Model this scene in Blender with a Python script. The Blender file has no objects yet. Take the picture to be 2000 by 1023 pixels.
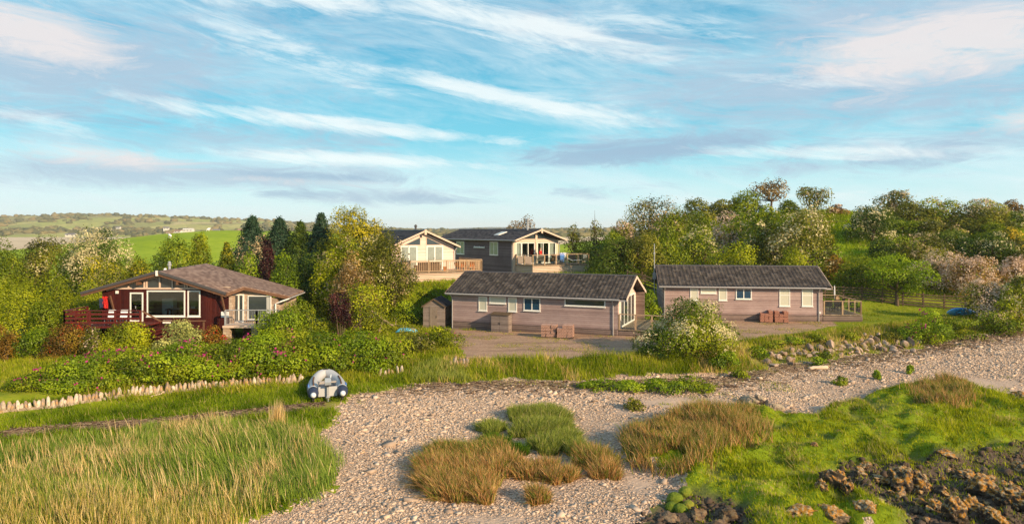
import bpy, math, random
import numpy as np
from mathutils import Vector, Matrix

# ------------------------------------------------------------------ basics
sc = bpy.context.scene
COL = sc.collection
FPX, HZ, CAMZ = 1351.0, 450.0, 8.5          # focal length and horizon row of the 2000 px photograph, camera height
PI = math.pi
rng = np.random.default_rng(11)

def ss(t):
    t = np.clip(t, 0, 1)
    return t * t * (3 - 2 * t)

def _hash(i):
    i = i.astype(np.uint64)
    i = (i ^ (i >> np.uint64(15))) * np.uint64(2246822519) & np.uint64(0xffffffff)
    i = (i ^ (i >> np.uint64(13))) * np.uint64(3266489917) & np.uint64(0xffffffff)
    return ((i ^ (i >> np.uint64(16))) & np.uint64(0xffffff)).astype(float) / float(0xffffff)

def vnoise(P, seed=0):
    """value noise in 0..1 for an (n, 2) or (n, 3) array"""
    P = np.asarray(P, float)
    if P.shape[1] == 2:
        P = np.column_stack([P, np.full(len(P), .37)])
    I = np.floor(P).astype(np.int64)
    f = P - I
    f = f * f * (3 - 2 * f)
    I = I + 100000
    out = 0
    for dx in (0, 1):
        for dy in (0, 1):
            for dz in (0, 1):
                k = (I[:, 0] + dx) * 73856093 ^ (I[:, 1] + dy) * 19349663 ^ (I[:, 2] + dz) * 83492791
                w = (f[:, 0] if dx else 1 - f[:, 0]) * (f[:, 1] if dy else 1 - f[:, 1]) * (f[:, 2] if dz else 1 - f[:, 2])
                out = out + w * _hash((k + seed * 1013) & 0xffffffff)
    return out

def fbm(P, oct=4, seed=0):
    P = np.asarray(P, float); o = 0; a = .5; s = 0
    for k in range(oct):
        o = o + a * vnoise(P * 2 ** k, seed + k * 7); s += a; a *= .5
    return o / s

# ------------------------------------------------------------------ terrain
YBX = [-70, -32, -23, -15, -11.4, -7, 7, 12.3, 15.3, 23.3, 27.8, 33.4, 38.5, 70]
YBY = [20, 26, 30.7, 34.8, 36.6, 37.2, 37.6, 38.6, 41.2, 45, 47.5, 50, 52, 60]
ZB = [.25, .25, .25, .3, .35, .4, .4, .45, .5, .5, .6, .85, 1.0, 1.0]
ZTX = [-60, -25, -18, -5, 12, 20, 30, 40]
ZT = [.7, .75, .9, .95, 1.2, 1.3, 1.45, 1.6]

def h0(x, y):
    x = np.asarray(x, float); y = np.asarray(y, float)
    yb = np.interp(x, YBX, YBY); zb = np.interp(x, YBX, ZB); zt = np.interp(x, ZTX, ZT)
    w = np.interp(x, [-12, -5, 10, 20, 40], [2.2, 3.6, 3.6, 4.2, 4])
    z = zb * np.clip(1 - (yb - y) / 17, 0, 1) ** 1.3
    z = np.where(y > yb, zb + (zt - zb) * ss((y - yb) / w), z)
    y0 = np.interp(x, [-14, -6, -2.5, 9, 16], [54, 55.2, 58.3, 56.5, 59])
    m = ss((x + 20) / 9) * (1 - .55 * ss((x - 8) / 9))
    z = z + 2.75 * m * ss((y - y0) / 5.2)
    z = z + (6.9 * np.exp(-((x + 72) / 46) ** 2) + .8) * ss((y - 66) / 118) * (1 - ss((x + 5) / 30))
    hill = (7.4 + 1.0 * np.exp(-((x - 44) / 9) ** 2)) * ss((y - 65.5) / 35) * ss((x - 7) / 24) - .09 * np.clip(y - 101, 0, 60) * ss((x - 9) / 26)
    z = z + hill
    far = ss((y - 215) / 130)
    return z * (1 - far) - 1.2 * far

def P(u, v, Y):
    return np.array([(u - 1000) / FPX * Y, Y, CAMZ - (v - HZ) / FPX * Y])

_YS = np.arange(14, 400, .1)
def G(u, v):
    """the point of the terrain seen at photo pixel (u, v)"""
    xs = (u - 1000) / FPX * _YS
    d = h0(xs, _YS) - (CAMZ - (v - HZ) / FPX * _YS)
    k = int(np.argmax(d >= 0))
    Y = _YS[k] if d[k] >= 0 else 399
    return np.array([(u - 1000) / FPX * Y, Y])

def poly_px(pts):
    return np.array([G(u, v) for u, v in pts])

def inpoly(x, y, poly):
    c = np.zeros(np.shape(x), bool)
    n = len(poly)
    for i in range(n):
        x1, y1 = poly[i]; x2, y2 = poly[i - 1]
        if y1 == y2: continue
        c ^= ((y1 > y) != (y2 > y)) & (x < (x2 - x1) * (y - y1) / (y2 - y1) + x1)
    return c

MARSH = poly_px([(1385, 802), (1430, 800), (1480, 803), (1560, 820), (1640, 800), (1700, 775), (1760, 757), (1860, 755), (1940, 768), (2010, 795), (2120, 830),
                 (2120, 900), (2000, 890), (1900, 897), (1820, 915), (1780, 925), (1700, 925), (1640, 940), (1640, 965), (1700, 980), (1780, 1015), (1770, 1040), (1480, 1060),
                 (1450, 990), (1400, 975), (1335, 962), (1325, 930), (1225, 900), (1222, 860), (1300, 835), (1340, 815)])
SHORE = [(655, 965), (645, 900), (605, 850), (655, 812), (655, 790), (705, 765), (760, 757), (820, 750), (920, 747), (1130, 742), (1250, 737),
         (1430, 730), (1500, 714), (1600, 704), (1700, 692), (1800, 678), (1900, 656), (2000, 644), (2100, 630), (2400, 620)]
BEACH = np.vstack([poly_px(SHORE), [[60, 40], [60, 8], [-6, 8], [-8.6, 20], [-7, 21.5], [-6.6, 23]]])
DRIVE = poly_px([(860, 642), (1215, 655), (1262, 652), (1300, 622), (1610, 623), (1640, 634), (1560, 650), (1440, 668), (1262, 690), (1100, 699), (910, 700), (885, 680)])
REEDS = np.vstack([poly_px([(650, 960), (640, 900), (600, 852), (545, 838), (380, 838), (250, 855), (100, 868), (0, 885), (-120, 900)]), [[-26, 17], [-7.5, 17], [-8.3, 20.2], [-7, 22]]])
ROCKY = poly_px([(1275, 985), (1330, 962), (1400, 975), (1455, 990), (1480, 1060), (1240, 1060)])
ROCKY2 = poly_px([(1640, 930), (1700, 905), (1820, 905), (1900, 893), (2010, 885), (2200, 900), (2200, 1080), (1740, 1060), (1790, 1010), (1700, 980), (1640, 965)])

GX0, GX1, GY0, GY1, GS = -48.0, 52.0, 12.0, 78.0, .25
gx = np.arange(GX0, GX1 + 1e-6, GS); gy = np.arange(GY0, GY1 + 1e-6, GS)
XX, YY = np.meshgrid(gx, gy)

def blur(A, k):
    for ax in (0, 1):
        c = np.cumsum(np.pad(A, [(k + 1, k) if a == ax else (0, 0) for a in (0, 1)], mode='edge'), axis=ax)
        n = A.shape[ax]
        A = (np.take(c, range(2 * k + 1, 2 * k + 1 + n), axis=ax) - np.take(c, range(0, n), axis=ax)) / (2 * k + 1)
    return A

flat = np.column_stack([XX.ravel(), YY.ravel()])
jx = XX + (fbm(flat * .9, 3, 5).reshape(XX.shape) - .5) * 1.3
jy = YY + (fbm(flat * .9, 3, 9).reshape(XX.shape) - .5) * 1.3
m_marsh = inpoly(jx, jy, MARSH).astype(float)
jyb = jy + (fbm(flat * .5 + 9, 4, 17).reshape(XX.shape) - .5) * 2.4 * (YY < 52)
m_beach = inpoly(jx, jyb, BEACH).astype(float)
m_drive = inpoly(jx, jy, DRIVE).astype(float)
m_rocky = np.maximum(inpoly(jx, jy, ROCKY), inpoly(jx, jy, ROCKY2)).astype(float)
marsh_soft = blur(m_marsh, 2)
lump = fbm(flat * .55, 3, 21).reshape(XX.shape)
lump2 = fbm(flat * 1.7, 3, 33).reshape(XX.shape)
BUMP = marsh_soft * (.18 + .8 * np.clip(lump - .38, 0, 1) + .27 * np.clip((lump2 - .47) * 4, -.8, 1))
BUMP += blur(m_rocky, 3) * (lump2 - .45) * .7 * (YY < 32)
BUMP += (fbm(flat * .35, 4, 3).reshape(XX.shape) - .5) * .14 * (m_beach * .9 + .7) + (fbm(flat * 2.2, 2, 8).reshape(XX.shape) - .5) * .05
HG = h0(XX, YY) + BUMP
HG -= .08 * (m_beach) * (1 - m_marsh)

def H(x, y):
    x = np.asarray(x, float); y = np.asarray(y, float)
    fx = np.clip((x - GX0) / GS, 0, len(gx) - 1.001); fy = np.clip((y - GY0) / GS, 0, len(gy) - 1.001)
    i = fx.astype(int); j = fy.astype(int); a = fx - i; b = fy - j
    z = (HG[j, i] * (1 - a) + HG[j, i + 1] * a) * (1 - b) + (HG[j + 1, i] * (1 - a) + HG[j + 1, i + 1] * a) * b
    inside = (x > GX0) & (x < GX1 - .3) & (y > GY0) & (y < GY1 - .3)
    return np.where(inside, z, h0(x, y))

def sample_mask(M, x, y):
    i = np.clip(np.round((x - GX0) / GS).astype(int), 0, len(gx) - 1); j = np.clip(np.round((y - GY0) / GS).astype(int), 0, len(gy) - 1)
    return M[j, i]

# ------------------------------------------------------------------ object helpers
def finish(o, parent=None, label=None, cat=None, group=None, kind=None):
    COL.objects.link(o)
    if parent is not None: o.parent = parent
    return tag(o, label, cat, group, kind)

def tag(o, label=None, cat=None, group=None, kind=None):
    if label: o['label'] = label
    if cat: o['category'] = cat
    if group: o['group'] = group
    if kind: o['kind'] = kind
    return o

def npmesh(name, V, F, mat, parent=None, attrs=None, smooth=False, **kw):
    """mesh from numpy arrays; F is one (m, k) array or a list of them"""
    V = np.asarray(V, np.float32)
    Fs = F if isinstance(F, list) else [F]
    Fs = [np.asarray(f, np.int32) for f in Fs if len(f)]
    me = bpy.data.meshes.new(name)
    me.vertices.add(len(V)); me.vertices.foreach_set('co', V.ravel())
    nl = sum(f.size for f in Fs); npoly = sum(len(f) for f in Fs)
    me.loops.add(nl); me.polygons.add(npoly)
    me.loops.foreach_set('vertex_index', np.concatenate([f.ravel() for f in Fs]))
    tot = np.concatenate([np.full(len(f), f.shape[1], np.int32) for f in Fs])
    st = np.concatenate([[0], np.cumsum(tot)[:-1]]).astype(np.int32)
    me.polygons.foreach_set('loop_start', st)
    if smooth: me.polygons.foreach_set('use_smooth', np.ones(npoly, bool))
    me.update(calc_edges=True)
    for k, a in (attrs or {}).items():
        at = me.attributes.new(k, 'FLOAT', 'POINT'); at.data.foreach_set('value', np.asarray(a, np.float32))
    if mat: me.materials.append(mat)
    o = bpy.data.objects.new(name, me)
    return finish(o, parent, **kw)

def empty(name, loc=(0, 0, 0), rz=0, **kw):
    o = bpy.data.objects.new(name, None); o.empty_display_size = .3
    o.location = loc; o.rotation_euler = (0, 0, rz)
    return finish(o, None, **kw)

class MB:
    """collects simple solids and links them as one mesh"""
    def __init__(s): s.V = []; s.F = []; s.n = 0
    def add(s, V, F):
        s.V += [tuple(map(float, v)) for v in V]; s.F += [tuple(i + s.n for i in f) for f in F]; s.n += len(V); return s
    def box(s, x0, x1, y0, y1, z0, z1):
        V = [(x0, y0, z0), (x1, y0, z0), (x1, y1, z0), (x0, y1, z0), (x0, y0, z1), (x1, y0, z1), (x1, y1, z1), (x0, y1, z1)]
        return s.add(V, [(0, 3, 2, 1), (4, 5, 6, 7), (0, 1, 5, 4), (1, 2, 6, 5), (2, 3, 7, 6), (3, 0, 4, 7)])
    def bar(s, p, q, w, t, up=(0, 0, 1)):
        p = Vector(p); q = Vector(q); d = (q - p).normalized(); u = Vector(up)
        if abs(d.dot(u)) > .98: u = Vector((0, 1, 0))
        a = d.cross(u).normalized() * w / 2; b = a.cross(d).normalized() * t / 2
        V = [p - a - b, p + a - b, p + a + b, p - a + b, q - a - b, q + a - b, q + a + b, q - a + b]
        return s.add(V, [(0, 3, 2, 1), (4, 5, 6, 7), (0, 1, 5, 4), (1, 2, 6, 5), (2, 3, 7, 6), (3, 0, 4, 7)])
    def prism(s, poly, v):
        """poly: list of 3D points, extruded by v"""
        n = len(poly); v = Vector(v); A = [Vector(p) for p in poly]; B = [p + v for p in A]
        F = [tuple(range(n))[::-1], tuple(range(n, 2 * n))] + [(i, (i + 1) % n, n + (i + 1) % n, n + i) for i in range(n)]
        return s.add(A + B, F)
    def tube(s, pts, rad, n=8, cap=True):
        pts = [Vector(p) for p in pts]; m = len(pts)
        if not hasattr(rad, '__len__'): rad = [rad] * m
        V = []; ref = None
        for i, p in enumerate(pts):
            d = (pts[min(i + 1, m - 1)] - pts[max(i - 1, 0)]).normalized()
            if ref is None: ref = Vector((1, 0, 0)) if abs(d.x) < .8 else Vector((0, 0, 1))
            a = (ref - d * ref.dot(d)).normalized(); ref = a; b = d.cross(a)
            V += [p + (a * math.cos(2 * PI * k / n) + b * math.sin(2 * PI * k / n)) * rad[i] for k in range(n)]
        F = [(i * n + k, i * n + (k + 1) % n, (i + 1) * n + (k + 1) % n, (i + 1) * n + k) for i in range(m - 1) for k in range(n)]
        if cap: F += [tuple(range(n))[::-1], tuple(range((m - 1) * n, m * n))]
        return s.add(V, F)
    def lathe(s, prof, c=(0, 0, 0), n=16):
        V = [(c[0] + r * math.cos(2 * PI * k / n), c[1] + r * math.sin(2 * PI * k / n), c[2] + z) for r, z in prof for k in range(n)]
        m = len(prof)
        F = [(i * n + k, i * n + (k + 1) % n, (i + 1) * n + (k + 1) % n, (i + 1) * n + k) for i in range(m - 1) for k in range(n)]
        F += [tuple(range(n))[::-1], tuple(range((m - 1) * n, m * n))]
        return s.add(V, F)
    def build(s, name, mat, parent=None, smooth=False, **kw):
        me = bpy.data.meshes.new(name); me.from_pydata(s.V, [], s.F); me.update()
        if smooth: me.polygons.foreach_set('use_smooth', [True] * len(me.polygons))
        me.materials.append(mat)
        return finish(bpy.data.objects.new(name, me), parent, **kw)

# ------------------------------------------------------------------ materials
class NT:
    def __init__(s, nt): s.nt = nt; nt.nodes.clear()
    def n(s, t, **kw):
        d = s.nt.nodes.new(t)
        for k, v in kw.items():
            if k == 'i':
                for a, b in v.items(): s.put(d, a, b)
            else: setattr(d, k, v)
        return d
    def put(s, d, key, val):
        sock = d.inputs[key]
        if isinstance(val, bpy.types.NodeSocket): s.nt.links.new(val, sock)
        else: sock.default_value = val
    def m(s, op, a, b=0.0, c=None, clamp=False):
        d = s.n('ShaderNodeMath', operation=op, use_clamp=clamp); s.put(d, 0, a); s.put(d, 1, b)
        if c is not None: s.put(d, 2, c)
        return d.outputs[0]
    def ramp(s, f, stops, interp='LINEAR'):
        d = s.n('ShaderNodeValToRGB'); d.color_ramp.interpolation = interp
        while len(d.color_ramp.elements) < len(stops): d.color_ramp.elements.new(.5)
        for e, (p, c) in zip(d.color_ramp.elements, stops):
            e.position = p; e.color = (c[0], c[1], c[2], 1) if hasattr(c, '__len__') else (c, c, c, 1)
        s.put(d, 0, f); return d.outputs[0]
    def mix(s, f, a, b, mode='MIX'):
        d = s.n('ShaderNodeMix', data_type='RGBA', blend_type=mode)
        s.put(d, 0, f)
        for k, v in ((6, a), (7, b)):
            s.put(d, k, (*v, 1) if isinstance(v, tuple) and len(v) == 3 else v)
        return d.outputs[2]
    def noise(s, vec, scale, detail=4, rough=.55, out=0, dist=0):
        d = s.n('ShaderNodeTexNoise', i={'Scale': scale, 'Detail': detail, 'Roughness': rough, 'Distortion': dist})
        if vec is not None: s.put(d, 'Vector', vec)
        return d.outputs[out]
    def scl(s, vec, v):
        d = s.n('ShaderNodeMapping'); s.put(d, 'Vector', vec); d.inputs['Scale'].default_value = v; return d.outputs[0]
    def attr(s, name): return s.n('ShaderNodeAttribute', attribute_name=name).outputs['Fac']
    def sep(s, vec):
        d = s.n('ShaderNodeSeparateXYZ'); s.put(d, 0, vec); return d.outputs
    def comb(s, x, y, z):
        d = s.n('ShaderNodeCombineXYZ'); s.put(d, 0, x); s.put(d, 1, y); s.put(d, 2, z); return d.outputs[0]

def lin(r, g, b):
    f = lambda c: (c / 255 / 12.92) if c / 255 <= .04045 else ((c / 255 + .055) / 1.055) ** 2.4
    return (f(r), f(g), f(b))

def new_mat(name):
    m = bpy.data.materials.new(name); m.use_nodes = True
    return m, NT(m.node_tree)

def out(t, sh):
    o = t.n('ShaderNodeOutputMaterial'); t.nt.links.new(sh, o.inputs['Surface'])

def bsdf(t, col, rough=.8, spec=.3, bump=None, bstr=.3, bdist=.02, **kw):
    b = t.n('ShaderNodeBsdfPrincipled')
    t.put(b, 'Base Color', (*col, 1) if isinstance(col, tuple) and len(col) == 3 else col)
    t.put(b, 'Roughness', rough); b.inputs['Specular IOR Level'].default_value = spec
    for k, v in kw.items(): t.put(b, k.replace('_', ' '), v)
    if bump is not None:
        d = t.n('ShaderNodeBump', i={'Strength': bstr, 'Distance': bdist}); t.put(d, 'Height', bump); t.put(b, 'Normal', d.outputs[0])
    return b.outputs[0]

def plain(name, col, rough=.7, spec=.3, var=.25, scale=6, **kw):
    m, t = new_mat(name); oc = t.n('ShaderNodeTexCoord').outputs['Object']
    n = t.noise(oc, scale, 5, .6)
    c = t.mix(n, tuple(x * (1 - var) for x in col), tuple(min(1, x * (1 + var)) for x in col))
    out(t, bsdf(t, c, rough, spec, n, .15, .01, **kw)); return m

def boards(name, c1, c2, c3, pitch=.14, axis=2, rough=.85, grain=(2.2, 2.2, 26), gap=.12, wear=.5):
    """weathered boards: per-board tone, grain along the board, dark joints"""
    m, t = new_mat(name); oc = t.n('ShaderNodeTexCoord').outputs['Object']
    x = t.sep(oc)[axis]
    q = t.m('DIVIDE', x, pitch); fl = t.m('FLOOR', q); fr = t.m('SUBTRACT', q, fl)
    wn = t.n('ShaderNodeTexWhiteNoise', noise_dimensions='1D'); t.put(wn, 'W', fl)
    g = t.noise(t.scl(oc, grain), 1.0, 6, .65)
    g2 = t.noise(oc, .55, 5, .65)
    f = t.m('ADD', t.m('MULTIPLY', wn.outputs[0], .32), t.m('MULTIPLY', g, .68))
    col = t.ramp(f, [(.22, c1), (.5, c2), (.8, c3)])
    col = t.mix(t.m('MULTIPLY', t.ramp(g2, [(.4, 0), (.68, 1)]), wear), col, c1)
    j = t.m('LESS_THAN', fr, gap)
    col = t.mix(t.m('MULTIPLY', j, .6), col, tuple(c * .22 for c in c1))
    hgt = t.m('ADD', fr, t.m('MULTIPLY', g, .5))
    out(t, bsdf(t, col, rough, .2, hgt, .55, .02)); return m

def leafmat(name, c0, c1, c2, flower=(.7, .62, .45), trans=.36):
    """foliage: tone by the leaf's own random value, petals where 'flw' is set"""
    m, t = new_mat(name)
    r = t.attr('rnd'); f = t.attr('flw')
    col = t.ramp(r, [(.08, c0), (.5, c1), (.95, c2)])
    col = t.mix(f, col, (*flower, 1))
    d = t.n('ShaderNodeBsdfDiffuse'); t.put(d, 0, col)
    tr = t.n('ShaderNodeBsdfTranslucent'); t.put(tr, 0, col)
    g = t.n('ShaderNodeBsdfGlossy', i={'Roughness': .5}); t.put(g, 0, (.5, .5, .4, 1))
    m1 = t.n('ShaderNodeMixShader'); t.put(m1, 0, trans); t.nt.links.new(d.outputs[0], m1.inputs[1]); t.nt.links.new(tr.outputs[0], m1.inputs[2])
    m2 = t.n('ShaderNodeMixShader'); t.put(m2, 0, .035); t.nt.links.new(m1.outputs[0], m2.inputs[1]); t.nt.links.new(g.outputs[0], m2.inputs[2])
    out(t, m2.outputs[0]); return m

def glass(name, tint=(.9, .95, .95)):
    m, t = new_mat(name)
    lw = t.n('ShaderNodeFresnel', i={'IOR': 1.5})
    tr = t.n('ShaderNodeBsdfTransparent'); tr.inputs[0].default_value = (*tint, 1)
    gl = t.n('ShaderNodeBsdfGlossy', i={'Roughness': .02})
    mx = t.n('ShaderNodeMixShader'); t.put(mx, 0, t.m('MULTIPLY', lw.outputs[0], 1.6, clamp=True))
    t.nt.links.new(tr.outputs[0], mx.inputs[1]); t.nt.links.new(gl.outputs[0], mx.inputs[2])
    out(t, mx.outputs[0]); return m

def tilemat(name, c0, c1, c2, lichen=(.35, .3, .2), la=.5):
    m, t = new_mat(name); oc = t.n('ShaderNodeTexCoord').outputs['Object']
    r = t.attr('rnd'); n = t.noise(oc, 7, 6, .7); n2 = t.noise(oc, 1.1, 5, .7)
    col = t.ramp(t.m('ADD', t.m('MULTIPLY', r, .5), t.m('MULTIPLY', n, .5)), [(.2, c0), (.5, c1), (.8, c2)])
    sp = t.noise(oc, 16, 4, .7)
    col = t.mix(t.m('MULTIPLY', t.ramp(t.m('ADD', t.m('MULTIPLY', sp, .7), t.m('MULTIPLY', n2, .3)), [(.55, 0), (.68, 1)]), la), col, lichen)
    out(t, bsdf(t, col, .8, .3, n, .4, .02)); return m

M = {}
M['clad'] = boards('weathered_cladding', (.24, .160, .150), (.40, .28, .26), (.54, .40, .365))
M['clad_dark'] = boards('grey_cladding', (.10, .075, .085), (.165, .125, .14), (.245, .195, .21))
M['clad_pale'] = boards('cream_cladding', (.66, .45, .375), (.80, .575, .49), (.88, .69, .60), gap=.06, wear=.25)
M['clad_red'] = boards('red_stained_boards', (.026, .004, .004), (.058, .008, .006), (.10, .018, .012), pitch=.16, axis=0, grain=(24, 2, 1.6), gap=.09, wear=.3)
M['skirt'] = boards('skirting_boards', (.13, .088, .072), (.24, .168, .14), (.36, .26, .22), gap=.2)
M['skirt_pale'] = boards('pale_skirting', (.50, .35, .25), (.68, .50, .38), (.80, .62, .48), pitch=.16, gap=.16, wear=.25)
M['shed'] = boards('shed_boards', (.15, .115, .10), (.24, .185, .162), (.34, .27, .235), pitch=.13)
M['deck'] = boards('deck_boards', (.20, .14, .09), (.32, .235, .16), (.45, .34, .24), pitch=.14, axis=0, grain=(20, 1.5, 2))
M['timber'] = plain('rail_timber', (.42, .28, .17), .8, .2, .35, 9)
M['timber_pale'] = plain('pale_rail_timber', (.64, .465, .36), .8, .2, .3, 9)
M['timber_dark'] = plain('fence_timber', (.115, .078, .048), .9, .15, .45, 7)
M['red_timber'] = plain('red_rail_timber', (.105, .013, .009), .55, .35, .4, 9)
M['brown_beam'] = plain('brown_beam', (.14, .066, .035), .7, .3, .35, 8)
M['white'] = plain('white_frame', (.78, .74, .68), .45, .4, .06, 5)
M['gutter'] = plain('grey_gutter', (.38, .35, .34), .5, .4, .15, 5)
M['black'] = plain('black_metal', (.02, .02, .022), .45, .5, .3, 10)
M['steel'] = plain('steel_grey', (.32, .32, .33), .4, .5, .2, 10)
M['flue'] = plain('flue_metal', (.07, .06, .06), .5, .5, .3, 10)
M['blind'] = plain('blind_behind_glass', (.56, .53, .42), .35, .5, .08, 3, Coat_Weight=.6, Coat_Roughness=.03)
M['pane_curtain'] = plain('pane_with_curtain', (.27, .29, .25), .12, .6, .35, 4, Coat_Weight=.6, Coat_Roughness=.02)
M['pane_blue'] = plain('blue_reflecting_pane', (.012, .05, .10), .08, .6, .3, 2, Coat_Weight=.5, Coat_Roughness=.02)
M['pane_dark'] = plain('dark_pane', (.035, .045, .05), .08, .6, .4, 1.5, Coat_Weight=.6, Coat_Roughness=.02)
M['glass'] = glass('clear_glass')
M['room'] = plain('room_lining', (.55, .40, .28), .8, .2, .25, 2)
M['room_pale'] = plain('pale_room_lining', (.5, .44, .36), .8, .2, .15, 2)
M['curtain'] = boards('curtain_cloth', (.38, .36, .31), (.5, .48, .43), (.62, .6, .55), pitch=.11, axis=0, grain=(8, 8, 1), gap=.05, wear=.1)
M['tile'] = tilemat('roof_tiles', (.019, .015, .014), (.048, .038, .035), (.095, .076, .065))
M['tile_slate'] = tilemat('dark_roof_tiles', (.035, .028, .03), (.06, .05, .052), (.10, .085, .085), la=.2)
M['felt'] = tilemat('felt_shingles', (.105, .056, .038), (.205, .122, .086), (.31, .205, .15), (.40, .29, .22), .55)
M['felt_black'] = plain('shed_felt', (.022, .02, .026), .9, .2, .4, 12)
M['red_cloth'] = plain('red_cloth', (.55, .02, .014), .7, .3, .2, 12)
M['orange_cloth'] = plain('orange_cloth', (.62, .17, .03), .7, .3, .2, 12)
M['blue_cloth'] = plain('blue_cloth', (.12, .26, .62), .8, .2, .2, 9)
M['white_cloth'] = plain('white_cloth', (.75, .74, .74), .8, .2, .08, 9)
M['navy_cloth'] = plain('navy_cloth', (.03, .04, .08), .8, .2, .2, 9)
M['wicker'] = plain('grey_wicker', (.17, .14, .12), .8, .3, .5, 30)
M['brown_wicker'] = plain('brown_wicker', (.13, .075, .045), .8, .3, .5, 30)
M['grey_fabric'] = plain('grey_sling_fabric', (.24, .22, .2), .8, .2, .25, 14)
M['skin'] = plain('skin', (.55, .32, .22), .55, .3, .08, 12)
M['hair'] = plain('hair', (.07, .04, .025), .7, .3, .3, 30)
M['pvc'] = plain('pale_grey_hull_fabric', (.43, .425, .43), .5, .35, .08, 5)
M['pvc_navy'] = plain('navy_hull_fabric', (.03, .038, .075), .5, .35, .15, 5)
M['pvc_floor'] = plain('inflatable_floor', (.44, .37, .31), .6, .3, .12, 6)
M['rubber'] = plain('black_rubber', (.025, .022, .022), .8, .3, .2, 10)
M['engine'] = plain('engine_cowling', (.30, .32, .35), .35, .5, .12, 5)
M['kayak'] = None
M['drift'] = plain('driftwood', (.62, .46, .33), .9, .2, .3, 7)
M['drift_dark'] = plain('dark_driftwood', (.2, .13, .085), .9, .2, .4, 7)
M['plastic_white'] = plain('white_plastic', (.72, .72, .7), .45, .4, .05, 5)

def brickmat(name, c0, c1, c2, bw, bh, mortar, stone=False):
    m, t = new_mat(name); oc = t.n('ShaderNodeTexCoord').outputs['Object']
    s = t.sep(oc)
    v = t.comb(t.m('ADD', s[0], s[1]), s[2], 0.0)
    b = t.n('ShaderNodeTexBrick', i={'Scale': 1.0, 'Brick Width': bw, 'Row Height': bh, 'Mortar Size': .012, 'Mortar Smooth': .3, 'Bias': 0.0})
    t.put(b, 'Vector', v); b.inputs['Color1'].default_value = (0, 0, 0, 1); b.inputs['Color2'].default_value = (1, 1, 1, 1); b.inputs['Mortar'].default_value = (.5, .5, .5, 1)
    if stone: b.offset_frequency = 2; b.squash = .7; b.squash_frequency = 3
    n = t.noise(oc, 9, 5, .7)
    col = t.ramp(t.m('ADD', t.m('MULTIPLY', t.m('MULTIPLY', b.outputs['Color'], 1.0), .55), t.m('MULTIPLY', n, .45)), [(.12, c0), (.5, c1), (.85, c2)])
    col = t.mix(b.outputs['Fac'], col, mortar)
    hh = t.m('SUBTRACT', n, t.m('MULTIPLY', b.outputs['Fac'], 1.2))
    out(t, bsdf(t, col, .9, .2, hh, .6, .02)); return m
M['stone_wall'] = brickmat('stone_cladding', (.22, .145, .10), (.42, .295, .21), (.56, .43, .32), .42, .17, (.34, .26, .2), True)
M['pavers'] = brickmat('concrete_block_pavers', (.34, .19, .145), (.46, .275, .21), (.58, .37, .29), .2, .085, (.16, .09, .07))
M['pavers_red'] = brickmat('red_block_pavers', (.36, .155, .10), (.46, .21, .145), (.55, .28, .2), .2, .085, (.17, .08, .06))

def stonemat(name, cs, lichen=None, la=0., scale=5, lscale=4):
    m, t = new_mat(name); oc = t.n('ShaderNodeTexCoord').outputs['Object']
    oi = t.n('ShaderNodeObjectInfo').outputs['Random']
    n = t.noise(oc, scale, 8, .68); n2 = t.noise(oc, scale * 5, 4, .7)
    col = t.ramp(t.m('ADD', t.m('MULTIPLY', n, .7), t.m('MULTIPLY', oi, .3)), [(.25, cs[0]), (.45, cs[1]), (.65, cs[2])])
    if lichen:
        nz = t.sep(t.n('ShaderNodeNewGeometry').outputs['Normal'])[2]
        l1 = t.noise(oc, lscale, 7, .72)
        k = t.m('ADD', l1, t.m('MULTIPLY', nz, .16))
        col = t.mix(t.m('MULTIPLY', t.ramp(k, [(.55, 0), (.61, 1)]), la), col, t.ramp(n2, [(.3, tuple(c * .5 for c in lichen)), (.65, lichen)]))
        l2 = t.noise(t.scl(oc, (1.3, 1.3, 1.3)), lscale * 2.1, 6, .7)
        col = t.mix(t.m('MULTIPLY', t.ramp(t.m('ADD', l2, t.m('MULTIPLY', nz, .12)), [(.59, 0), (.65, 1)]), .8 * la), col, (.38, .32, .21, 1))
    out(t, bsdf(t, col, .92, .2, t.m('ADD', n, t.m('MULTIPLY', n2, .4)), .7, .04)); return m
M['boulder'] = stonemat('bank_boulder_stone', [(.15, .095, .068), (.30, .205, .145), (.45, .325, .245)])
M['kerb'] = stonemat('kerb_stone', [(.15, .10, .07), (.33, .245, .18), (.66, .57, .47)], (.60, .26, .035), .55, 4, 3)
M['lichen_rock'] = stonemat('lichen_rock', [(.028, .019, .014), (.078, .055, .039), (.16, .118, .085)], (.46, .20, .022), .9, 4, 4.2)
M['dark_rock'] = stonemat('dark_shore_rock', [(.022, .016, .014), (.06, .042, .034), (.14, .10, .078)], (.40, .2, .03), .25, 3, 3)
M['outcrop'] = stonemat('pale_outcrop_rock', [(.10, .07, .05), (.25, .18, .13), (.44, .34, .26)], (.45, .36, .2), .3, 4, 4)

def kayakmat():
    m, t = new_mat('blue_kayak_plastic'); oc = t.n('ShaderNodeTexCoord').outputs['Object']
    x = t.sep(oc)[0]
    c = t.ramp(t.m('ADD', t.m('MULTIPLY', x, .28), .5), [(.12, (.30, .55, .68)), (.38, (.03, .28, .62)), (.8, (.02, .13, .5))])
    out(t, bsdf(t, c, .35, .5)); return m
M['kayak'] = kayakmat()
M['kayak_pale'] = plain('pale_blue_kayak_plastic', (.12, .48, .72), .4, .5, .15, 3)

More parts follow.
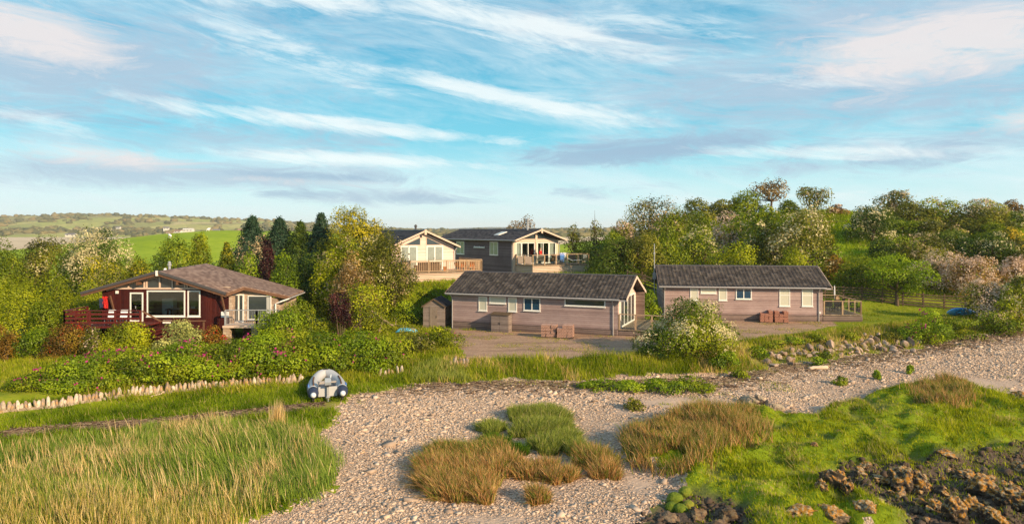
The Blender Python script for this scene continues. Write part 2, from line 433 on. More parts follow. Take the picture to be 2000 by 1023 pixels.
def groundmat(name, kind):
    m, t = new_mat(name); oc = t.n('ShaderNodeTexCoord').outputs['Object']
    n = t.noise(oc, .35, 6, .62); n2 = t.noise(oc, 2.6, 6, .7); n3 = t.noise(oc, 14, 5, .7)
    if kind == 'grass':
        col = t.ramp(t.m('ADD', t.m('MULTIPLY', n, .5), t.m('MULTIPLY', n2, .5)), [(.3, (.10, .13, .008)), (.5, (.20, .24, .013)), (.68, (.32, .30, .028))])
        col = t.mix(t.m('MULTIPLY', t.attr('dry'), t.ramp(n2, [(.3, .5), (.6, 1)])), col, t.ramp(n3, [(.3, (.17, .11, .045)), (.7, (.38, .27, .12))]))
        hgt = t.m('ADD', n2, n3); b = .5
    elif kind == 'marsh':
        col = t.ramp(t.m('ADD', t.m('MULTIPLY', n, .35), t.m('MULTIPLY', n2, .65)), [(.3, (.07, .11, .005)), (.52, (.20, .26, .010)), (.7, (.34, .37, .02))])
        col = t.mix(t.attr('dry'), col, t.ramp(n3, [(.3, (.05, .034, .024)), (.7, (.16, .115, .085))]))
        hgt = t.m('ADD', n2, n3); b = .6
    elif kind == 'drive':
        vo = t.n('ShaderNodeTexVoronoi', i={'Scale': 22.0}); t.put(vo, 'Vector', oc)
        col = t.ramp(t.m('ADD', t.m('MULTIPLY', vo.outputs['Color'], .5), t.m('MULTIPLY', n2, .5)), [(.2, (.24, .14, .085)), (.5, (.41, .255, .165)), (.8, (.56, .375, .26))])
        g = t.m('MULTIPLY', t.ramp(t.m('ADD', t.m('MULTIPLY', n, .6), t.m('MULTIPLY', n2, .4)), [(.54, 0), (.62, 1)]), .6)
        trk = t.noise(t.scl(oc, (.16, 1.1, 1)), 1.0, 4, .6); col = t.mix(t.m('MULTIPLY', t.ramp(trk, [(.48, 0), (.60, 1)]), .5), col, (.20, .125, .082, 1))
        col = t.mix(g, col, (.30, .25, .05, 1)); hgt = t.m('ADD', n3, vo.outputs['Distance']); b = .5
    else:
        vo = t.n('ShaderNodeTexVoronoi', i={'Scale': 9.0, 'Randomness': 1.0}); t.put(vo, 'Vector', t.scl(oc, (.8, 1.1, 1)))
        vo2 = t.n('ShaderNodeTexVoronoi', i={'Scale': 21.0}); t.put(vo2, 'Vector', oc)
        a = t.m('ADD', t.m('MULTIPLY', t.sep(vo.outputs['Color'])[0], .4), t.m('MULTIPLY', t.sep(vo2.outputs['Color'])[1], .3))
        a = t.m('ADD', a, t.m('MULTIPLY', n3, .3))
        col = t.ramp(a, [(.15, (.24, .155, .105)), (.45, (.50, .345, .245)), (.75, (.66, .48, .355)), (.95, (.75, .60, .47))])
        edge = t.ramp(vo.outputs['Distance'], [(.35, 0), (.75, 1)])
        col = t.mix(t.m('MULTIPLY', edge, .45), col, (.17, .12, .09, 1))
        snd = t.m('ADD', t.m('MULTIPLY', t.attr('sand'), .85), t.m('MULTIPLY', t.m('SUBTRACT', n2, .5), .9))
        sf = t.ramp(snd, [(.30, 0), (.75, 1)])
        col = t.mix(t.m('MULTIPLY', sf, .85), col, t.ramp(n3, [(.3, (.46, .315, .225)), (.7, (.60, .44, .325))]))
        col = t.mix(t.m('MULTIPLY', t.attr('dry'), t.ramp(n2, [(.35, .2), (.6, 1)])), col, t.ramp(n3, [(.3, (.16, .10, .07)), (.7, (.34, .24, .175))]))
        hgt = t.m('MULTIPLY', t.m('SUBTRACT', t.m('ADD', vo.outputs['Color'], n3), edge), t.m('SUBTRACT', 1.0, t.m('MULTIPLY', sf, .85))); b = .8
    out(t, bsdf(t, col, .95, .12, hgt, b, .05)); return m
for k in ('grass', 'marsh', 'drive', 'beach'): M['g_' + k] = groundmat({'grass': 'grassy_ground', 'marsh': 'marsh_turf', 'drive': 'gravel', 'beach': 'shingle_and_sand'}[k], k)

# foliage palettes
LP = {
    'green':   ((.040, .078, .003), (.135, .190, .007), (.28, .31, .018)),
    'deep':    ((.016, .040, .006), (.050, .092, .011), (.13, .17, .020)),
    'olive':   ((.038, .052, .006), (.115, .132, .014), (.25, .24, .038)),
    'yellow':  ((.055, .085, .003), (.195, .240, .006), (.385, .42, .014)),
    'gold':    ((.030, .065, .005), (.20, .215, .006), (.74, .57, .010)),
    'bright':  ((.048, .098, .004), (.155, .24, .008), (.30, .38, .018)),
    'bronze':  ((.080, .050, .020), (.20, .13, .055), (.36, .26, .11)),
    'purple':  ((.020, .005, .009), (.07, .016, .020), (.16, .045, .042)),
    'rust':    ((.07, .040, .008), (.19, .110, .018), (.26, .24, .030)),
    'silver':  ((.08, .10, .035), (.23, .27, .11), (.46, .47, .25)),
    'blue':    ((.014, .040, .020), (.042, .090, .043), (.10, .16, .075)),
}
LP = {k: tuple((min(.9, c[0] * 1.22 * g), min(.9, c[1] * 1.10 * g), c[2] * .85) for c, g in zip(v, (.9, 1.22, 1.3))) if k not in ('purple', 'blue', 'gold') else v for k, v in LP.items()}
FLW = {'cream': (.74, .62, .34), 'pinkish': (.74, .53, .39), 'pink': (.55, .035, .22), 'orange': (.65, .22, .01), 'yellowfl': (.6, .42, .02), 'red': (.5, .03, .015), 'buff': (.55, .41, .23)}
_leaf = {}
def leafm(pal, fl='cream'):
    k = (pal, fl)
    if k not in _leaf: _leaf[k] = leafmat(f'{pal}_leaves_{fl}', *LP[pal], flower=FLW[fl])
    return _leaf[k]
M['bark'] = plain('bark', (.13, .09, .06), .95, .1, .5, 8)
M['twig'] = plain('pale_twigs', (.30, .22, .15), .95, .1, .4, 8)
def blademat(name, c0, c1, c2, d0, d1):
    m, t = new_mat(name); r = t.attr('rnd'); f = t.attr('flw')
    col = t.ramp(r, [(.1, c0), (.5, c1), (.92, c2)])
    col = t.mix(f, col, t.ramp(r, [(.15, d0), (.85, d1)]))
    d = t.n('ShaderNodeBsdfDiffuse'); t.put(d, 0, col); tr = t.n('ShaderNodeBsdfTranslucent'); t.put(tr, 0, col)
    mx = t.n('ShaderNodeMixShader'); t.put(mx, 0, .35); t.nt.links.new(d.outputs[0], mx.inputs[1]); t.nt.links.new(tr.outputs[0], mx.inputs[2])
    out(t, mx.outputs[0]); return m
M['reed'] = blademat('reed_blades', (.10, .165, .022), (.24, .33, .048), (.40, .45, .09), (.55, .36, .13), (.86, .64, .32))
M['reed_gold'] = blademat('golden_reed_blades', (.12, .14, .018), (.29, .29, .034), (.48, .42, .075), (.58, .40, .12), (.84, .63, .28))
M['rush'] = blademat('rush_blades', (.075, .12, .012), (.19, .23, .028), (.31, .32, .065), (.42, .20, .06), (.72, .44, .19))
M['turf'] = blademat('turf_blades', (.085, .12, .006), (.285, .325, .010), (.53, .52, .024), (.36, .28, .08), (.58, .46, .18))
M['lawn'] = blademat('meadow_blades', (.115, .155, .006), (.25, .29, .014), (.42, .40, .032), (.46, .30, .08), (.70, .50, .20))
M['sedge'] = blademat('pale_sedge_blades', (.16, .20, .03), (.31, .345, .055), (.46, .47, .12), (.42, .33, .14), (.66, .54, .26))

# ------------------------------------------------------------------ ground objects
def sand_field(x, y):
    s = np.zeros_like(x)
    for (u, v, ru, rv, a) in [(1330, 785, 150, 16, 1), (1230, 800, 80, 14, .8), (1640, 795, 110, 10, 1), (1580, 812, 60, 9, 1), (1900, 745, 150, 16, 1), (1990, 765, 80, 14, 1), (1790, 730, 90, 10, .5),
                              (960, 1012, 170, 16, .75), (1250, 940, 60, 26, .9), (1010, 810, 30, 40, .8), (930, 800, 60, 25, .55), (1080, 940, 70, 30, .5), (1210, 830, 60, 20, .7), (1150, 1000, 80, 20, .5), (1150, 780, 100, 8, .4)]:
        c = G(u, v); sx = ru / FPX * c[1]; sy = abs(G(u, v - rv)[1] - c[1])
        s = np.maximum(s, a * np.exp(-(((x - c[0]) / sx) ** 2 + ((y - c[1]) / sy) ** 2)))
    return s

SAND = sand_field(XX, YY)
wrack = np.exp(-((YY - np.interp(XX, YBX, YBY) + 1.0) / .8) ** 2) * .9       # strand line along the top of the beach
DRYB = wrack * ss((fbm(flat * np.array([.25, .9]), 4, 61).reshape(XX.shape) - .38) * 5)
bankness = np.exp(-((YY - np.interp(XX, YBX, YBY) - 2.2) / 1.8) ** 2) * ss((XX - 11) / 3)
DRYG = np.clip(bankness * 1.1 + .0 * XX, 0, 1)
wl = np.interp(XX, [-40, -23, -15.5, -9], [24, 27.8, 29.8, 32.6])
DRYG = np.maximum(DRYG, np.exp(-((YY - wl) / .5) ** 2) * (XX < -8))

def terrain_piece(name, mask_cells, mat, attrs, **kw):
    ny, nx = XX.shape
    j, i = np.nonzero(mask_cells)
    a = j * nx + i
    F = np.column_stack([a, a + 1, a + 1 + nx, a + nx])
    used = np.unique(F); re = np.full(nx * ny, -1); re[used] = np.arange(len(used))
    V = np.column_stack([XX.ravel(), YY.ravel(), HG.ravel()])[used]
    return npmesh(name, V, re[F], mat, smooth=True, attrs={k: v.ravel()[used] for k, v in attrs.items()}, kind='structure', **kw)

cell = lambda A: A[:-1, :-1] > .5
c_marsh = cell(m_marsh) | (cell(m_rocky) & (YY[:-1, :-1] < 32)); c_beach = cell(m_beach) & ~c_marsh; c_drive = cell(m_drive) & ~c_beach & ~c_marsh
terrain_piece('beach', c_beach, M['g_beach'], {'sand': SAND, 'dry': DRYB})
terrain_piece('salt_marsh', c_marsh, M['g_marsh'], {'dry': np.clip(blur(m_rocky, 1) + .9 * (lump2 < .40) * blur(m_marsh, 1) * 0.55, 0, 1)})
terrain_piece('gravel_drive', c_drive, M['g_drive'], {'dry': DRYG})
terrain_piece('ground', ~(c_marsh | c_beach | c_drive), M['g_grass'], {'dry': DRYG})
# the land beyond the detailed sheet: a ring of four coarse strips
def far_sheet():
    xs = np.concatenate([-np.geomspace(3200, 52, 40), np.arange(GX0, GX1 + .1, 2.0), np.geomspace(56, 3200, 40)])
    ys = np.concatenate([np.linspace(-60, GY0, 12), np.arange(GY0 + 2, GY1 - .5, 2.0), [GY1], np.arange(80, 260, 3.0), np.geomspace(262, 5200, 40)])
    X, Y = np.meshgrid(xs, ys); Z = h0(X, Y)
    Z += np.where(Y > 78, (fbm(np.column_stack([X.ravel(), Y.ravel()]) * .06, 3, 2).reshape(X.shape) - .5) * 1.2 * (np.abs(X) < 400), 0)
    nx = len(xs)
    inner = (X >= GX0 - .01) & (X < GX1 - .01) & (Y >= GY0 - .01) & (Y < GY1 - .01)
    j, i = np.nonzero(~inner[:-1, :-1]); a = j * nx + i
    far = np.maximum(ss((Y - 230) / 90), ss((18 - Y) / 3))
    npmesh('field', np.column_stack([X.ravel(), Y.ravel(), Z.ravel() - .02]), np.column_stack([a, a + 1, a + 1 + nx, a + nx]), M['g_field'], smooth=True, attrs={'mud': far.ravel()}, kind='structure')
def fieldmat():
    m, t = new_mat('pasture'); oc = t.n('ShaderNodeTexCoord').outputs['Object']
    n = t.noise(oc, .05, 6, .6); n2 = t.noise(oc, .6, 6, .7)
    col = t.ramp(t.m('ADD', t.m('MULTIPLY', n, .5), t.m('MULTIPLY', n2, .5)), [(.3, (.15, .23, .010)), (.5, (.25, .33, .014)), (.7, (.36, .41, .03))])
    mud = t.ramp(t.noise(oc, .02, 5, .6), [(.35, (.50, .37, .23)), (.65, (.66, .51, .34))])
    col = t.mix(t.attr('mud'), col, mud)
    out(t, bsdf(t, col, .95, .1, n2, .4, .1)); return m
M['g_field'] = fieldmat()
far_sheet()

# ------------------------------------------------------------------ vegetation generators
def rand_dirs(n, r):
    v = r.normal(size=(n, 3)); return v / np.linalg.norm(v, axis=1, keepdims=True)

def quads(C, Nrm, L, W, r, roll=None):
    """rhombic leaves: centres, normals, half length, half width"""
    n = len(C)
    t = rand_dirs(n, r); a = np.cross(Nrm, t); a /= np.linalg.norm(a, axis=1, keepdims=True) + 1e-9
    b = np.cross(Nrm, a)
    L = np.asarray(L)[:, None] if np.ndim(L) else L; W = np.asarray(W)[:, None] if np.ndim(W) else W
    V = np.stack([C - a * L, C + b * W - a * L * .1, C + a * L, C - b * W - a * L * .1], 1).reshape(-1, 3)
    F = np.arange(4 * n).reshape(n, 4)
    return V, F

def crown_points(w, d, h, n, r, shape='round', lobes=14, rag=.22):
    """leaf centres and outward directions in a box w x d x h (base at z = 0)"""
    K = lobes
    if shape == 'round':
        c = rand_dirs(K, r) * (r.uniform(.25, .72, (K, 1))); c[:, 2] = c[:, 2] * .95
        rad = r.uniform(.24, .46, K)
    elif shape == 'dome':
        c = rand_dirs(K, r) * (r.uniform(.3, .75, (K, 1))); c[:, 2] = np.abs(c[:, 2]) * 1.7 - .95
        c[:, :2] *= np.clip(1.1 - .35 * (c[:, 2:3] + 1) , .35, 1); rad = r.uniform(.26, .5, K)
    elif shape == 'flat':
        c = r.uniform(-.8, .8, (K, 3)); c[:, 2] = r.uniform(.0, .55, K) * (1 - .5 * np.hypot(c[:, 0], c[:, 1])); rad = r.uniform(.2, .38, K)
    elif shape == 'column':
        c = r.uniform(-.4, .4, (K, 3)); c[:, 2] = np.linspace(-.8, .75, K); c[:, :2] *= (1 - .4 * (c[:, 2:3] + .8)); rad = np.linspace(.6, .26, K)
    sgn = r.integers(0, K, n, dtype=int)
    wts = rad ** 2; sgn = r.choice(K, n, p=wts / wts.sum())
    dr = rand_dirs(n, r); low = dr[:, 2] < -.3; dr[low & (r.random(n) < .5), 2] *= -1
    puff = fbm(dr * 2.6 + sgn[:, None] * 7.3, 2, 5) - .5
    rr = rad[sgn] * (1 - r.random(n) ** 2.4 * .38 + r.normal(0, rag * .22, n) + puff * .85)
    Pn = c[sgn] + dr * rr[:, None]
    deep = np.zeros(n, bool)
    for k in range(K):
        deep |= (np.linalg.norm(Pn - c[k], axis=1) < rad[k] * .62) & (sgn != k)
    keep = ~deep | (r.random(n) < .25)
    Pn = Pn[keep]; dr = dr[keep]; sgn = sgn[keep]
    lo = np.percentile(Pn, 1, axis=0); hi = np.percentile(Pn, 99, axis=0)
    Pn = (Pn - lo) / (hi - lo) - .5
    Pn = Pn * np.array([w, d, h]) + np.array([0, 0, h / 2])
    cs = (c - lo) / (hi - lo) - .5; cs = cs * np.array([w, d, h]) + np.array([0, 0, h / 2])
    tone = r.random(K)
    return Pn, dr, tone[sgn], cs

def conifer_points(w, d, h, n, r, tips=1, droop=.15):
    P_, D_, T_ = [], [], []
    for k in range(tips):
        off = np.array([0, 0]) if tips == 1 else np.array([(k / (tips - 1) - .5) * w * .55, r.uniform(-.15, .15) * d])
        hh = h if k == tips // 2 else h * r.uniform(.8, .97)
        m = n // tips
        nb = max(40, int(m / 26))
        bz = r.random(nb) ** .9
        ba = r.uniform(0, 2 * PI, nb); bl = ((1 - bz) ** 1.0 * .5 + .006) * r.uniform(.42, 1.2, nb)
        ww = w / (1 if tips == 1 else tips * .62)
        b = r.integers(0, nb, m); f = r.random(m) ** .6
        x = np.cos(ba[b]) * bl[b] * f * ww + off[0]; y = np.sin(ba[b]) * bl[b] * f * d + off[1]
        z = (.04 + bz[b] * .96) * hh + (f * f * .12 - f * droop) * bl[b] * hh * .5
        sp = .03 * w
        Q = np.column_stack([x, y, z]) + r.normal(0, sp * .42, (m, 3))
        P_.append(Q); T_.append(r.random(nb)[b])
        D_.append(np.column_stack([np.cos(ba[b]), np.sin(ba[b]), np.full(m, .55)]))
    D = np.vstack(D_)
    return np.vstack(P_), D / np.linalg.norm(D, axis=1, keepdims=True), np.concatenate(T_), None

def limbs(mb, h, w, r, trunk_h, n=5, rad=.12, lean=(0, 0), cs=None, base=0.0, multi=False):
    top = Vector((lean[0], lean[1], trunk_h))
    if not multi:
        mb.tube([(0, 0, -.35 + base), (lean[0] * .3, lean[1] * .3, trunk_h * .5), top], [rad * 1.35, rad, rad * .8], 7)
    if cs is None:
        mb.tube([top, (lean[0], lean[1], h * .96)], [rad * .8, rad * .12], 6); return
    idx = r.permutation(len(cs))[:n]
    for k in idx:
        e = Vector(cs[k]); s = Vector((r.normal(0, .12 * w * .5), r.normal(0, .1 * w * .5), -.3 + base)) if multi else top
        mid = s.lerp(e, .5) + Vector((r.normal(0, .05 * w), r.normal(0, .05 * w), -.04 * h if not multi else .03 * h))
        mb.tube([s, mid, e], [rad * (.75 if not multi else .6), rad * .5, rad * .14], 5)
        for q in range(2):
            e2 = e + Vector((r.normal(0, .16 * w), r.normal(0, .16 * w), abs(r.normal(0, .14 * h))))
            mb.tube([mid.lerp(e, .6), e.lerp(e2, .5), e2], [rad * .3, rad * .16, rad * .05], 4)

_seed = [100]
def plant(name, label, cat, u, Y, vtop, wpx, pal, shape='round', fl=None, ff=0., group=None, vbase=None, leafpx=3.5, dens=14.5, trunk=.12, depth=.85,
          tips=1, bark='bark', lobes=None, elong=1.5, x=None, sink=.0, twigs=0):
    """a bush or tree whose crown reaches photo row vtop and is wpx wide when it stands Y metres away"""
    _seed[0] += 1; r = np.random.default_rng(_seed[0] * 17 + 5)
    X = (u - 1000) / FPX * Y if x is None else x
    gz = float(H(X, Y))
    top = CAMZ - (vtop - HZ) / FPX * Y
    h = max(.5, top - gz); w = wpx / FPX * Y; d = w * depth
    root = empty(name, (X, Y, gz), 0, label=label, cat=cat, group=group)
    base = trunk * h if shape != 'dome' else -.05 * h
    if vbase is not None: base = max(base, CAMZ - (vbase - HZ) / FPX * Y - gz)
    ch = h - base
    L = leafpx / FPX * Y
    area = (w * ch) / (L * L)
    n = int(np.clip(area * dens, 500, 30000))
    if shape == 'conifer':
        Pn, D, T, cs = conifer_points(w, d, ch, n, r, tips)
    else:
        Pn, D, T, cs = crown_points(w, d, ch, n, r, shape, lobes or int(np.clip(9 + area / 60, 10, 26)))
    Pn = Pn + np.array([0, 0, base])
    if twigs:
        k = int(len(Pn) * twigs); Pn[:k] += D[:k] * r.random((k, 1)) ** 2 * w * .16
    m = len(Pn)
    N = D + r.normal(0, .42, (m, 3)); N[:, 2] += .15; N /= np.linalg.norm(N, axis=1, keepdims=True)
    flw = np.zeros(m)
    if ff > 0:
        fn = fbm(Pn / w * 6 + _seed[0], 3, _seed[0]) + r.normal(0, .07, m) + .10 * D[:, 2]
        thr = np.quantile(fn, 1 - ff); flw = (fn > thr).astype(float) * np.where(r.random(m) < .85, 1, .3)
    size = r.uniform(.6, 1.15, m)
    if fl in ('pink', 'red'): size = np.where(flw > .5, 1.25, size)
    V, F = quads(Pn, N, L * .5 * elong * .8 * size, L * .5 * .72 * size, r)
    rnd = np.clip(.24 * r.random(m) + .58 * T + .5 * (fbm(Pn / w * 4 + 3, 2, _seed[0]) - .42), 0, 1)
    pnm = ('crown' if cat == 'tree' else 'foliage')
    npmesh(pnm, V, F, leafm(pal, fl or 'cream'), root, attrs={'rnd': np.repeat(rnd, 4), 'flw': np.repeat(flw, 4)})
    tb = MB(); rad = (.035 + .012 * w + .014 * h) * (1.0 if cat == 'tree' else .55)
    if shape == 'conifer': limbs(tb, h, w, r, h * .3, 0, rad, (0, 0), None)
    else: limbs(tb, h, w, r, max(base, .3 * h) if cat == 'tree' else .2 * h, 7 if cat == 'tree' else 9, rad, (r.normal(0, .03 * w), r.normal(0, .03 * w)), cs + np.array([0, 0, base]), multi=(cat != 'tree'))
    tb.build('trunk' if cat == 'tree' else 'stem', M[bark], root)
    return root

def blades(name, x, y, hgt, wid, mat, lean=(0, 0), spread=.25, rnd=None, flw=None, parent=None, z=None, loc=None, segs=2, **kw):
    """grass: one tapered bent blade per point"""
    n = len(x); r = np.random.default_rng(n + 7)
    z = H(x, y) - .03 if z is None else z
    B = np.column_stack([x, y, z])
    if loc is not None: B = B - np.asarray(loc)
    a = r.uniform(0, 2 * PI, n)
    sx = np.cos(a) * wid / 2; sy = np.sin(a) * wid / 2; side = np.column_stack([sx, sy, np.zeros(n)])
    ln = np.column_stack([r.normal(lean[0], spread, n) * hgt, r.normal(lean[1], spread, n) * hgt, hgt])
    if not np.isscalar(lean[0]): pass
    mid = B + ln * np.array([.46, .46, .54]); tip = B + ln
    if segs == 2:
        V = np.stack([B - side, B + side, mid + side * .8, mid - side * .8, tip], 1).reshape(-1, 3)
        i = np.arange(n) * 5
        F = [np.column_stack([i, i + 1, i + 2, i + 3]), np.column_stack([i + 3, i + 2, i + 4])]; k = 5
    else:
        V = np.stack([B - side, B + side, tip], 1).reshape(-1, 3); F = np.arange(3 * n).reshape(n, 3); k = 3
    rnd = r.random(n) if rnd is None else rnd; flw = np.zeros(n) if flw is None else flw
    return npmesh(name, V, F, mat, parent, attrs={'rnd': np.repeat(rnd, k), 'flw': np.repeat(flw, k)}, **kw)

def scatter(mask_fn, x0, x1, y0, y1, n, r):
    x = r.uniform(x0, x1, n); y = r.uniform(y0, y1, n); k = mask_fn(x, y); return x[k], y[k]
M['slope'] = blademat('slope_blades', (.085, .14, .005), (.24, .32, .009), (.42, .46, .02), (.36, .28, .08), (.58, .46, .18))
M['strip'] = blademat('strip_blades', (.06, .105, .005), (.17, .245, .009), (.34, .385, .02), (.36, .28, .08), (.58, .46, .18))
M['deepturf'] = blademat('deep_green_blades', (.035, .085, .006), (.085, .17, .010), (.18, .27, .022), (.22, .17, .05), (.42, .33, .13))
# ------------------------------------------------------------------ building helpers
def on_face(root, u, v, axis=1, val=0.0):
    """where the sight line of photo pixel (u, v) meets a wall plane of the building, in the building's own coordinates"""
    a = root.rotation_euler.z; x0, y0, z0 = root.location; c, s = math.cos(a), math.sin(a); dx = (u - 1000) / FPX
    if axis == 1: t = (val - s * x0 + c * y0) / (-s * dx + c)
    else: t = (val + c * x0 + s * y0) / (c * dx + s)
    px, py = t * dx - x0, t - y0
    return (c * px + s * py, -s * px + c * py, CAMZ - (v - HZ) / FPX * t - z0)

def window(parent, loc, rz, w, h, pane, fw=.07, mull=(), trans=(), frame='white', name='window', blind=None, depth=.05, handle=False):
    """frame standing proud of the wall (outward = -y), pane as its child"""
    f = MB()
    f.box(0, fw, -depth, .02, 0, h); f.box(w - fw, w, -depth, .02, 0, h); f.box(fw, w - fw, -depth, .02, 0, fw); f.box(fw, w - fw, -depth, .02, h - fw, h)
    for q in mull: f.box(w * q - fw * .5, w * q + fw * .5, -depth + .004, .02, fw, h - fw)
    for q in trans: f.box(fw, w - fw, -depth + .008, .02, h * q - fw * .4, h * q + fw * .4)
    f.box(-.03, w + .03, -depth - .05, 0, -.05, -.002)
    o = f.build(name, M[frame], parent); o.location = loc; o.rotation_euler = (0, 0, rz)
    MB().box(fw * .8, w - fw * .8, -depth + .022, -depth + .034, fw * .8, h - fw * .8).build('pane', M[pane], o)
    if blind:
        b = MB()
        for a, c in blind: b.box(fw + (w - 2 * fw) * a, fw + (w - 2 * fw) * c, .05, .07, fw, h - fw)
        b.build('curtain', M['curtain'], o)
    if handle: MB().box(w * .5 - .06, w * .5 - .03, -depth - .05, -depth, h * .45, h * .45 + .16).build('handle', M['steel'], o)
    return o

def face_window(root, ua, ub, va, vb, pane, axis=1, val=0.0, **kw):
    um = (ua + ub) / 2; vm = (va + vb) / 2
    if axis == 1:
        x0 = on_face(root, ua, vm)[0]; x1 = on_face(root, ub, vm)[0]
        z1 = on_face(root, um, va)[2]; z0 = on_face(root, um, vb)[2]
        return window(root, (x0, val, z0), 0, x1 - x0, z1 - z0, pane, **kw)
    y0 = on_face(root, ua, vm, 0, val)[1]; y1 = on_face(root, ub, vm, 0, val)[1]
    z1 = on_face(root, um, va, 0, val)[2]; z0 = on_face(root, um, vb, 0, val)[2]
    if y0 > y1: return window(root, (val, y0, z0), -PI / 2, y0 - y1, z1 - z0, pane, **kw)
    return window(root, (val, y0, z0), PI / 2, y1 - y0, z1 - z0, pane, **kw)

def tiled_roof(parent, planes, mat, course=.34, roll=.30, amp=.05, step=.035, seed=1, name='roof', thick=.09):
    """one mesh for all slopes: rows of rolled tiles as real relief, on a slab"""
    Vs, Fs, Rn, n0 = [], [], [], 0
    r = np.random.default_rng(seed)
    for (o, a, s, L, S) in planes:
        o = np.array(o, float); a = np.array(a, float); s = np.array(s, float); a /= np.linalg.norm(a); s /= np.linalg.norm(s); nr = np.cross(a, s)
        if nr[2] < 0: nr = -nr
        nu = int(L / (roll / 6)) + 1; u = np.linspace(0, L, nu)
        nc = max(1, round(S / course)); cs = S / nc
        v = []; off = []
        for k in range(nc): v += [k * cs, k * cs + .004, (k + 1) * cs - .004]; off += [0 if k else step, step, .004]
        v = np.array(v); off = np.array(off); row = np.repeat(np.arange(nc), 3)
        U, Vv = np.meshgrid(u, v)
        prof = np.abs(np.sin(PI * U / roll)) ** .7 * amp if amp > 0 else 0 * U
        wob = (fbm(np.column_stack([U.ravel() * .6, Vv.ravel() * .6]), 3, seed).reshape(U.shape) - .5) * .03
        T = r.random((nc + 1, int(L / roll) + 3))
        rnd = T[row[:, None], np.floor(U / roll + .5).astype(int)]
        hgt = prof + off[:, None] + wob + (rnd - .5) * .012
        Pt = o + U[..., None] * a + Vv[..., None] * s + hgt[..., None] * nr
        nv = len(v); j, i = np.meshgrid(np.arange(nv - 1), np.arange(nu - 1), indexing='ij'); b = (j * nu + i).ravel() + n0
        Vs.append(Pt.reshape(-1, 3)); Fs.append(np.column_stack([b, b + 1, b + 1 + nu, b + nu])); Rn.append(rnd.ravel()); n0 += nu * nv
        C = [o, o + a * L, o + a * L + s * S, o + s * S]; C += [p - nr * thick for p in C]; C[:4] = [p - nr * .006 for p in C[:4]]
        Vs.append(np.array(C)); Rn.append(np.full(8, .2))
        Fs.append(np.array([(7, 6, 5, 4), (0, 1, 5, 4), (1, 2, 6, 5), (2, 3, 7, 6), (3, 0, 4, 7)]) + n0); n0 += 8
    return npmesh(name, np.vstack(Vs), np.vstack(Fs), M[mat], parent, attrs={'rnd': np.concatenate(Rn)})

def balustrade(deck, p, q, z, h, nposts, style, mat, gap=.13, skip_last=False):
    """posts (each a mesh), top rail, then bars or glass between posts; children of the deck"""
    p = Vector((p[0], p[1], z)); q = Vector((q[0], q[1], z)); up = Vector((0, 0, 1)); n = nposts
    for k in range(n - (1 if skip_last else 0)):
        b = p.lerp(q, k / (n - 1)); MB().bar(b, b + up * (h + .02), .1, .1).build('rail_post', M[mat], deck)
    MB().bar(p + up * (h + .045), q + up * (h + .045), .11, .05).build('top_rail', M[mat], deck)
    if style == 'bars':
        m = MB(); L = (q - p).length; k = int(L / gap)
        m.bar(p + up * .1, q + up * .1, .05, .06)
        m.bar(p + up * (h - .06), q + up * (h - .06), .05, .06)
        for i in range(1, k):
            b = p.lerp(q, i / k); m.bar(b + up * .1, b + up * (h - .06), .045, .035)
        m.build('balusters', M[mat], deck)
    elif style == 'glass':
        for k in range(n - 1):
            a = p.lerp(q, (k + .12) / (n - 1)); b = p.lerp(q, (k + .88) / (n - 1))
            MB().bar(a + up * .52, b + up * .52, .012, .8).build('glass_panel', M['glass'], deck)
    elif style == 'metal':
        m = MB(); L = (q - p).length; k = int(L / .12)
        m.bar(p + up * .1, q + up * .1, .03, .03)
        for i in range(1, k):
            b = p.lerp(q, i / k); m.bar(b + up * .1, b + up * h, .018, .018)
        m.build('balusters', M['steel'], deck)

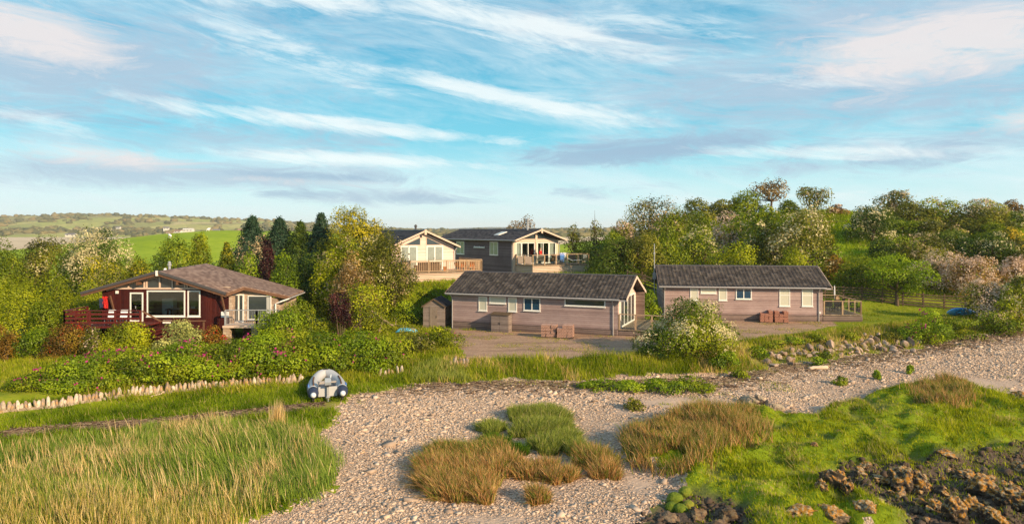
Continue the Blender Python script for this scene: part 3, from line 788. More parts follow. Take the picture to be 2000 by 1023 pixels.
def lodge(name, label, loc, rz, L, W, eave, ridge, clad='clad', tile='tile', oh=(.35, .7), seed=1, gable_hole=True):
    root = empty(name, loc, rz, label=label, cat='lodge', group='weatherboarded holiday lodges')
    ey = .38; run = W / 2 + ey; S = math.hypot(run, ridge - eave); t = 0.15
    wtop = eave + (ridge - eave) * ey / run - .10
    m = MB(); m.box(0, L, 0, t, .0, wtop); m.box(0, L, W - t, W, .0, wtop)
    pent = lambda x: [(x, t, 0), (x, W - t, 0), (x, W - t, wtop), (x, W / 2, ridge - .16), (x, t, wtop)]
    m.prism(pent(0.002), (t, 0, 0)); m.prism(pent(L - t - .002), (t, 0, 0)); m.box(.2, L - .2, .2, W - .2, .5, .55)
    m.build('wall', M[clad], root)
    c, s = run / S, (ridge - eave) / S
    tiled_roof(root, [((-oh[0], -ey, eave), (1, 0, 0), (0, c, s), L + sum(oh), S), ((L + oh[1], W + ey, eave), (-1, 0, 0), (0, -c, s), L + sum(oh), S)], tile, seed=seed)
    MB().tube([(-oh[0] - .02, W / 2, ridge + .015), (L + oh[1] + .02, W / 2, ridge + .015)], .085, 8).build('ridge_cap', M['flue'], root)
    for x in (-oh[0] - .035, L + oh[1] + .003):
        b = MB(); b.prism([(x, -ey - .02, eave - .15), (x, -ey - .02, eave + .05), (x, W / 2, ridge + .05), (x, W / 2, ridge - .16)], (.032, 0, 0))
        b.prism([(x, W + ey + .02, eave - .15), (x, W + ey + .02, eave + .05), (x, W / 2 + .002, ridge + .05), (x, W / 2 + .002, ridge - .16)], (.032, 0, 0))
        b.build('bargeboard', M['timber_pale' if x > 0 else 'skirt'], root)
    MB().box(-oh[0], L + oh[1], -ey + .02, -ey + .05, eave - .16, eave - .03).build('fascia', M['gutter'], root)
    MB().tube([(-oh[0], -ey - .05, eave - .05), (L + oh[1] * .3, -ey - .05, eave - .05)], .055, 8).build('gutter', M['gutter'], root)
    for x in (.1, L - .32):
        MB().tube([(x, -ey - .05, eave - .08), (x, -ey * .6, eave - .28), (x, -.06, eave - .42), (x, -.06, .08)], .036, 8).build('downpipe', M['gutter'], root)
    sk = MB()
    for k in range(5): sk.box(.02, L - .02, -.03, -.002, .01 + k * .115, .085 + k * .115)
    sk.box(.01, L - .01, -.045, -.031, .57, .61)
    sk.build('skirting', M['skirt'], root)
    return root

def lodge_deck(root, x0, x1, y0, y1, z, rails, mat='timber', skirt='skirt', h=1.0):
    d = MB(); d.box(x0, x1, y0, y1, z - .08, z); o = d.build('deck', M['deck'], root)
    s = MB(); n = max(2, int(z / .13))
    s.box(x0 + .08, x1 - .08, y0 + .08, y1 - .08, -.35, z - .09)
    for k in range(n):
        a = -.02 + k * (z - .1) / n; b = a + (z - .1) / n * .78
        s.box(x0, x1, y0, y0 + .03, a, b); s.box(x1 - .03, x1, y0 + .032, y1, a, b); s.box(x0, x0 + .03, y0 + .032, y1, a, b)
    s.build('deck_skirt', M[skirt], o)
    for (p, q, n, style, sl) in rails: balustrade(o, p, q, z, h, n, style, mat, skip_last=sl)
    return o

# ------------------------------------------------------------------ the two brown lodges
th = math.radians(-22.0)
Lm, W6 = 13.0, 6.1
mid = lodge('holiday_lodge', 'long weathered timber lodge with dark tiled roof in the middle, garden shed at its end', (7.4 - Lm * math.cos(th), 48.4 - Lm * math.sin(th), .93), th, Lm, W6, 2.80, 4.2, seed=3)
for ua, ub, va, vb, p, mu in [(935.2, 951.6, 579, 606.7, 'blind', ()), (956.3, 988, 578.6, 592.5, 'blind', ()), (993, 1009.6, 580.7, 608, 'blind', ()), (1023, 1055.6, 581.5, 606.7, 'pane_blue', (.5,)), (1103, 1182.5, 582.8, 598, 'pane_dark', ())]:
    face_window(mid, ua, ub, va, vb, p, mull=mu)
window(mid, (Lm + .031, .55, .66), PI / 2, 4.7, 2.15, 'pane_dark', fw=.13, mull=(.25, .5, .75), name='patio_door', handle=True)
window(mid, (Lm + .031, 2.45, 3.05), PI / 2, 1.2, .42, 'pane_dark', fw=.06)
MB().box(Lm + .003, Lm + .03, .16, W6 - .16, .62, 2.83).build('gable_lining', M['clad_pale'], mid)
MB().prism([(Lm + .003, .3, 2.835), (Lm + .003, W6 - .3, 2.835), (Lm + .003, W6 / 2, 3.98)], (.027, 0, 0)).build('gable_lining', M['clad_pale'], mid)
MB().box(Lm + .001, Lm + .68, W6 - .13, W6 - .01, .0, 2.8).build('wing_wall', M['skirt'], mid)
lodge_deck(mid, Lm + .035, Lm + 3.6, .0, 5.9, .68, [((Lm + .1, .06), (Lm + 3.5, .06), 4, 'glass', False), ((Lm + 3.5, .06), (Lm + 3.5, 5.8), 4, 'glass', False)])

tr = math.radians(-7.0)
Lr = 12.3
rgt = lodge('holiday_lodge', 'pinkish timber lodge standing apart beside the hillside, table and chairs on its end deck', (24.4 - Lr * math.cos(tr), 54.3 - Lr * math.sin(tr), 1.22), tr, Lr, W6, 2.83, 4.27, oh=(.35, .55), seed=5)
for ua, ub, va, vb, p, mu, trn in [(1348, 1364, 561.5, 586, 'blind', (), ()), (1368.5, 1399, 561.8, 572.8, 'blind', (), ()), (1403.6, 1420, 562, 586.6, 'blind', (), ()), (1437, 1468, 563, 584, 'pane_blue', (.5,), ()),
                                  (1522, 1543, 563.7, 597.8, 'blind', (), (.63,)), (1566, 1587.5, 564, 598, 'blind', (), (.63,))]:
    face_window(rgt, ua, ub, va, vb, p, mull=mu, trans=trn)
lodge_deck(rgt, Lr + .01, Lr + 2.95, -.05, 5.4, .70, [((Lr + .1, .02), (Lr + 2.85, .02), 3, 'glass', False), ((Lr + 2.85, .02), (Lr + 2.85, 5.3), 5, 'glass', False), ((Lr + 2.75, 5.3), (Lr + .1, 5.3), 3, 'glass', False)])
MB().box(Lr - .28, Lr - .16, -.07, -.002, .75, .9).build('meter_box', M['plastic_white'], rgt)

# ------------------------------------------------------------------ cream lodge and its upper neighbour
ta = math.radians(27.0)
A = empty('holiday_lodge', (-10.99, 63.15, 3.85), ta, label='cream boarded lodge with gable glazing and slatted wooden balcony up the slope', cat='lodge', group='weatherboarded holiday lodges')
def upper_lodge(root, D, W, fl, eave, ridge, ohf, clad, tile, seed):
    """gable to the front (local -y), ridge along local y"""
    ex = .42; run = W / 2 + ex; S = math.hypot(run, ridge - eave); t = .15; c, s = run / S, (ridge - eave) / S
    wt = eave + (ridge - eave) * ex / run - .1
    m = MB(); m.box(0, t, t, D, -.6, wt); m.box(W - t, W, t, D, -.6, wt); m.prism([(0, D - t, -.6), (W, D - t, -.6), (W, D - t, wt), (W / 2, D - t, ridge - .15), (0, D - t, wt)], (0, t - .002, 0))
    m.box(.16, W - .16, .16, D - .16, fl - .2, fl)
    m.build('wall', M[clad], root)
    tiled_roof(root, [((-ex, D + .3, eave), (0, -1, 0), (c, 0, s), D + .3 + ohf, S), ((W + ex, -ohf, eave), (0, 1, 0), (-c, 0, s), D + .3 + ohf, S)], tile, seed=seed, course=.36, amp=.02)
    MB().tube([(W / 2, -ohf - .02, ridge + .015), (W / 2, D + .3, ridge + .015)], .08, 8).build('ridge_cap', M['flue'], root)
    y = -ohf - .04
    for sgn, x in ((1, -ex), (-1, W + ex)):
        MB().prism([(x - .02 * sgn, y, eave - .11), (x - .02 * sgn, y, eave + .05), (W / 2 - .001 * sgn, y, ridge + .06), (W / 2 - .001 * sgn, y, ridge - .1)], (0, .035, 0)).build('bargeboard', M['timber_pale'], root)
    MB().box(W / 2 - .11, W / 2 + .11, y - .02, y + .03, ridge - .38, ridge + .1).build('finial_block', M['timber_pale'], root)
    for x in (-ex - .05, W + ex + .05):
        MB().tube([(x, -ohf + .05, eave - .03), (x, D, eave - .03)], .055, 8).build('gutter', M['gutter'], root)
    return wt
wtA = upper_lodge(A, 14.0, 6.1, .9, 3.12, 4.62, .6, 'clad_pale', 'tile_slate', 7)
g = MB(); g.prism([(0, 0, -.6), (6.1, 0, -.6), (6.1, 0, wtA), (3.05, 0, 4.45), (0, 0, wtA)], (0, .149, 0)); g.build('gable_wall', M['clad_pale'], A)
for ua, ub in ((782, 815), (832.5, 865)):
    x0 = on_face(A, ua, 495)[0]; x1 = on_face(A, ub, 495)[0]; z1 = on_face(A, 820, 480)[2]
    window(A, (x0, -.001, .93), 0, x1 - x0, z1 - .93, 'pane_curtain', fw=.11, mull=(.5,), trans=(.36,), name='french_door', handle=True)
def tri_pane(root, pts, y, name='gable_window', frame='timber_pale'):
    cx = sum(p[0] for p in pts) / 3; cz = sum(p[1] for p in pts) / 3
    o = MB().prism([(cx + (x - cx) * 1.12, y, cz + (z - cz) * 1.22) for x, z in pts], (0, .03, 0)).build(name, M[frame], root)
    MB().prism([(x, y - .012, z) for x, z in pts], (0, .011, 0)).build('pane', M['pane_dark'], o)
tri_pane(A, [(1.25, 3.32), (2.72, 3.32), (2.72, 3.98)], -.031); tri_pane(A, [(4.85, 3.32), (3.38, 3.98), (3.38, 3.32)], -.031)
MB().tube([(6.3, -.4, 3.02), (6.16, -.1, 2.75), (6.16, -.06, .95)], .04, 8).build('downpipe', M['white'], A)
dk = MB().box(.93, 8.0, -2.4, -.002, .8, .88).box(6.11, 8.0, .0, 3.0, .8, .88).build('deck', M['deck'], A)
s = MB()
for k in range(7):
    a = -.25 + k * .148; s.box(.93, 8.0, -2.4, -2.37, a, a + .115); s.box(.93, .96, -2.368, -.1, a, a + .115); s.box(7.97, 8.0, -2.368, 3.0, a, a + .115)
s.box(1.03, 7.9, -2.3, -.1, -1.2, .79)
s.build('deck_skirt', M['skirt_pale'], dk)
balustrade(dk, (.98, -2.35), (7.95, -2.35), .88, 1.02, 5, 'bars', 'timber', gap=.17)
balustrade(dk, (7.95, -2.35), (7.95, 3.0), .88, 1.02, 4, 'bars', 'timber', gap=.17)
balustrade(dk, (.98, -2.35), (.98, -.05), .88, 1.02, 2, 'bars', 'timber', gap=.17)
for (x, y, z0, z1, r_) in ((4.1, 5.2, 4.0, 5.25, .11), (1.2, 7.5, 3.6, 5.0, .08)):
    MB().lathe([(r_, 0), (r_, z1 - z0 - .25), (r_ * 1.5, z1 - z0 - .22), (r_ * 1.5, z1 - z0 - .12), (r_ * .8, z1 - z0 - .1), (r_ * .8, z1 - z0)], (x, y, z0), 12).build('flue', M['flue'], A)

tb = math.radians(35.0)
B = empty('holiday_lodge', (.13, 73.07, 3.95), tb, label='dark grey boarded lodge with glazed gable and glass-sided deck, highest of the lodges', cat='lodge', group='weatherboarded holiday lodges')
DB, flB = 16.0, .98
wtB = upper_lodge(B, DB, 6.1, flB, 3.52, 4.64, 1.0, 'clad_dark', 'tile_slate', 9)
# glazed gable with a real opening and a room behind it
g = MB(); g.box(0, .35, 0, .149, -.6, wtB); g.box(5.75, 6.1, 0, .149, -.6, wtB); g.box(.351, 5.749, 0, .149, -.6, flB); g.box(.351, 5.749, .002, .14, 3.28, wtB + .02); g.box(2.92, 3.18, -.03, .148, flB, 4.45)
g.build('gable_wall', M['timber_pale'], B)
for sgn in (0, 1):
    fx = (lambda x: x) if sgn == 0 else (lambda x: 6.1 - x)
    p = [(fx(.55), 3.66), (fx(2.9), 3.66), (fx(2.9), 4.38)]
    if sgn: p = p[::-1]
    tri_pane(B, p, -.0)
for x0, w_, bl, nm in ((.36, .72, [(0, .9)], 'window'), (1.1, 1.75, [(.45, .55)], 'sliding_door'), (3.2, 1.6, [(.3, .42)], 'sliding_door'), (4.82, .92, [(0, .8)], 'window')):
    window(B, (x0, .06, flB + .01), 0, w_, 2.26, 'glass', fw=.08, mull=(.5,) if w_ > 1.2 else (), name=nm, blind=bl)
rm = MB(); rm.box(.2, 5.9, 5.0, 5.05, flB, 3.5); rm.build('room_partition', M['room_pale'], B)
MB().box(.9, 2.9, 3.8, 4.6, flB, flB + .75).box(.9, 2.9, 4.5, 4.7, flB + .75, flB + 1.1).build('sofa', M['navy_cloth'], B)
MB().box(3.9, 5.2, 3.0, 3.8, flB + .7, flB + .76).box(4.0, 4.1, 3.1, 3.2, flB, flB + .7).box(5.0, 5.1, 3.6, 3.7, flB, flB + .7).build('table', M['brown_wicker'], B)
for ua, ub, va, vb, mu, tl in ((892, 907, 471.5, 496, (.5,), 0), (926, 946.5, 472, 483.5, (.5,), 1), (957, 973, 472.5, 498, (.5,), 0)):
    o = face_window(B, ua, ub, va, vb, 'blind' if tl else 'pane_curtain', axis=0, val=0.0, mull=mu)
    if tl: o.rotation_euler.x = math.radians(-16)
    else:
        w_ = o.data.vertices[8].co.x if False else None
MB().tube([(-.45, -.7, 3.45), (-.2, -.12, 3.2), (-.06, .12, 3.0), (-.06, .12, -.3)], .045, 8).build('downpipe', M['gutter'], B)
MB().tube([(6.5, -.7, 3.45), (6.2, -.1, 3.2), (6.16, -.06, 1.0)], .045, 8).build('downpipe', M['gutter'], B)
sl = MB().box(-.6, .6, -.5, .5, 0, .09).build('skylight', M['white'], B); sl.location = (1.5, 4.6, 4.16); sl.rotation_euler = (0, -math.atan2(1.12, 3.47), 0)
sp_ = MB().box(-.5, .5, -.4, .4, .091, .1).build('pane', M['blind'], sl)
MB().lathe([(.11, 0), (.11, 1.0), (.17, 1.02), (.17, 1.12), (.1, 1.14), (.19, 1.2), (.19, 1.3), (.05, 1.34)], (2.9, 1.4, 4.5), 12).build('flue', M['steel'], B)
db = MB().box(.25, 7.9, -3.1, -.002, flB - .1, flB - .02).box(6.11, 7.9, 0, 2.5, flB - .1, flB - .02).build('deck', M['deck'], B)
s = MB()
for k in range(7):
    a = -.2 + k * .148; s.box(.25, 7.9, -3.1, -3.07, a, a + .11); s.box(.25, .28, -3.068, -.1, a, a + .11); s.box(7.87, 7.9, -3.068, 2.5, a, a + .11)
s.box(.33, 7.8, -3.0, -.1, -1.4, flB - .11)
s.build('deck_skirt', M['skirt_pale'], db)
balustrade(db, (.3, -3.05), (7.85, -3.05), flB - .02, 1.02, 6, 'glass', 'timber')
balustrade(db, (.3, -.1), (.3, -3.05), flB - .02, 1.02, 3, 'glass', 'timber', skip_last=True)
balustrade(db, (7.85, -3.05), (7.85, 2.4), flB - .02, 1.02, 4, 'glass', 'timber')

# ------------------------------------------------------------------ the red-brown chalet on the left
C = empty('chalet', (0, 0, 1.0), 0, label='dark red boarded chalet with stone side wing and low brown shingle roof', cat='chalet')
yw = 47.6; X = lambda u, y=yw: (u - 1000) / FPX * y
Z = lambda v, y=yw: CAMZ - (v - HZ) / FPX * y - 1.0
xl, xr = -28.2, -19.48; xa = -24.1; beam = Z(563)
ops = [(X(254), X(280), 1.25, Z(571)), (X(287), X(362), Z(618), Z(567)), (X(366.5), X(391.5), Z(618), Z(567))]
w_ = MB(); cx_ = xl
for (a, b, z0, z1) in ops:
    w_.box(cx_, a, yw, yw + .15, -.2, beam - .06); w_.box(a, b, yw, yw + .15, -.2, z0); w_.box(a, b, yw, yw + .15, z1, beam - .06); cx_ = b
w_.prism([(cx_, yw, -.2), (xr, yw, -.2), (xr, yw, 3.02), (-20.75, yw, beam - .07), (cx_, yw, beam - .07)], (0, .15, 0))
w_.box(xl, xl + .15, yw + .15, 57, -.2, 3.3)
w_.build('wall', M['clad_red'], C)
st = MB(); st.box(xr + .002, -16.4, 48.2, 48.4, 1.1, 2.72); st.box(-16.6, -16.4, 48.401, 52.6, -.2, 2.78); st.box(xr + .001, xr + .2, yw - .0, 48.19, -.2, 3.0); st.box(xr + .2, -15.9, 49.6, 49.8, -.2, 1.0)
st.prism([(xr + .201, 48.2, 2.721), (-16.45, 48.2, 2.721), (-18.45, 48.2, 3.36), (xr + .201, 48.2, 3.06)], (0, .2, 0)); st.build('stone_wall', M['stone_wall'], C)
# glazed gable above the beam
zg = lambda x: (Z(530, 47.0) - .30 - (xa - x) * .262) if x < xa else (Z(530, 47.0) - .30 - (x - xa) * .30)
MB().box(xl + .5, -20.95, yw - .04, yw + .1, beam - .055, beam + .05).build('gable_beam', M['timber_pale'], C)
gp = MB(); gp.prism([(xl + .65, yw + .05, beam + .05), (-21.1, yw + .05, beam + .05), (xa, yw + .05, zg(xa) - .02)], (0, .02, 0)); gp.build('gable_glazing', M['pane_dark'], C)
gb = MB()
for u in (251, 282, 286.5, 312, 337, 361, 366):
    x = X(u); gb.box(x - .045, x + .045, yw - .03, yw + .04, beam + .05, zg(x) - .02)
gb.prism([(xl + .3, yw - .03, zg(xl + .3) - .08), (xl + .3, yw - .03, zg(xl + .3) + .03), (xa, yw - .03, zg(xa) + .05), (xa, yw - .03, zg(xa) - .09)], (0, .06, 0))
gb.prism([(-20.7, yw - .03, zg(-20.7) + .03), (-20.7, yw - .03, zg(-20.7) - .08), (xa + .001, yw - .03, zg(xa) - .09), (xa + .001, yw - .03, zg(xa) + .05)], (0, .06, 0))
gb.build('gable_glazing_bars', M['timber_pale'], C)
for (a, b, z0, z1), nm, mu, hd in zip(ops, ('door', 'picture_window', 'window'), ((), (), ()), (True, False, False)):
    window(C, (a, yw + .05, z0), 0, b - a, z1 - z0, 'glass', fw=.09, mull=mu, name=nm, handle=hd, depth=.08)
# room seen through the glass
MB().box(xl + .2, xr - .05, 53.0, 53.1, 1.2, 3.6).box(xl + .16, xr - .02, yw + .16, 53.0, 1.1, 1.2).box(xl + .16, xr - .02, yw + .2, 53.0, 3.55, 3.6).build('room_lining', M['room'], C)
MB().box(X(340), X(366), 48.3, 49.0, 1.2, 1.62).box(X(340), X(366), 48.95, 49.15, 1.62, 1.95).box(X(367), X(392), 48.3, 49.0, 1.2, 1.62).box(X(367), X(392), 48.95, 49.15, 1.62, 1.95).build('sofa', M['red_cloth'], C)
MB().box(-24.6, -23.3, 49, 49.8, 1.86, 1.92).box(-24.5, -24.4, 49.1, 49.2, 1.2, 1.86).box(-23.5, -23.4, 49.1, 49.2, 1.2, 1.86).box(-24.5, -24.4, 49.6, 49.7, 1.2, 1.86).box(-23.5, -23.4, 49.6, 49.7, 1.2, 1.86).build('dining_table', M['brown_beam'], C)
MB().box(-25.6, -24.8, 50.6, 51.2, 1.2, 2.5).box(-25.5, -24.9, 50.58, 50.6, 1.9, 2.4).build('kitchen_units', M['white'], C)
MB().box(-24.3, -23.6, 49.2, 49.6, 1.921, 1.96).box(-22.9, -22.6, 49.4, 49.7, 1.2, 2.1).build('chair', M['timber_pale'], C)
# roof: left slope, steeper front slope over the red wall, long low slope over the stone wing
yf = 47.0; zr_ = Z(530, 47.0)
Vp = dict(A=(xa, yf, zr_), B=(-25.3, 57.3, zr_ + .05), L=(-29.45, yf + .25, Z(571.5, 47.25)), LB=(-30.0, 57.6, Z(571, 47.25) + .0), F=(-19.45, yf + .1, Z(572.5, 47.1)), E=(-18.5, 47.75, Z(560, 47.75)), D=(-15.55, 48.3, Z(578.5, 48.3)), Cc=(-15.95, 53.0, Z(568, 53.0)))
def slopes():
    V, F, Rn = [], [], []
    def patch(p, q, r_, s_, nu, nv):
        p, q, r_, s_ = map(np.array, (p, q, r_, s_)); base = len(V)
        for j in range(nv + 1):
            for i in range(nu + 1):
                a, b = i / nu, j / nv
                pt = (p * (1 - a) + q * a) * (1 - b) + (s_ * (1 - a) + r_ * a) * b
                V.append(tuple(pt + np.array([0, 0, .022 * (1 - (b * nv / 2) % 1) if nv > 8 else 0]))); Rn.append(float(_hash(np.array([(j // 2) * 977 + (i // 2) * 131 + base]))[0]))
        for j in range(nv):
            for i in range(nu): k = base + j * (nu + 1) + i; F.append((k, k + 1, k + nu + 2, k + nu + 1))
    patch(Vp['F'], Vp['E'], Vp['B'], Vp['A'], 30, 40)
    patch(Vp['D'], Vp['Cc'], Vp['B'], Vp['E'], 44, 56)
    patch(Vp['LB'], Vp['L'], Vp['A'], Vp['B'], 60, 40)
    n0 = len(V)
    return npmesh('roof', np.array(V), np.array(F), M['felt'], C, attrs={'rnd': np.array(Rn)})
rf = slopes(); md = rf.modifiers.new('thickness', 'SOLIDIFY'); md.thickness = .12; md.offset = 1 if False else -1
def verge(pts, name, mat, h=.2, dz=0.0, dy=-.05):
    m = MB()
    for p, q in zip(pts, pts[1:]):
        p = Vector(p) + Vector((0, dy, dz)); q = Vector(q) + Vector((0, dy, dz)); m.bar(p, q, .06, h)
    return m.build(name, M[mat], C)
verge([Vp['L'], Vp['A'], Vp['F']], 'verge_tiles', 'flue', .17, -.03)
verge([Vp['L'], Vp['A'], Vp['F']], 'bargeboard', 'brown_beam', .16, -.2, .02)
verge([Vp['F'], Vp['E'], Vp['D']], 'bargeboard', 'brown_beam', .19, -.13, .02)
MB().box(xa - .07, xa + .07, yf - .12, yf - .03, zr_ - .3, zr_ + .06).build('finial_block', M['white'], C)
for u in (276, 353, 425): MB().bar((X(u), yf + .05, Z(553 if u < 400 else 570) + .02), (X(u), yw, Z(553 if u < 400 else 570) + .02), .14, .2).build('purlin_end', M['brown_beam'], C)
for x, dx_ in ((-20.3, -.0), (xl + .3, 0)):
    MB().bar((x + .5, yw - .45, 3.05), (x + .62, yw - .03, 1.6), .1, .1).build('roof_brace', M['brown_beam'], C)
MB().tube([Vector(Vp['D']) + Vector((.06, -.02, -.12)), Vector(Vp['Cc']) + Vector((.06, 0, -.12))], .05, 8).build('gutter', M['gutter'], C)
MB().tube([Vector(Vp['D']) + Vector((0, .02, -.16)), (-16.1, 48.15, 2.55), (-16.45, 48.12, 2.4), (-16.45, 48.12, 1.1)], .05, 8).build('downpipe', M['white'], C)
MB().lathe([(.09, 0), (.09, .5), (.15, .52), (.15, .62), (.1, .64), (.12, .75), (.04, .85)], (X(331, 52.5), 52.5, Z(528, 52.5) - .15), 12).build('flue', M['steel'], C)
MB().lathe([(.12, 0), (.12, .12), (.07, .25)], (X(322.5, 52), 52, Z(527.5, 52) - .1), 10).build('roof_vent', M['white'], C)
window(C, (X(456, 48.2), 48.2, 1.13), 0, X(477, 48.2) - X(456, 48.2), Z(574, 48.2) - 1.13, 'pane_dark', fw=.1, mull=(.5,), name='french_door', handle=True)
window(C, (X(484, 48.2), 48.2, Z(624, 48.2)), 0, X(530, 48.2) - X(484, 48.2), Z(577, 48.2) - Z(624, 48.2), 'pane_dark', fw=.06, name='window')
MB().box(X(521, 48.2), X(527, 48.2), 48.165, 48.171, Z(622, 48.2), Z(580, 48.2)).build('curtain', M['curtain'], C)
bal = MB().box(-19.47, -15.7, 46.5, 48.19, .95, 1.1).build('balcony', M['timber_pale'], C)
balustrade(bal, (-19.3, 46.58), (-17.2, 46.58), 1.1, 1.0, 2, 'metal', 'steel'); balustrade(bal, (-17.2, 46.58), (-15.75, 46.7), 1.1, 1.0, 2, 'metal', 'steel')
for x in (-19.45, -17.55): MB().box(x, x + .42, 46.55, 46.97, -.3, .94).build('stone_pier', M['stone_wall'], bal)
MB().box(X(432, 47.5), X(447, 47.5) - .01, yw - .12, yw - .003, Z(619), Z(608)).build('meter_box', M['plastic_white'], C)
MB().box(X(227), X(232), yw - .1, yw - .003, Z(573), Z(567.5)).build('wall_lamp', M['white'], C)
for u in (319, 336): pass
MB().box(X(319), X(336), yw - .09, yw - .003, Z(631), Z(625)).build('vent_grille', M['white'], C)
# red deck with its rails
zd = 1.25
dkc = MB().box(-29.2, X(275, 45), 45.0, yw - .003, zd - .1, zd).box(X(275, 45) + .002, -20.0, 46.5, yw - .003, zd - .45, zd - .36).build('deck', M['red_timber'], C)
def red_rail(p, q, n, hgt=1.0):
    p = Vector((*p, zd)); q = Vector((*q, zd)); up = Vector((0, 0, 1))
    for k in range(n): b = p.lerp(q, k / (n - 1)); MB().bar(b - up * .5, b + up * hgt, .1, .1).build('rail_post', M['red_timber'], dkc)
    for zz, h_ in ((.25, .13), (.52, .13), (.8, .15)): MB().bar(p + up * zz, q + up * zz, .05, h_).build('rail', M['red_timber'], dkc)
    MB().bar(p + up * (hgt + .03), q + up * (hgt + .03), .16, .05).build('top_rail', M['red_timber'], dkc)
red_rail((-29.15, 45.05), (X(275, 45) - .05, 45.05), 4); red_rail((-29.15, 45.05), (-29.15, 47.5), 2)
xs_ = X(277, 45)
MB().bar((xs_, 45.06, zd + 1.0), (xs_ + 1.05, 45.3, zd + .32), .1, .09).bar((xs_ + 1.05, 45.3, zd + .32), (-20.2, 45.6, zd + .3), .12, .07).build('stair_rail', M['brown_beam'], dkc)
for k in range(5): MB().box(xs_ + .1 + k * .24, xs_ + .33 + k * .24, 45.1, 46.4, zd - .25 - k * .16, zd - .2 - k * .16).build('step', M['red_timber'], dkc)
s = MB()
for k in range(4): s.box(xs_ + .1, -20.1, 45.7, 45.73, -.2 + k * .3, -.02 + k * .3)
s.build('deck_skirt', M['clad_red'], dkc)
for x in (-22.5, -20.4): MB().box(x, x + .1, 45.62, 45.7, -.2, zd + .28).build('rail_post', M['brown_beam'], dkc)

# ------------------------------------------------------------------ garden sheds, stacks, poles
def gable_shed():
    root = empty('garden_shed', (-6.9, 53.7, .9), math.radians(-8), label='small weathered garden shed with black felt roof at the end of the middle lodge', cat='shed')
    W, D, e, r_ = 1.72, 2.3, 1.78, 2.3
    m = MB(); m.box(.02, .08, .05, D, 0, e); m.box(W - .08, W - .02, .05, D, 0, e); m.prism([(0, 0, 0), (W, 0, 0), (W, 0, e - .03), (W / 2, 0, r_ - .03), (0, 0, e - .03)], (0, .05, 0)); m.prism([(0, D, 0), (W, D, 0), (W, D, e - .03), (W / 2, D, r_ - .03), (0, D, e - .03)], (0, .05, 0)); m.build('wall', M['shed'], root)
    for s_ in (0, 1):
        f = (lambda x: x) if s_ == 0 else (lambda x: W - x)
        MB().prism([(f(-.12), -.12, e - .09), (f(-.12), -.12, e - .05), (f(W / 2), -.12, r_ + .05), (f(W / 2), -.12, r_ - .005)], (0, D + .3, 0)).build('roof', M['felt_black'], root)
        MB().prism([(f(-.1), -.15, e - .16), (f(-.1), -.15, e - .05), (f(W / 2 - .003), -.15, r_ + .04), (f(W / 2 - .003), -.15, r_ - .07)], (0, .028, 0)).build('bargeboard', M['timber_dark'], root)
    d = MB().box(.5, 1.12, -.03, -.003, .06, 1.72).build('door', boards('shed_door_boards', (.16, .12, .09), (.25, .19, .15), (.34, .27, .22), pitch=.1, axis=0, grain=(22, 2, 2)), root)
    MB().box(1.04, 1.07, -.06, -.031, .85, 1.0).build('handle', M['black'], d)
gable_shed()
cb = empty('storage_cupboard', (0, 0, 0), th, label='low wooden storage cupboard against the front wall of the middle lodge', cat='cupboard')
x0, _, z0 = on_face(mid, 966.5, 652); x1 = on_face(mid, 1003.5, 652)[0]; wc = x1 - x0 - .12
cb.location = mid.matrix_basis @ Vector((x0, -.75, 0)); cb.location.z = float(H(cb.location.x, cb.location.y)) - .02
MB().box(0, wc, 0, .66, .03, 1.28).build('body', M['shed'], cb)
MB().prism([(-.05, -.08, 1.29), (-.05, .68, 1.4), (-.05, .68, 1.44), (-.05, -.08, 1.33)], (wc + .1, 0, 0)).build('lid', M['timber_dark'], cb)
for k in (0, 1):
    d = MB().box(.04 + k * (wc - .06) / 2, .02 + (k + 1) * (wc - .06) / 2, -.025, -.002, .1, 1.2).build('door', M['shed'], cb)
    MB().box((wc / 2 - .08) + k * .1, (wc / 2 - .06) + k * .1, -.045, -.026, .6, .75).build('handle', M['black'], d)

def stack(label, u, v, wpx, hpx, mat, grp, seed):
    g_ = G(u, v); Y = g_[1]; w = wpx / FPX * Y; h = hpx / FPX * Y; r = np.random.default_rng(seed)
    root = empty('paver_stack', (g_[0], Y, float(H(*g_)) - .02), th * .6, label=label, cat='paver stack', group=grp)
    p = MB()
    for k in range(3): p.box(-w / 2, w / 2, k * .38, k * .38 + .1, 0, .1)
    p.build('pallet', M['timber_dark'], root)
    rows, cols = 4, 3
    for j in range(rows):
        for i in range(cols):
            ww = w / cols; hh = (h - .1) / rows; q = r.uniform(-.018, .018, 3)
            if j == rows - 1 and r.random() < .4: continue
            b = MB().box(-ww / 2 + .006, ww / 2 - .006, 0, .85, 0, hh - .008).build('block_pack', M[mat], root)
            b.location = (-w / 2 + ww * (i + .5) + q[0], q[1] * 2 + .02, .1 + j * hh); b.rotation_euler = (0, 0, q[2] * 2)
    return root
stack('pinkish paver stack nearer the storage cupboard, by the middle lodge wall', 1071, 660.5, 29, 26, 'pavers', 'stacks of paving blocks', 1)
stack('pinkish paver stack with white dust, nearer the patio deck of the middle lodge', 1103, 662, 31, 27, 'pavers', 'stacks of paving blocks', 2)
stack('red brick paver stack by the pinkish lodge, farther from its deck', 1497.5, 630.5, 23, 24, 'pavers_red', 'stacks of paving blocks', 3)
stack('red brick paver stack by the pinkish lodge, nearer its deck', 1526.5, 630.5, 25, 23, 'pavers_red', 'stacks of paving blocks', 4)

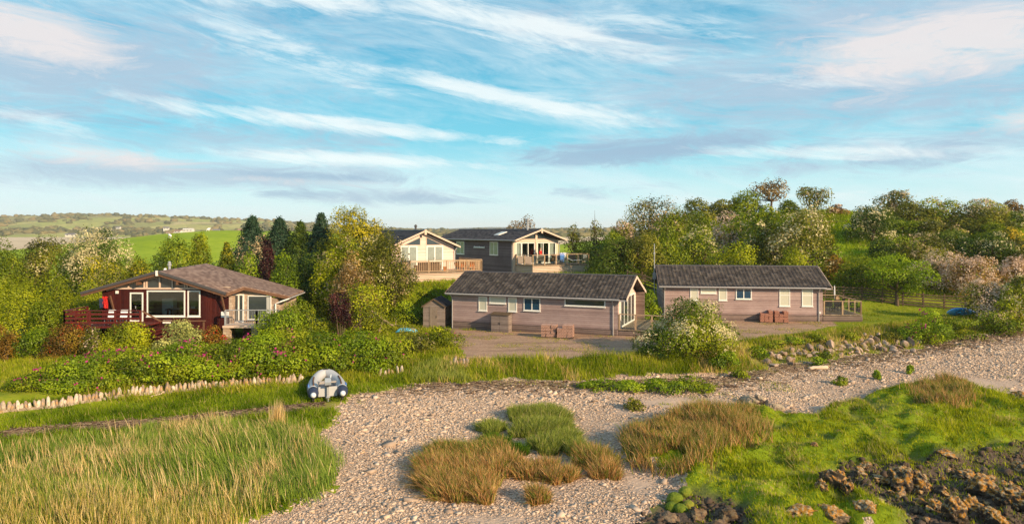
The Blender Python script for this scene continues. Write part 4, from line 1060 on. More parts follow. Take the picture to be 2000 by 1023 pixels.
pm = empty('aerial_pole', (*(P(1278, 0, 58.5)[:2]), float(H(P(1278, 0, 58.5)[0], 58.5))), 0, label='tall thin grey pole with a small box between the two brown lodges', cat='pole')
MB().tube([(0, 0, -.3), (0, 0, CAMZ - 26 / FPX * 58.5 - pm.location.z)], [.045, .035], 8).build('mast', M['steel'], pm)
MB().box(-.14, .14, -.14, -.05, CAMZ - 95 / FPX * 58.5 - pm.location.z, CAMZ - 82 / FPX * 58.5 - pm.location.z).build('box', M['gutter'], pm)
MB().box(-.07, .07, -.07, .07, CAMZ - 46 / FPX * 58.5 - pm.location.z, CAMZ - 43 / FPX * 58.5 - pm.location.z).build('bracket', M['steel'], pm)

def fence(label, pts, n, hgt, nr, seed):
    root = empty('post_and_rail_fence', (pts[0][0], pts[0][1], float(H(*pts[0]))), 0, label=label, cat='fence', group='post and rail fences')
    Lx = np.array(pts, float); seg = np.r_[0, np.cumsum(np.hypot(*np.diff(Lx, axis=0).T))]; o = np.array([*pts[0], root.location.z]); r = np.random.default_rng(seed)
    tp = []
    for k in range(n):
        s_ = seg[-1] * k / (n - 1); x = np.interp(s_, seg, Lx[:, 0]); y = np.interp(s_, seg, Lx[:, 1]); z = float(H(x, y)); tp.append(Vector((x - o[0], y - o[1], z - o[2])))
        MB().bar(tp[-1] - Vector((0, 0, .3)), tp[-1] + Vector((r.normal(0, .02), 0, hgt + .1)), .11, .11).build('post', M['timber_dark'], root)
    for k in range(n - 1):
        for j in range(nr):
            zz = Vector((0, -.07, hgt * (j + .75) / nr + r.normal(0, .012))); MB().bar(tp[k] + zz, tp[k + 1] + zz + Vector((0, 0, r.normal(0, .015))), .035, .11).build('rail', M['timber_dark'], root)
    return root
fence('dark post and rail fence along the lawn below the hillside trees', [(26.6, 62.5), (31.5, 62.0), (34, 61.0), (39, 59.5)], 9, 1.2, 5, 1)
fence('short dark rail fence running up behind the gap between the two brown lodges', [(10.6, 63.5), (12.5, 62.6), (15.2, 61.8)], 4, 1.15, 4, 2)

# ------------------------------------------------------------------ furniture on the decks
def chair(name, label, loc, rz, w, seat_z, back_h, mat, fmat, cat='chair', group=None, recline=.12, arms=False):
    root = empty(name, loc, rz, label=label, cat=cat, group=group)
    MB().box(-w / 2, w / 2, -.24, .24, seat_z - .04, seat_z).build('seat', M[mat], root)
    MB().prism([(-w / 2, .22, seat_z + .01), (-w / 2, .22 + recline, seat_z + back_h), (-w / 2, .26 + recline, seat_z + back_h), (-w / 2, .26, seat_z + .01)], (w, 0, 0)).build('backrest', M[mat], root)
    for sx in (-1, 1):
        for sy in (-1, 1): MB().bar((sx * (w / 2 - .03), sy * .21, 0), (sx * (w / 2 - .03), sy * .2, seat_z - .045), .035, .035).build('leg', M[fmat], root)
        if arms: MB().box(sx * w / 2 - .05, sx * w / 2 + .05, -.22, .3, seat_z + .18, seat_z + .24).box(sx * w / 2 - .03, sx * w / 2 + .03, -.22, -.17, seat_z - .05, seat_z + .18).build('armrest', M[fmat], root)
    return root
zf = C.location.z + zd
for u, l in ((213.5, 'white folding chair on the red deck, nearer the hanging life jackets'), (237.5, 'white folding chair on the red deck, nearer the open door')):
    chair('folding_chair', l, (X(u, 46), 46.0, zf), 0, .46, .44, .5, 'white_cloth', 'steel', group='white chairs on the red deck')
wc_ = lambda x, y: tuple((B.matrix_basis @ Vector((x, y, flB - .02))))
chair('wicker_armchair', 'grey wicker armchair on the upper deck beside the person in red', wc_(2.25, -1.9), tb + 2.6, .7, .42, .55, 'wicker', 'wicker', 'armchair', 'wicker armchairs on the upper deck', arms=True)
chair('wicker_armchair', 'dark wicker armchair at the middle of the upper deck, below the person in red', wc_(3.35, -2.1), tb + 3.6, .7, .42, .55, 'brown_wicker', 'brown_wicker', 'armchair', 'wicker armchairs on the upper deck', arms=True)
chair('wicker_armchair', 'grey wicker armchair with a throw at the near corner of the upper deck', wc_(.95, -1.2), tb + .4, .7, .42, .6, 'wicker', 'wicker', 'armchair', 'wicker armchairs on the upper deck', arms=True)
def lounger(label, loc, rz, ang, mat):
    root = empty('sun_lounger', loc, rz, label=label, cat='sun lounger', group='sun loungers on the upper deck')
    MB().box(-.32, .32, -.2, 1.15, .34, .4).build('seat', M[mat], root)
    c, s_ = math.cos(ang), math.sin(ang)
    MB().prism([(-.32, -.2, .4), (-.32, -.2 - .8 * c, .4 + .8 * s_), (-.32, -.2 - .8 * c - .06 * s_, .4 + .8 * s_ - .06 * c), (-.32, -.26, .35)], (.64, 0, 0)).build('backrest', M[mat], root)
    for sx in (-.27, .27):
        for yy in (-.1, 1.0): MB().bar((sx, yy, 0), (sx, yy, .34), .05, .05).build('leg', M['steel'], root)
lounger('sun lounger with its back raised, nearest the person on the upper deck', wc_(4.4, -1.9), tb - 1.5, 1.0, 'grey_fabric')
lounger('white sun lounger with its back low, at the far end of the upper deck', wc_(6.2, -2.2), tb - 1.5, .35, 'white_cloth')
dr = empty('drying_rack', wc_(5.9, -1.0), tb, label='clothes drying rack on the upper deck hung with blue and white towels', cat='drying rack')
MB().bar((-.6, -.25, 0), (-.6, .25, 1.1), .03, .03).bar((.6, -.25, 0), (.6, .25, 1.1), .03, .03).bar((-.6, .25, 0), (-.6, -.25, 1.1), .03, .03).bar((.6, .25, 0), (.6, -.25, 1.1), .03, .03).bar((-.6, -.25, 1.1), (.6, -.25, 1.1), .03, .03).bar((-.6, .25, 1.1), (.6, .25, 1.1), .03, .03).build('frame', M['steel'], dr)
def cloth(name, label, cat, root_loc, rz, w, h, mat, group=None, seed=0):
    n, k = 14, 8; r = np.random.default_rng(seed); V = []
    for j in range(k + 1):
        for i in range(n + 1): V.append(((i / n - .5) * w * (1 - .12 * j / k), .04 * math.sin(i * 1.3 + seed) * (j / k) + .02 * r.normal(), -h * j / k + .02 * math.sin(i * .9)))
    F = [(j * (n + 1) + i, j * (n + 1) + i + 1, (j + 1) * (n + 1) + i + 1, (j + 1) * (n + 1) + i) for j in range(k) for i in range(n)]
    o = npmesh(name, np.array(V), np.array(F), M[mat], smooth=True, label=label, cat=cat, group=group); o.location = root_loc; o.rotation_euler = (0, 0, rz)
    md = o.modifiers.new('thickness', 'SOLIDIFY'); md.thickness = .015
    return o
lx = dr.location
cloth('towel', 'blue towel hanging on the drying rack', 'towel', B.matrix_basis @ Vector((5.62, -1.27, flB + 1.08)), tb, .62, .95, 'blue_cloth', 'towels on the drying rack', 1)
cloth('towel', 'white towel hanging on the drying rack', 'towel', B.matrix_basis @ Vector((6.2, -.74, flB + 1.12)), tb, .8, .7, 'white_cloth', 'towels on the drying rack', 2)
wa_ = lambda x, y: tuple((A.matrix_basis @ Vector((x, y, .88))))
so = empty('rattan_sofa', wa_(2.9, -1.5), ta, label='dark brown rattan sofa seen through the rails of the cream lodge balcony', cat='sofa')
MB().box(-1.05, 1.05, -.35, .35, .08, .42).build('seat', M['brown_wicker'], so); MB().box(-1.05, 1.05, -.45, -.351, .08, .88).build('backrest', M['brown_wicker'], so)
for sx in (-1, 1): MB().box(sx * 1.1 - .048, sx * 1.1 + .048, -.4, .35, .02, .62).build('armrest', M['brown_wicker'], so)
for x, y, l, r_ in ((4.55, -1.6, 'terracotta pot behind the balcony rails of the cream lodge, nearest the rattan sofa', .17),):
    o = MB().lathe([(r_ * .7, 0), (r_, .38), (r_ * 1.1, .38), (r_ * 1.1, .44), (r_ * .85, .44), (r_ * .8, .36)], n=14).build('plant_pot', M['orange_cloth'], label=l, cat='plant pot'); o.location = wa_(x, y)
for k, (x, y, l) in enumerate(((5.9, -1.7, 'orange garden chair on the cream lodge balcony, nearest the wall'), (6.5, -1.5, 'orange garden chair on the cream lodge balcony, between two alike'), (7.25, -1.5, 'orange garden chair on the cream lodge balcony, nearest the outer corner'))):
    chair('garden_chair', l, wa_(x, y), ta + 2.2 + k * .4, .5, .42, .42, 'orange_cloth', 'orange_cloth', group='orange chairs on the balcony')
wr = lambda x, y: tuple((rgt.matrix_basis @ Vector((x, y, .70))))
tbl = empty('garden_table', wr(Lr + 1.3, 3.0), tr, label='dark garden table on the end deck of the pinkish lodge', cat='table')
MB().box(-.75, .75, -.42, .42, .7, .74).build('tabletop', M['pane_dark'], tbl)
for sx in (-.65, .65):
    for sy in (-.34, .34): MB().bar((sx, sy, 0), (sx, sy, .7), .05, .05).build('leg', M['black'], tbl)
for x, y, a, l in ((.45, 3.1, PI / 2, 'dark garden chair at the table end nearest the pinkish lodge wall'), (1.0, 2.1, PI, 'dark garden chair before the deck table, nearest the house'), (1.7, 2.1, PI, 'dark garden chair before the deck table, nearest the outer rail'), (2.3, 3.2, -PI / 2, 'dark garden chair at the table end nearest the outer rail')):
    chair('garden_chair', l, wr(Lr + x, y), tr + a, .52, .44, .55, 'black', 'black', group='dark chairs at the deck table', arms=True)
pa = empty('closed_parasol', wr(Lr + 2.3, 4.4), 0, label='slim closed white parasol standing behind the deck table', cat='parasol')
MB().tube([(0, 0, 0), (0, 0, 1.55)], .025, 8).build('pole', M['steel'], pa); MB().lathe([(.03, 1.1), (.06, 1.15), (.05, 1.75), (.015, 1.95)], n=10).build('canopy', M['white_cloth'], pa); MB().lathe([(.25, 0), (.25, .05), (.05, .08), (.04, .3)], n=14).build('base', M['black'], pa)
# life jackets hung on the chalet wall
lj = lambda u, v, dy=0: (X(u, 47.4), 47.42 + dy, CAMZ - (v - HZ) / FPX * 47.4)
cloth('life_jacket', 'bright red life jacket hanging on the end of the chalet wall', 'life jacket', lj(205, 579), 0, .38, .55, 'red_cloth', 'kit hung on the chalet wall', 3)
cloth('life_jacket', 'smaller red jacket hanging lowest on the chalet wall end', 'life jacket', lj(208, 590, -.06), 0, .3, .42, 'red_cloth', 'kit hung on the chalet wall', 4)
cloth('wetsuit', 'navy wetsuit hanging beside the red life jackets', 'wetsuit', lj(198, 583, -.03), 0, .3, .65, 'navy_cloth', 'kit hung on the chalet wall', 5)
bb = empty('barbecue', (P(619, 0, 50)[0], 50, float(H(P(619, 0, 50)[0], 50))), .1, label='black lidded barbecue on a trolley beside the stone chalet wing', cat='barbecue')
MB().prism([(-.6, -.35, .75), (-.6, .35, .75), (-.6, .35, 1.0), (-.6, .2, 1.22), (-.6, -.15, 1.25), (-.6, -.35, 1.05)], (1.2, 0, 0)).build('lid', M['black'], bb)
MB().box(-.62, .62, -.37, .37, .45, .745).build('body', M['black'], bb); MB().box(-.12, .14, -.385, -.371, .78, 1.0).build('plate', M['plastic_white'], bb)
for sx in (-.5, .5):
    for sy in (-.3, .3): MB().bar((sx, sy, -.05), (sx, sy, .45), .06, .06).build('leg', M['black'], bb)

# ------------------------------------------------------------------ person on the upper deck
def skin_mesh(name, pts, edges, rads, mat, parent, sub=2, **kw):
    me = bpy.data.meshes.new(name); me.from_pydata([tuple(p) for p in pts], edges, []); me.materials.append(M[mat])
    o = finish(bpy.data.objects.new(name, me), parent, **kw)
    sk = o.modifiers.new('skin', 'SKIN'); sk.use_smooth_shade = True
    for i, r_ in enumerate(rads): me.skin_vertices[0].data[i].radius = (r_, r_) if not hasattr(r_, '__len__') else r_
    me.skin_vertices[0].data[0].use_root = True
    s_ = o.modifiers.new('sub', 'SUBSURF'); s_.levels = sub; s_.render_levels = sub
    return o
def person():
    pt = B.matrix_basis @ Vector((3.05, -.75, flB - .02))
    pts = [(0, 0, .95), (0, .01, 1.15), (0, .01, 1.36), (0, .0, 1.47), (0, -.015, 1.56), (0, -.02, 1.66), (0, -.01, 1.74)]; rad = [(.15, .11), (.14, .10), (.17, .11), .055, .075, .09, .05]
    ed = [(i, i + 1) for i in range(6)]
    def chain(start, ps, rs):
        k = start
        for p, r_ in zip(ps, rs): pts.append(p); rad.append(r_); ed.append((k, len(pts) - 1)); k = len(pts) - 1
        return k
    for s_ in (-1, 1):
        hp = chain(0, [(s_ * .1, 0, .86), (s_ * .11, -.02, .5), (s_ * .11, .02, .09), (s_ * .12, -.12, .035)], [.085, .06, .042, .035])
        w = chain(2, [(s_ * .19, 0, 1.38), (s_ * .24, .02, 1.1), (s_ * .2, -.2, 1.0), (s_ * .17, -.29, 1.0)], [.055, .042, .033, .03])
        for q in range(4): chain(w, [(s_ * (.19 - q * .018), -.34, 1.005), (s_ * (.185 - q * .018), -.375 - .012 * (q in (1, 2)), .985)], [.01, .008])
        chain(w, [(s_ * .13, -.31, 1.01), (s_ * .115, -.34, 1.0)], [.011, .009])
    chain(5, [(0, -.115, 1.645)], [.018])
    o = skin_mesh('person', pts, ed, rad, 'skin', None, label='person in a bright red top standing at the glazed doors of the upper deck', cat='person'); o.location = pt; o.rotation_euler = (0, 0, tb + .5)
    skin_mesh('red_top', [(0, 0, .92), (0, .01, 1.15), (0, .01, 1.37), (0, 0, 1.46), (-.2, 0, 1.385), (-.25, .02, 1.12), (-.225, -.1, 1.05), (.2, 0, 1.385), (.25, .02, 1.12), (.225, -.1, 1.05)], [(0, 1), (1, 2), (2, 3), (2, 4), (4, 5), (5, 6), (2, 7), (7, 8), (8, 9)], [(.175, .13), (.165, .125), (.19, .13), .075, .075, .058, .05, .075, .058, .05], 'red_cloth', o)
    skin_mesh('trousers', [(0, 0, .95), (-.1, 0, .85), (-.11, -.02, .5), (-.11, .02, .12), (.1, 0, .85), (.11, -.02, .5), (.11, .02, .12)], [(0, 1), (1, 2), (2, 3), (0, 4), (4, 5), (5, 6)], [(.17, .125), .1, .075, .06, .1, .075, .06], 'navy_cloth', o)
    skin_mesh('hair', [(0, .02, 1.69), (0, .03, 1.74), (0, .06, 1.64)], [(0, 1), (0, 2)], [.095, .075, .07], 'hair', o)
person()

# ------------------------------------------------------------------ dinghy on the grass by the hedge
def dinghy():
    bx, by = -9.35, 34.9
    root = empty('inflatable_dinghy', (bx, by, float(H(bx, by)) + .18), math.radians(17), label='grey and navy inflatable dinghy with outboard motor on the grass below the hedge', cat='dinghy'); root.scale = (1.1, 1.1, 1.1)
    path = []; R_ = .235
    hw = .62
    for x_, y_, z_ in ((.62, -1.25, .2), (.62, -.95, .2), (.62, -.65, .2), (.615, -.35, .2), (.605, -.05, .205), (.585, .25, .21), (.55, .55, .225), (.50, .8, .25), (.43, 1.03, .29), (.345, 1.22, .34), (.25, 1.37, .39), (.15, 1.47, .42), (.07, 1.52, .44), (0, 1.54, .45)): path.append((x_, y_, z_))
    full = path[:-1] + [path[-1]] + [(-x, y, z) for x, y, z in path[:-1][::-1]]
    rad = [R_] * len(full); mid_i = len(full) // 2
    for k in range(-3, 4): rad[mid_i + k] = R_ * (.86 + .047 * abs(k))
    MB().tube(full, rad, 16).build('hull_tube', M['pvc'], root, smooth=True)
    for s_ in (-1, 1):
        MB().tube([(s_ * hw, -1.2, .2), (s_ * hw, -1.5, .19), (s_ * hw, -1.66, .185), (s_ * hw, -1.76, .18)], [R_ + .006, R_ + .002, R_ * .8, R_ * .5], 16).build('tube_cone', M['pvc_navy'], root, smooth=True)
        MB().tube([(s_ * hw, -1.72, .18), (s_ * hw, -1.84, .175), (s_ * hw, -1.9, .17)], [R_ * .55, R_ * .45, R_ * .15], 14).build('cone_cap', M['plastic_white'], root, smooth=True)
        MB().tube([(s_ * (hw + R_ * .97), y, .2 + max(0, y) * .06) for y in np.linspace(-1.2, .3, 6)] + [(s_ * (x + R_ * .95 * math.cos(a)), y + R_ * .86 * math.sin(a), z) for (x, y, z), a in zip(path[6:], np.linspace(.2, PI / 2, 8))], .03, 6).build('rub_strake', M['pvc_navy'], root)
        MB().tube([(s_ * (hw - .02 - max(0, y) * .08), y, .2 + R_ + .012 + max(0, y) * .04) for y in np.linspace(-1.0, .6, 6)], [.035] * 6, 6).build('grab_line', M['brown_beam'], root)
        d = MB()
        for k in range(3): d.bar((s_ * (hw + R_ * .72), -1.05 + k * .2, .2 + R_ * .73), (s_ * (hw + R_ * .72), -.92 + k * .2, .2 + R_ * .73), .02, .13 - .02 * k, up=(s_ * .7, 0, .7))
        d.build('decal', M['blue_cloth'], root)
        wl_ = empty_part = MB().tube([(s_ * (hw + .0) - .05, -1.45, -.06), (s_ * (hw + .0) + .05, -1.45, -.06)], .14, 14).build('launching_wheel', M['rubber'], root)
        MB().box(-.32 + (s_ * .0), .0, -.9, -.3, .12, .2).build('locker_bag', M['pvc_navy'], root).location = (.16 + s_ * .24, .1, .02)
    MB().box(-.4, .4, -1.36, -1.3, .0, .42).build('transom', M['pvc'], root)
    MB().box(-.44, .44, -1.29, .55, .02, .08).prism([(-.5, .551, .06), (.5, .551, .06), (.42, .95, .08), (.26, 1.22, .1), (.0, 1.36, .12), (-.26, 1.22, .1), (-.42, .95, .08)], (0, 0, .04)).build('floor', M['pvc_floor'], root)
    MB().box(-.5, .5, -.12, .12, .33, .37).build('seat', M['pvc_floor'], root)
    MB().box(-.12, .12, 1.42, 1.56, .645, .665).build('bow_handle', M['rubber'], root)
    e = MB(); e.prism([(-.13, -1.18, .58), (-.13, -1.62, .54), (-.13, -1.66, .68), (-.13, -1.5, .82), (-.13, -1.24, .8)], (.26, 0, 0)); eng = e.build('outboard_motor', M['engine'], root)
    MB().box(-.135, .135, -1.66, -1.2, .5, .545).build('cowling_band', M['rubber'], eng)
    MB().prism([(-.045, -1.36, .5), (-.045, -1.52, .5), (-.045, -1.5, -.1), (-.045, -1.4, -.1)], (.09, 0, 0)).build('engine_leg', M['steel'], eng)
    MB().box(-.09, .09, -1.58, -1.34, -.02, .0).tube([(0, -1.36, -.14), (0, -1.6, -.14)], [.05, .04], 10).build('gearcase', M['engine'], eng)
    pr = MB()
    for k in range(3):
        a = k * 2 * PI / 3; pr.prism([(0, -1.6, -.14), (.12 * math.cos(a - .4), -1.6, -.14 + .12 * math.sin(a - .4)), (.12 * math.cos(a + .4), -1.62, -.14 + .12 * math.sin(a + .4))], (0, .015, 0))
    pr.build('propeller', M['black'], eng)
    MB().tube([(.1, -1.15, .62), (.16, -.75, .82)], [.028, .022], 8).build('tiller', M['plastic_white'], eng)
dinghy()

def kayak(label, loc, rot, L, W, mat, up=False):
    n, k = 26, 14; V = []
    for i in range(n + 1):
        t = i / n * 2 - 1; w = (1 - abs(t) ** 2.2) ** .75 * W / 2 + .005
        for j in range(k):
            a = 2 * PI * j / k; V.append((t * L / 2, w * math.cos(a), (.17 * (1 - abs(t) ** 4) + .02) * math.sin(a) * (1.15 if math.sin(a) < 0 else .7) + .16 * abs(t) ** 3))
    F = [(i * k + j, i * k + (j + 1) % k, (i + 1) * k + (j + 1) % k, (i + 1) * k + j) for i in range(n) for j in range(k)]
    root = empty('kayak', loc, 0, label=label, cat='kayak', group='kayaks by the lodges'); root.rotation_euler = rot
    npmesh('hull', np.array(V), np.array(F), M[mat], root, smooth=True)
    ck = MB()
    for s_ in (-.18, .45):
        ck.tube([(s_ + .24 * math.cos(a), .17 * math.sin(a), .125) for a in np.linspace(0, 2 * PI, 17)], .022, 6)
        ck.add([(s_ + .22 * math.cos(a), .155 * math.sin(a), .126) for a in np.linspace(0, 2 * PI, 17)[:-1]], [tuple(range(16))])
    ck.build('cockpit_rim', M['black'], root)
    return root
p = G(1876, 617); kayak('bright blue kayak lying on its side at the end of the rail fence', (p[0], p[1], float(H(*p)) + .35), (math.radians(115), .0, math.radians(-4)), 2.35, .74, 'kayak')
p = G(796, 655); kayak('pale blue kayak lying upside down by the hedge near the garden shed', (p[0], p[1], float(H(*p)) + .32), (math.radians(165), math.radians(4), math.radians(8)), 1.7, .7, 'kayak_pale')
# ------------------------------------------------------------------ trees and bushes
T_, S_, B_ = 'tree', 'shrub', 'bush'
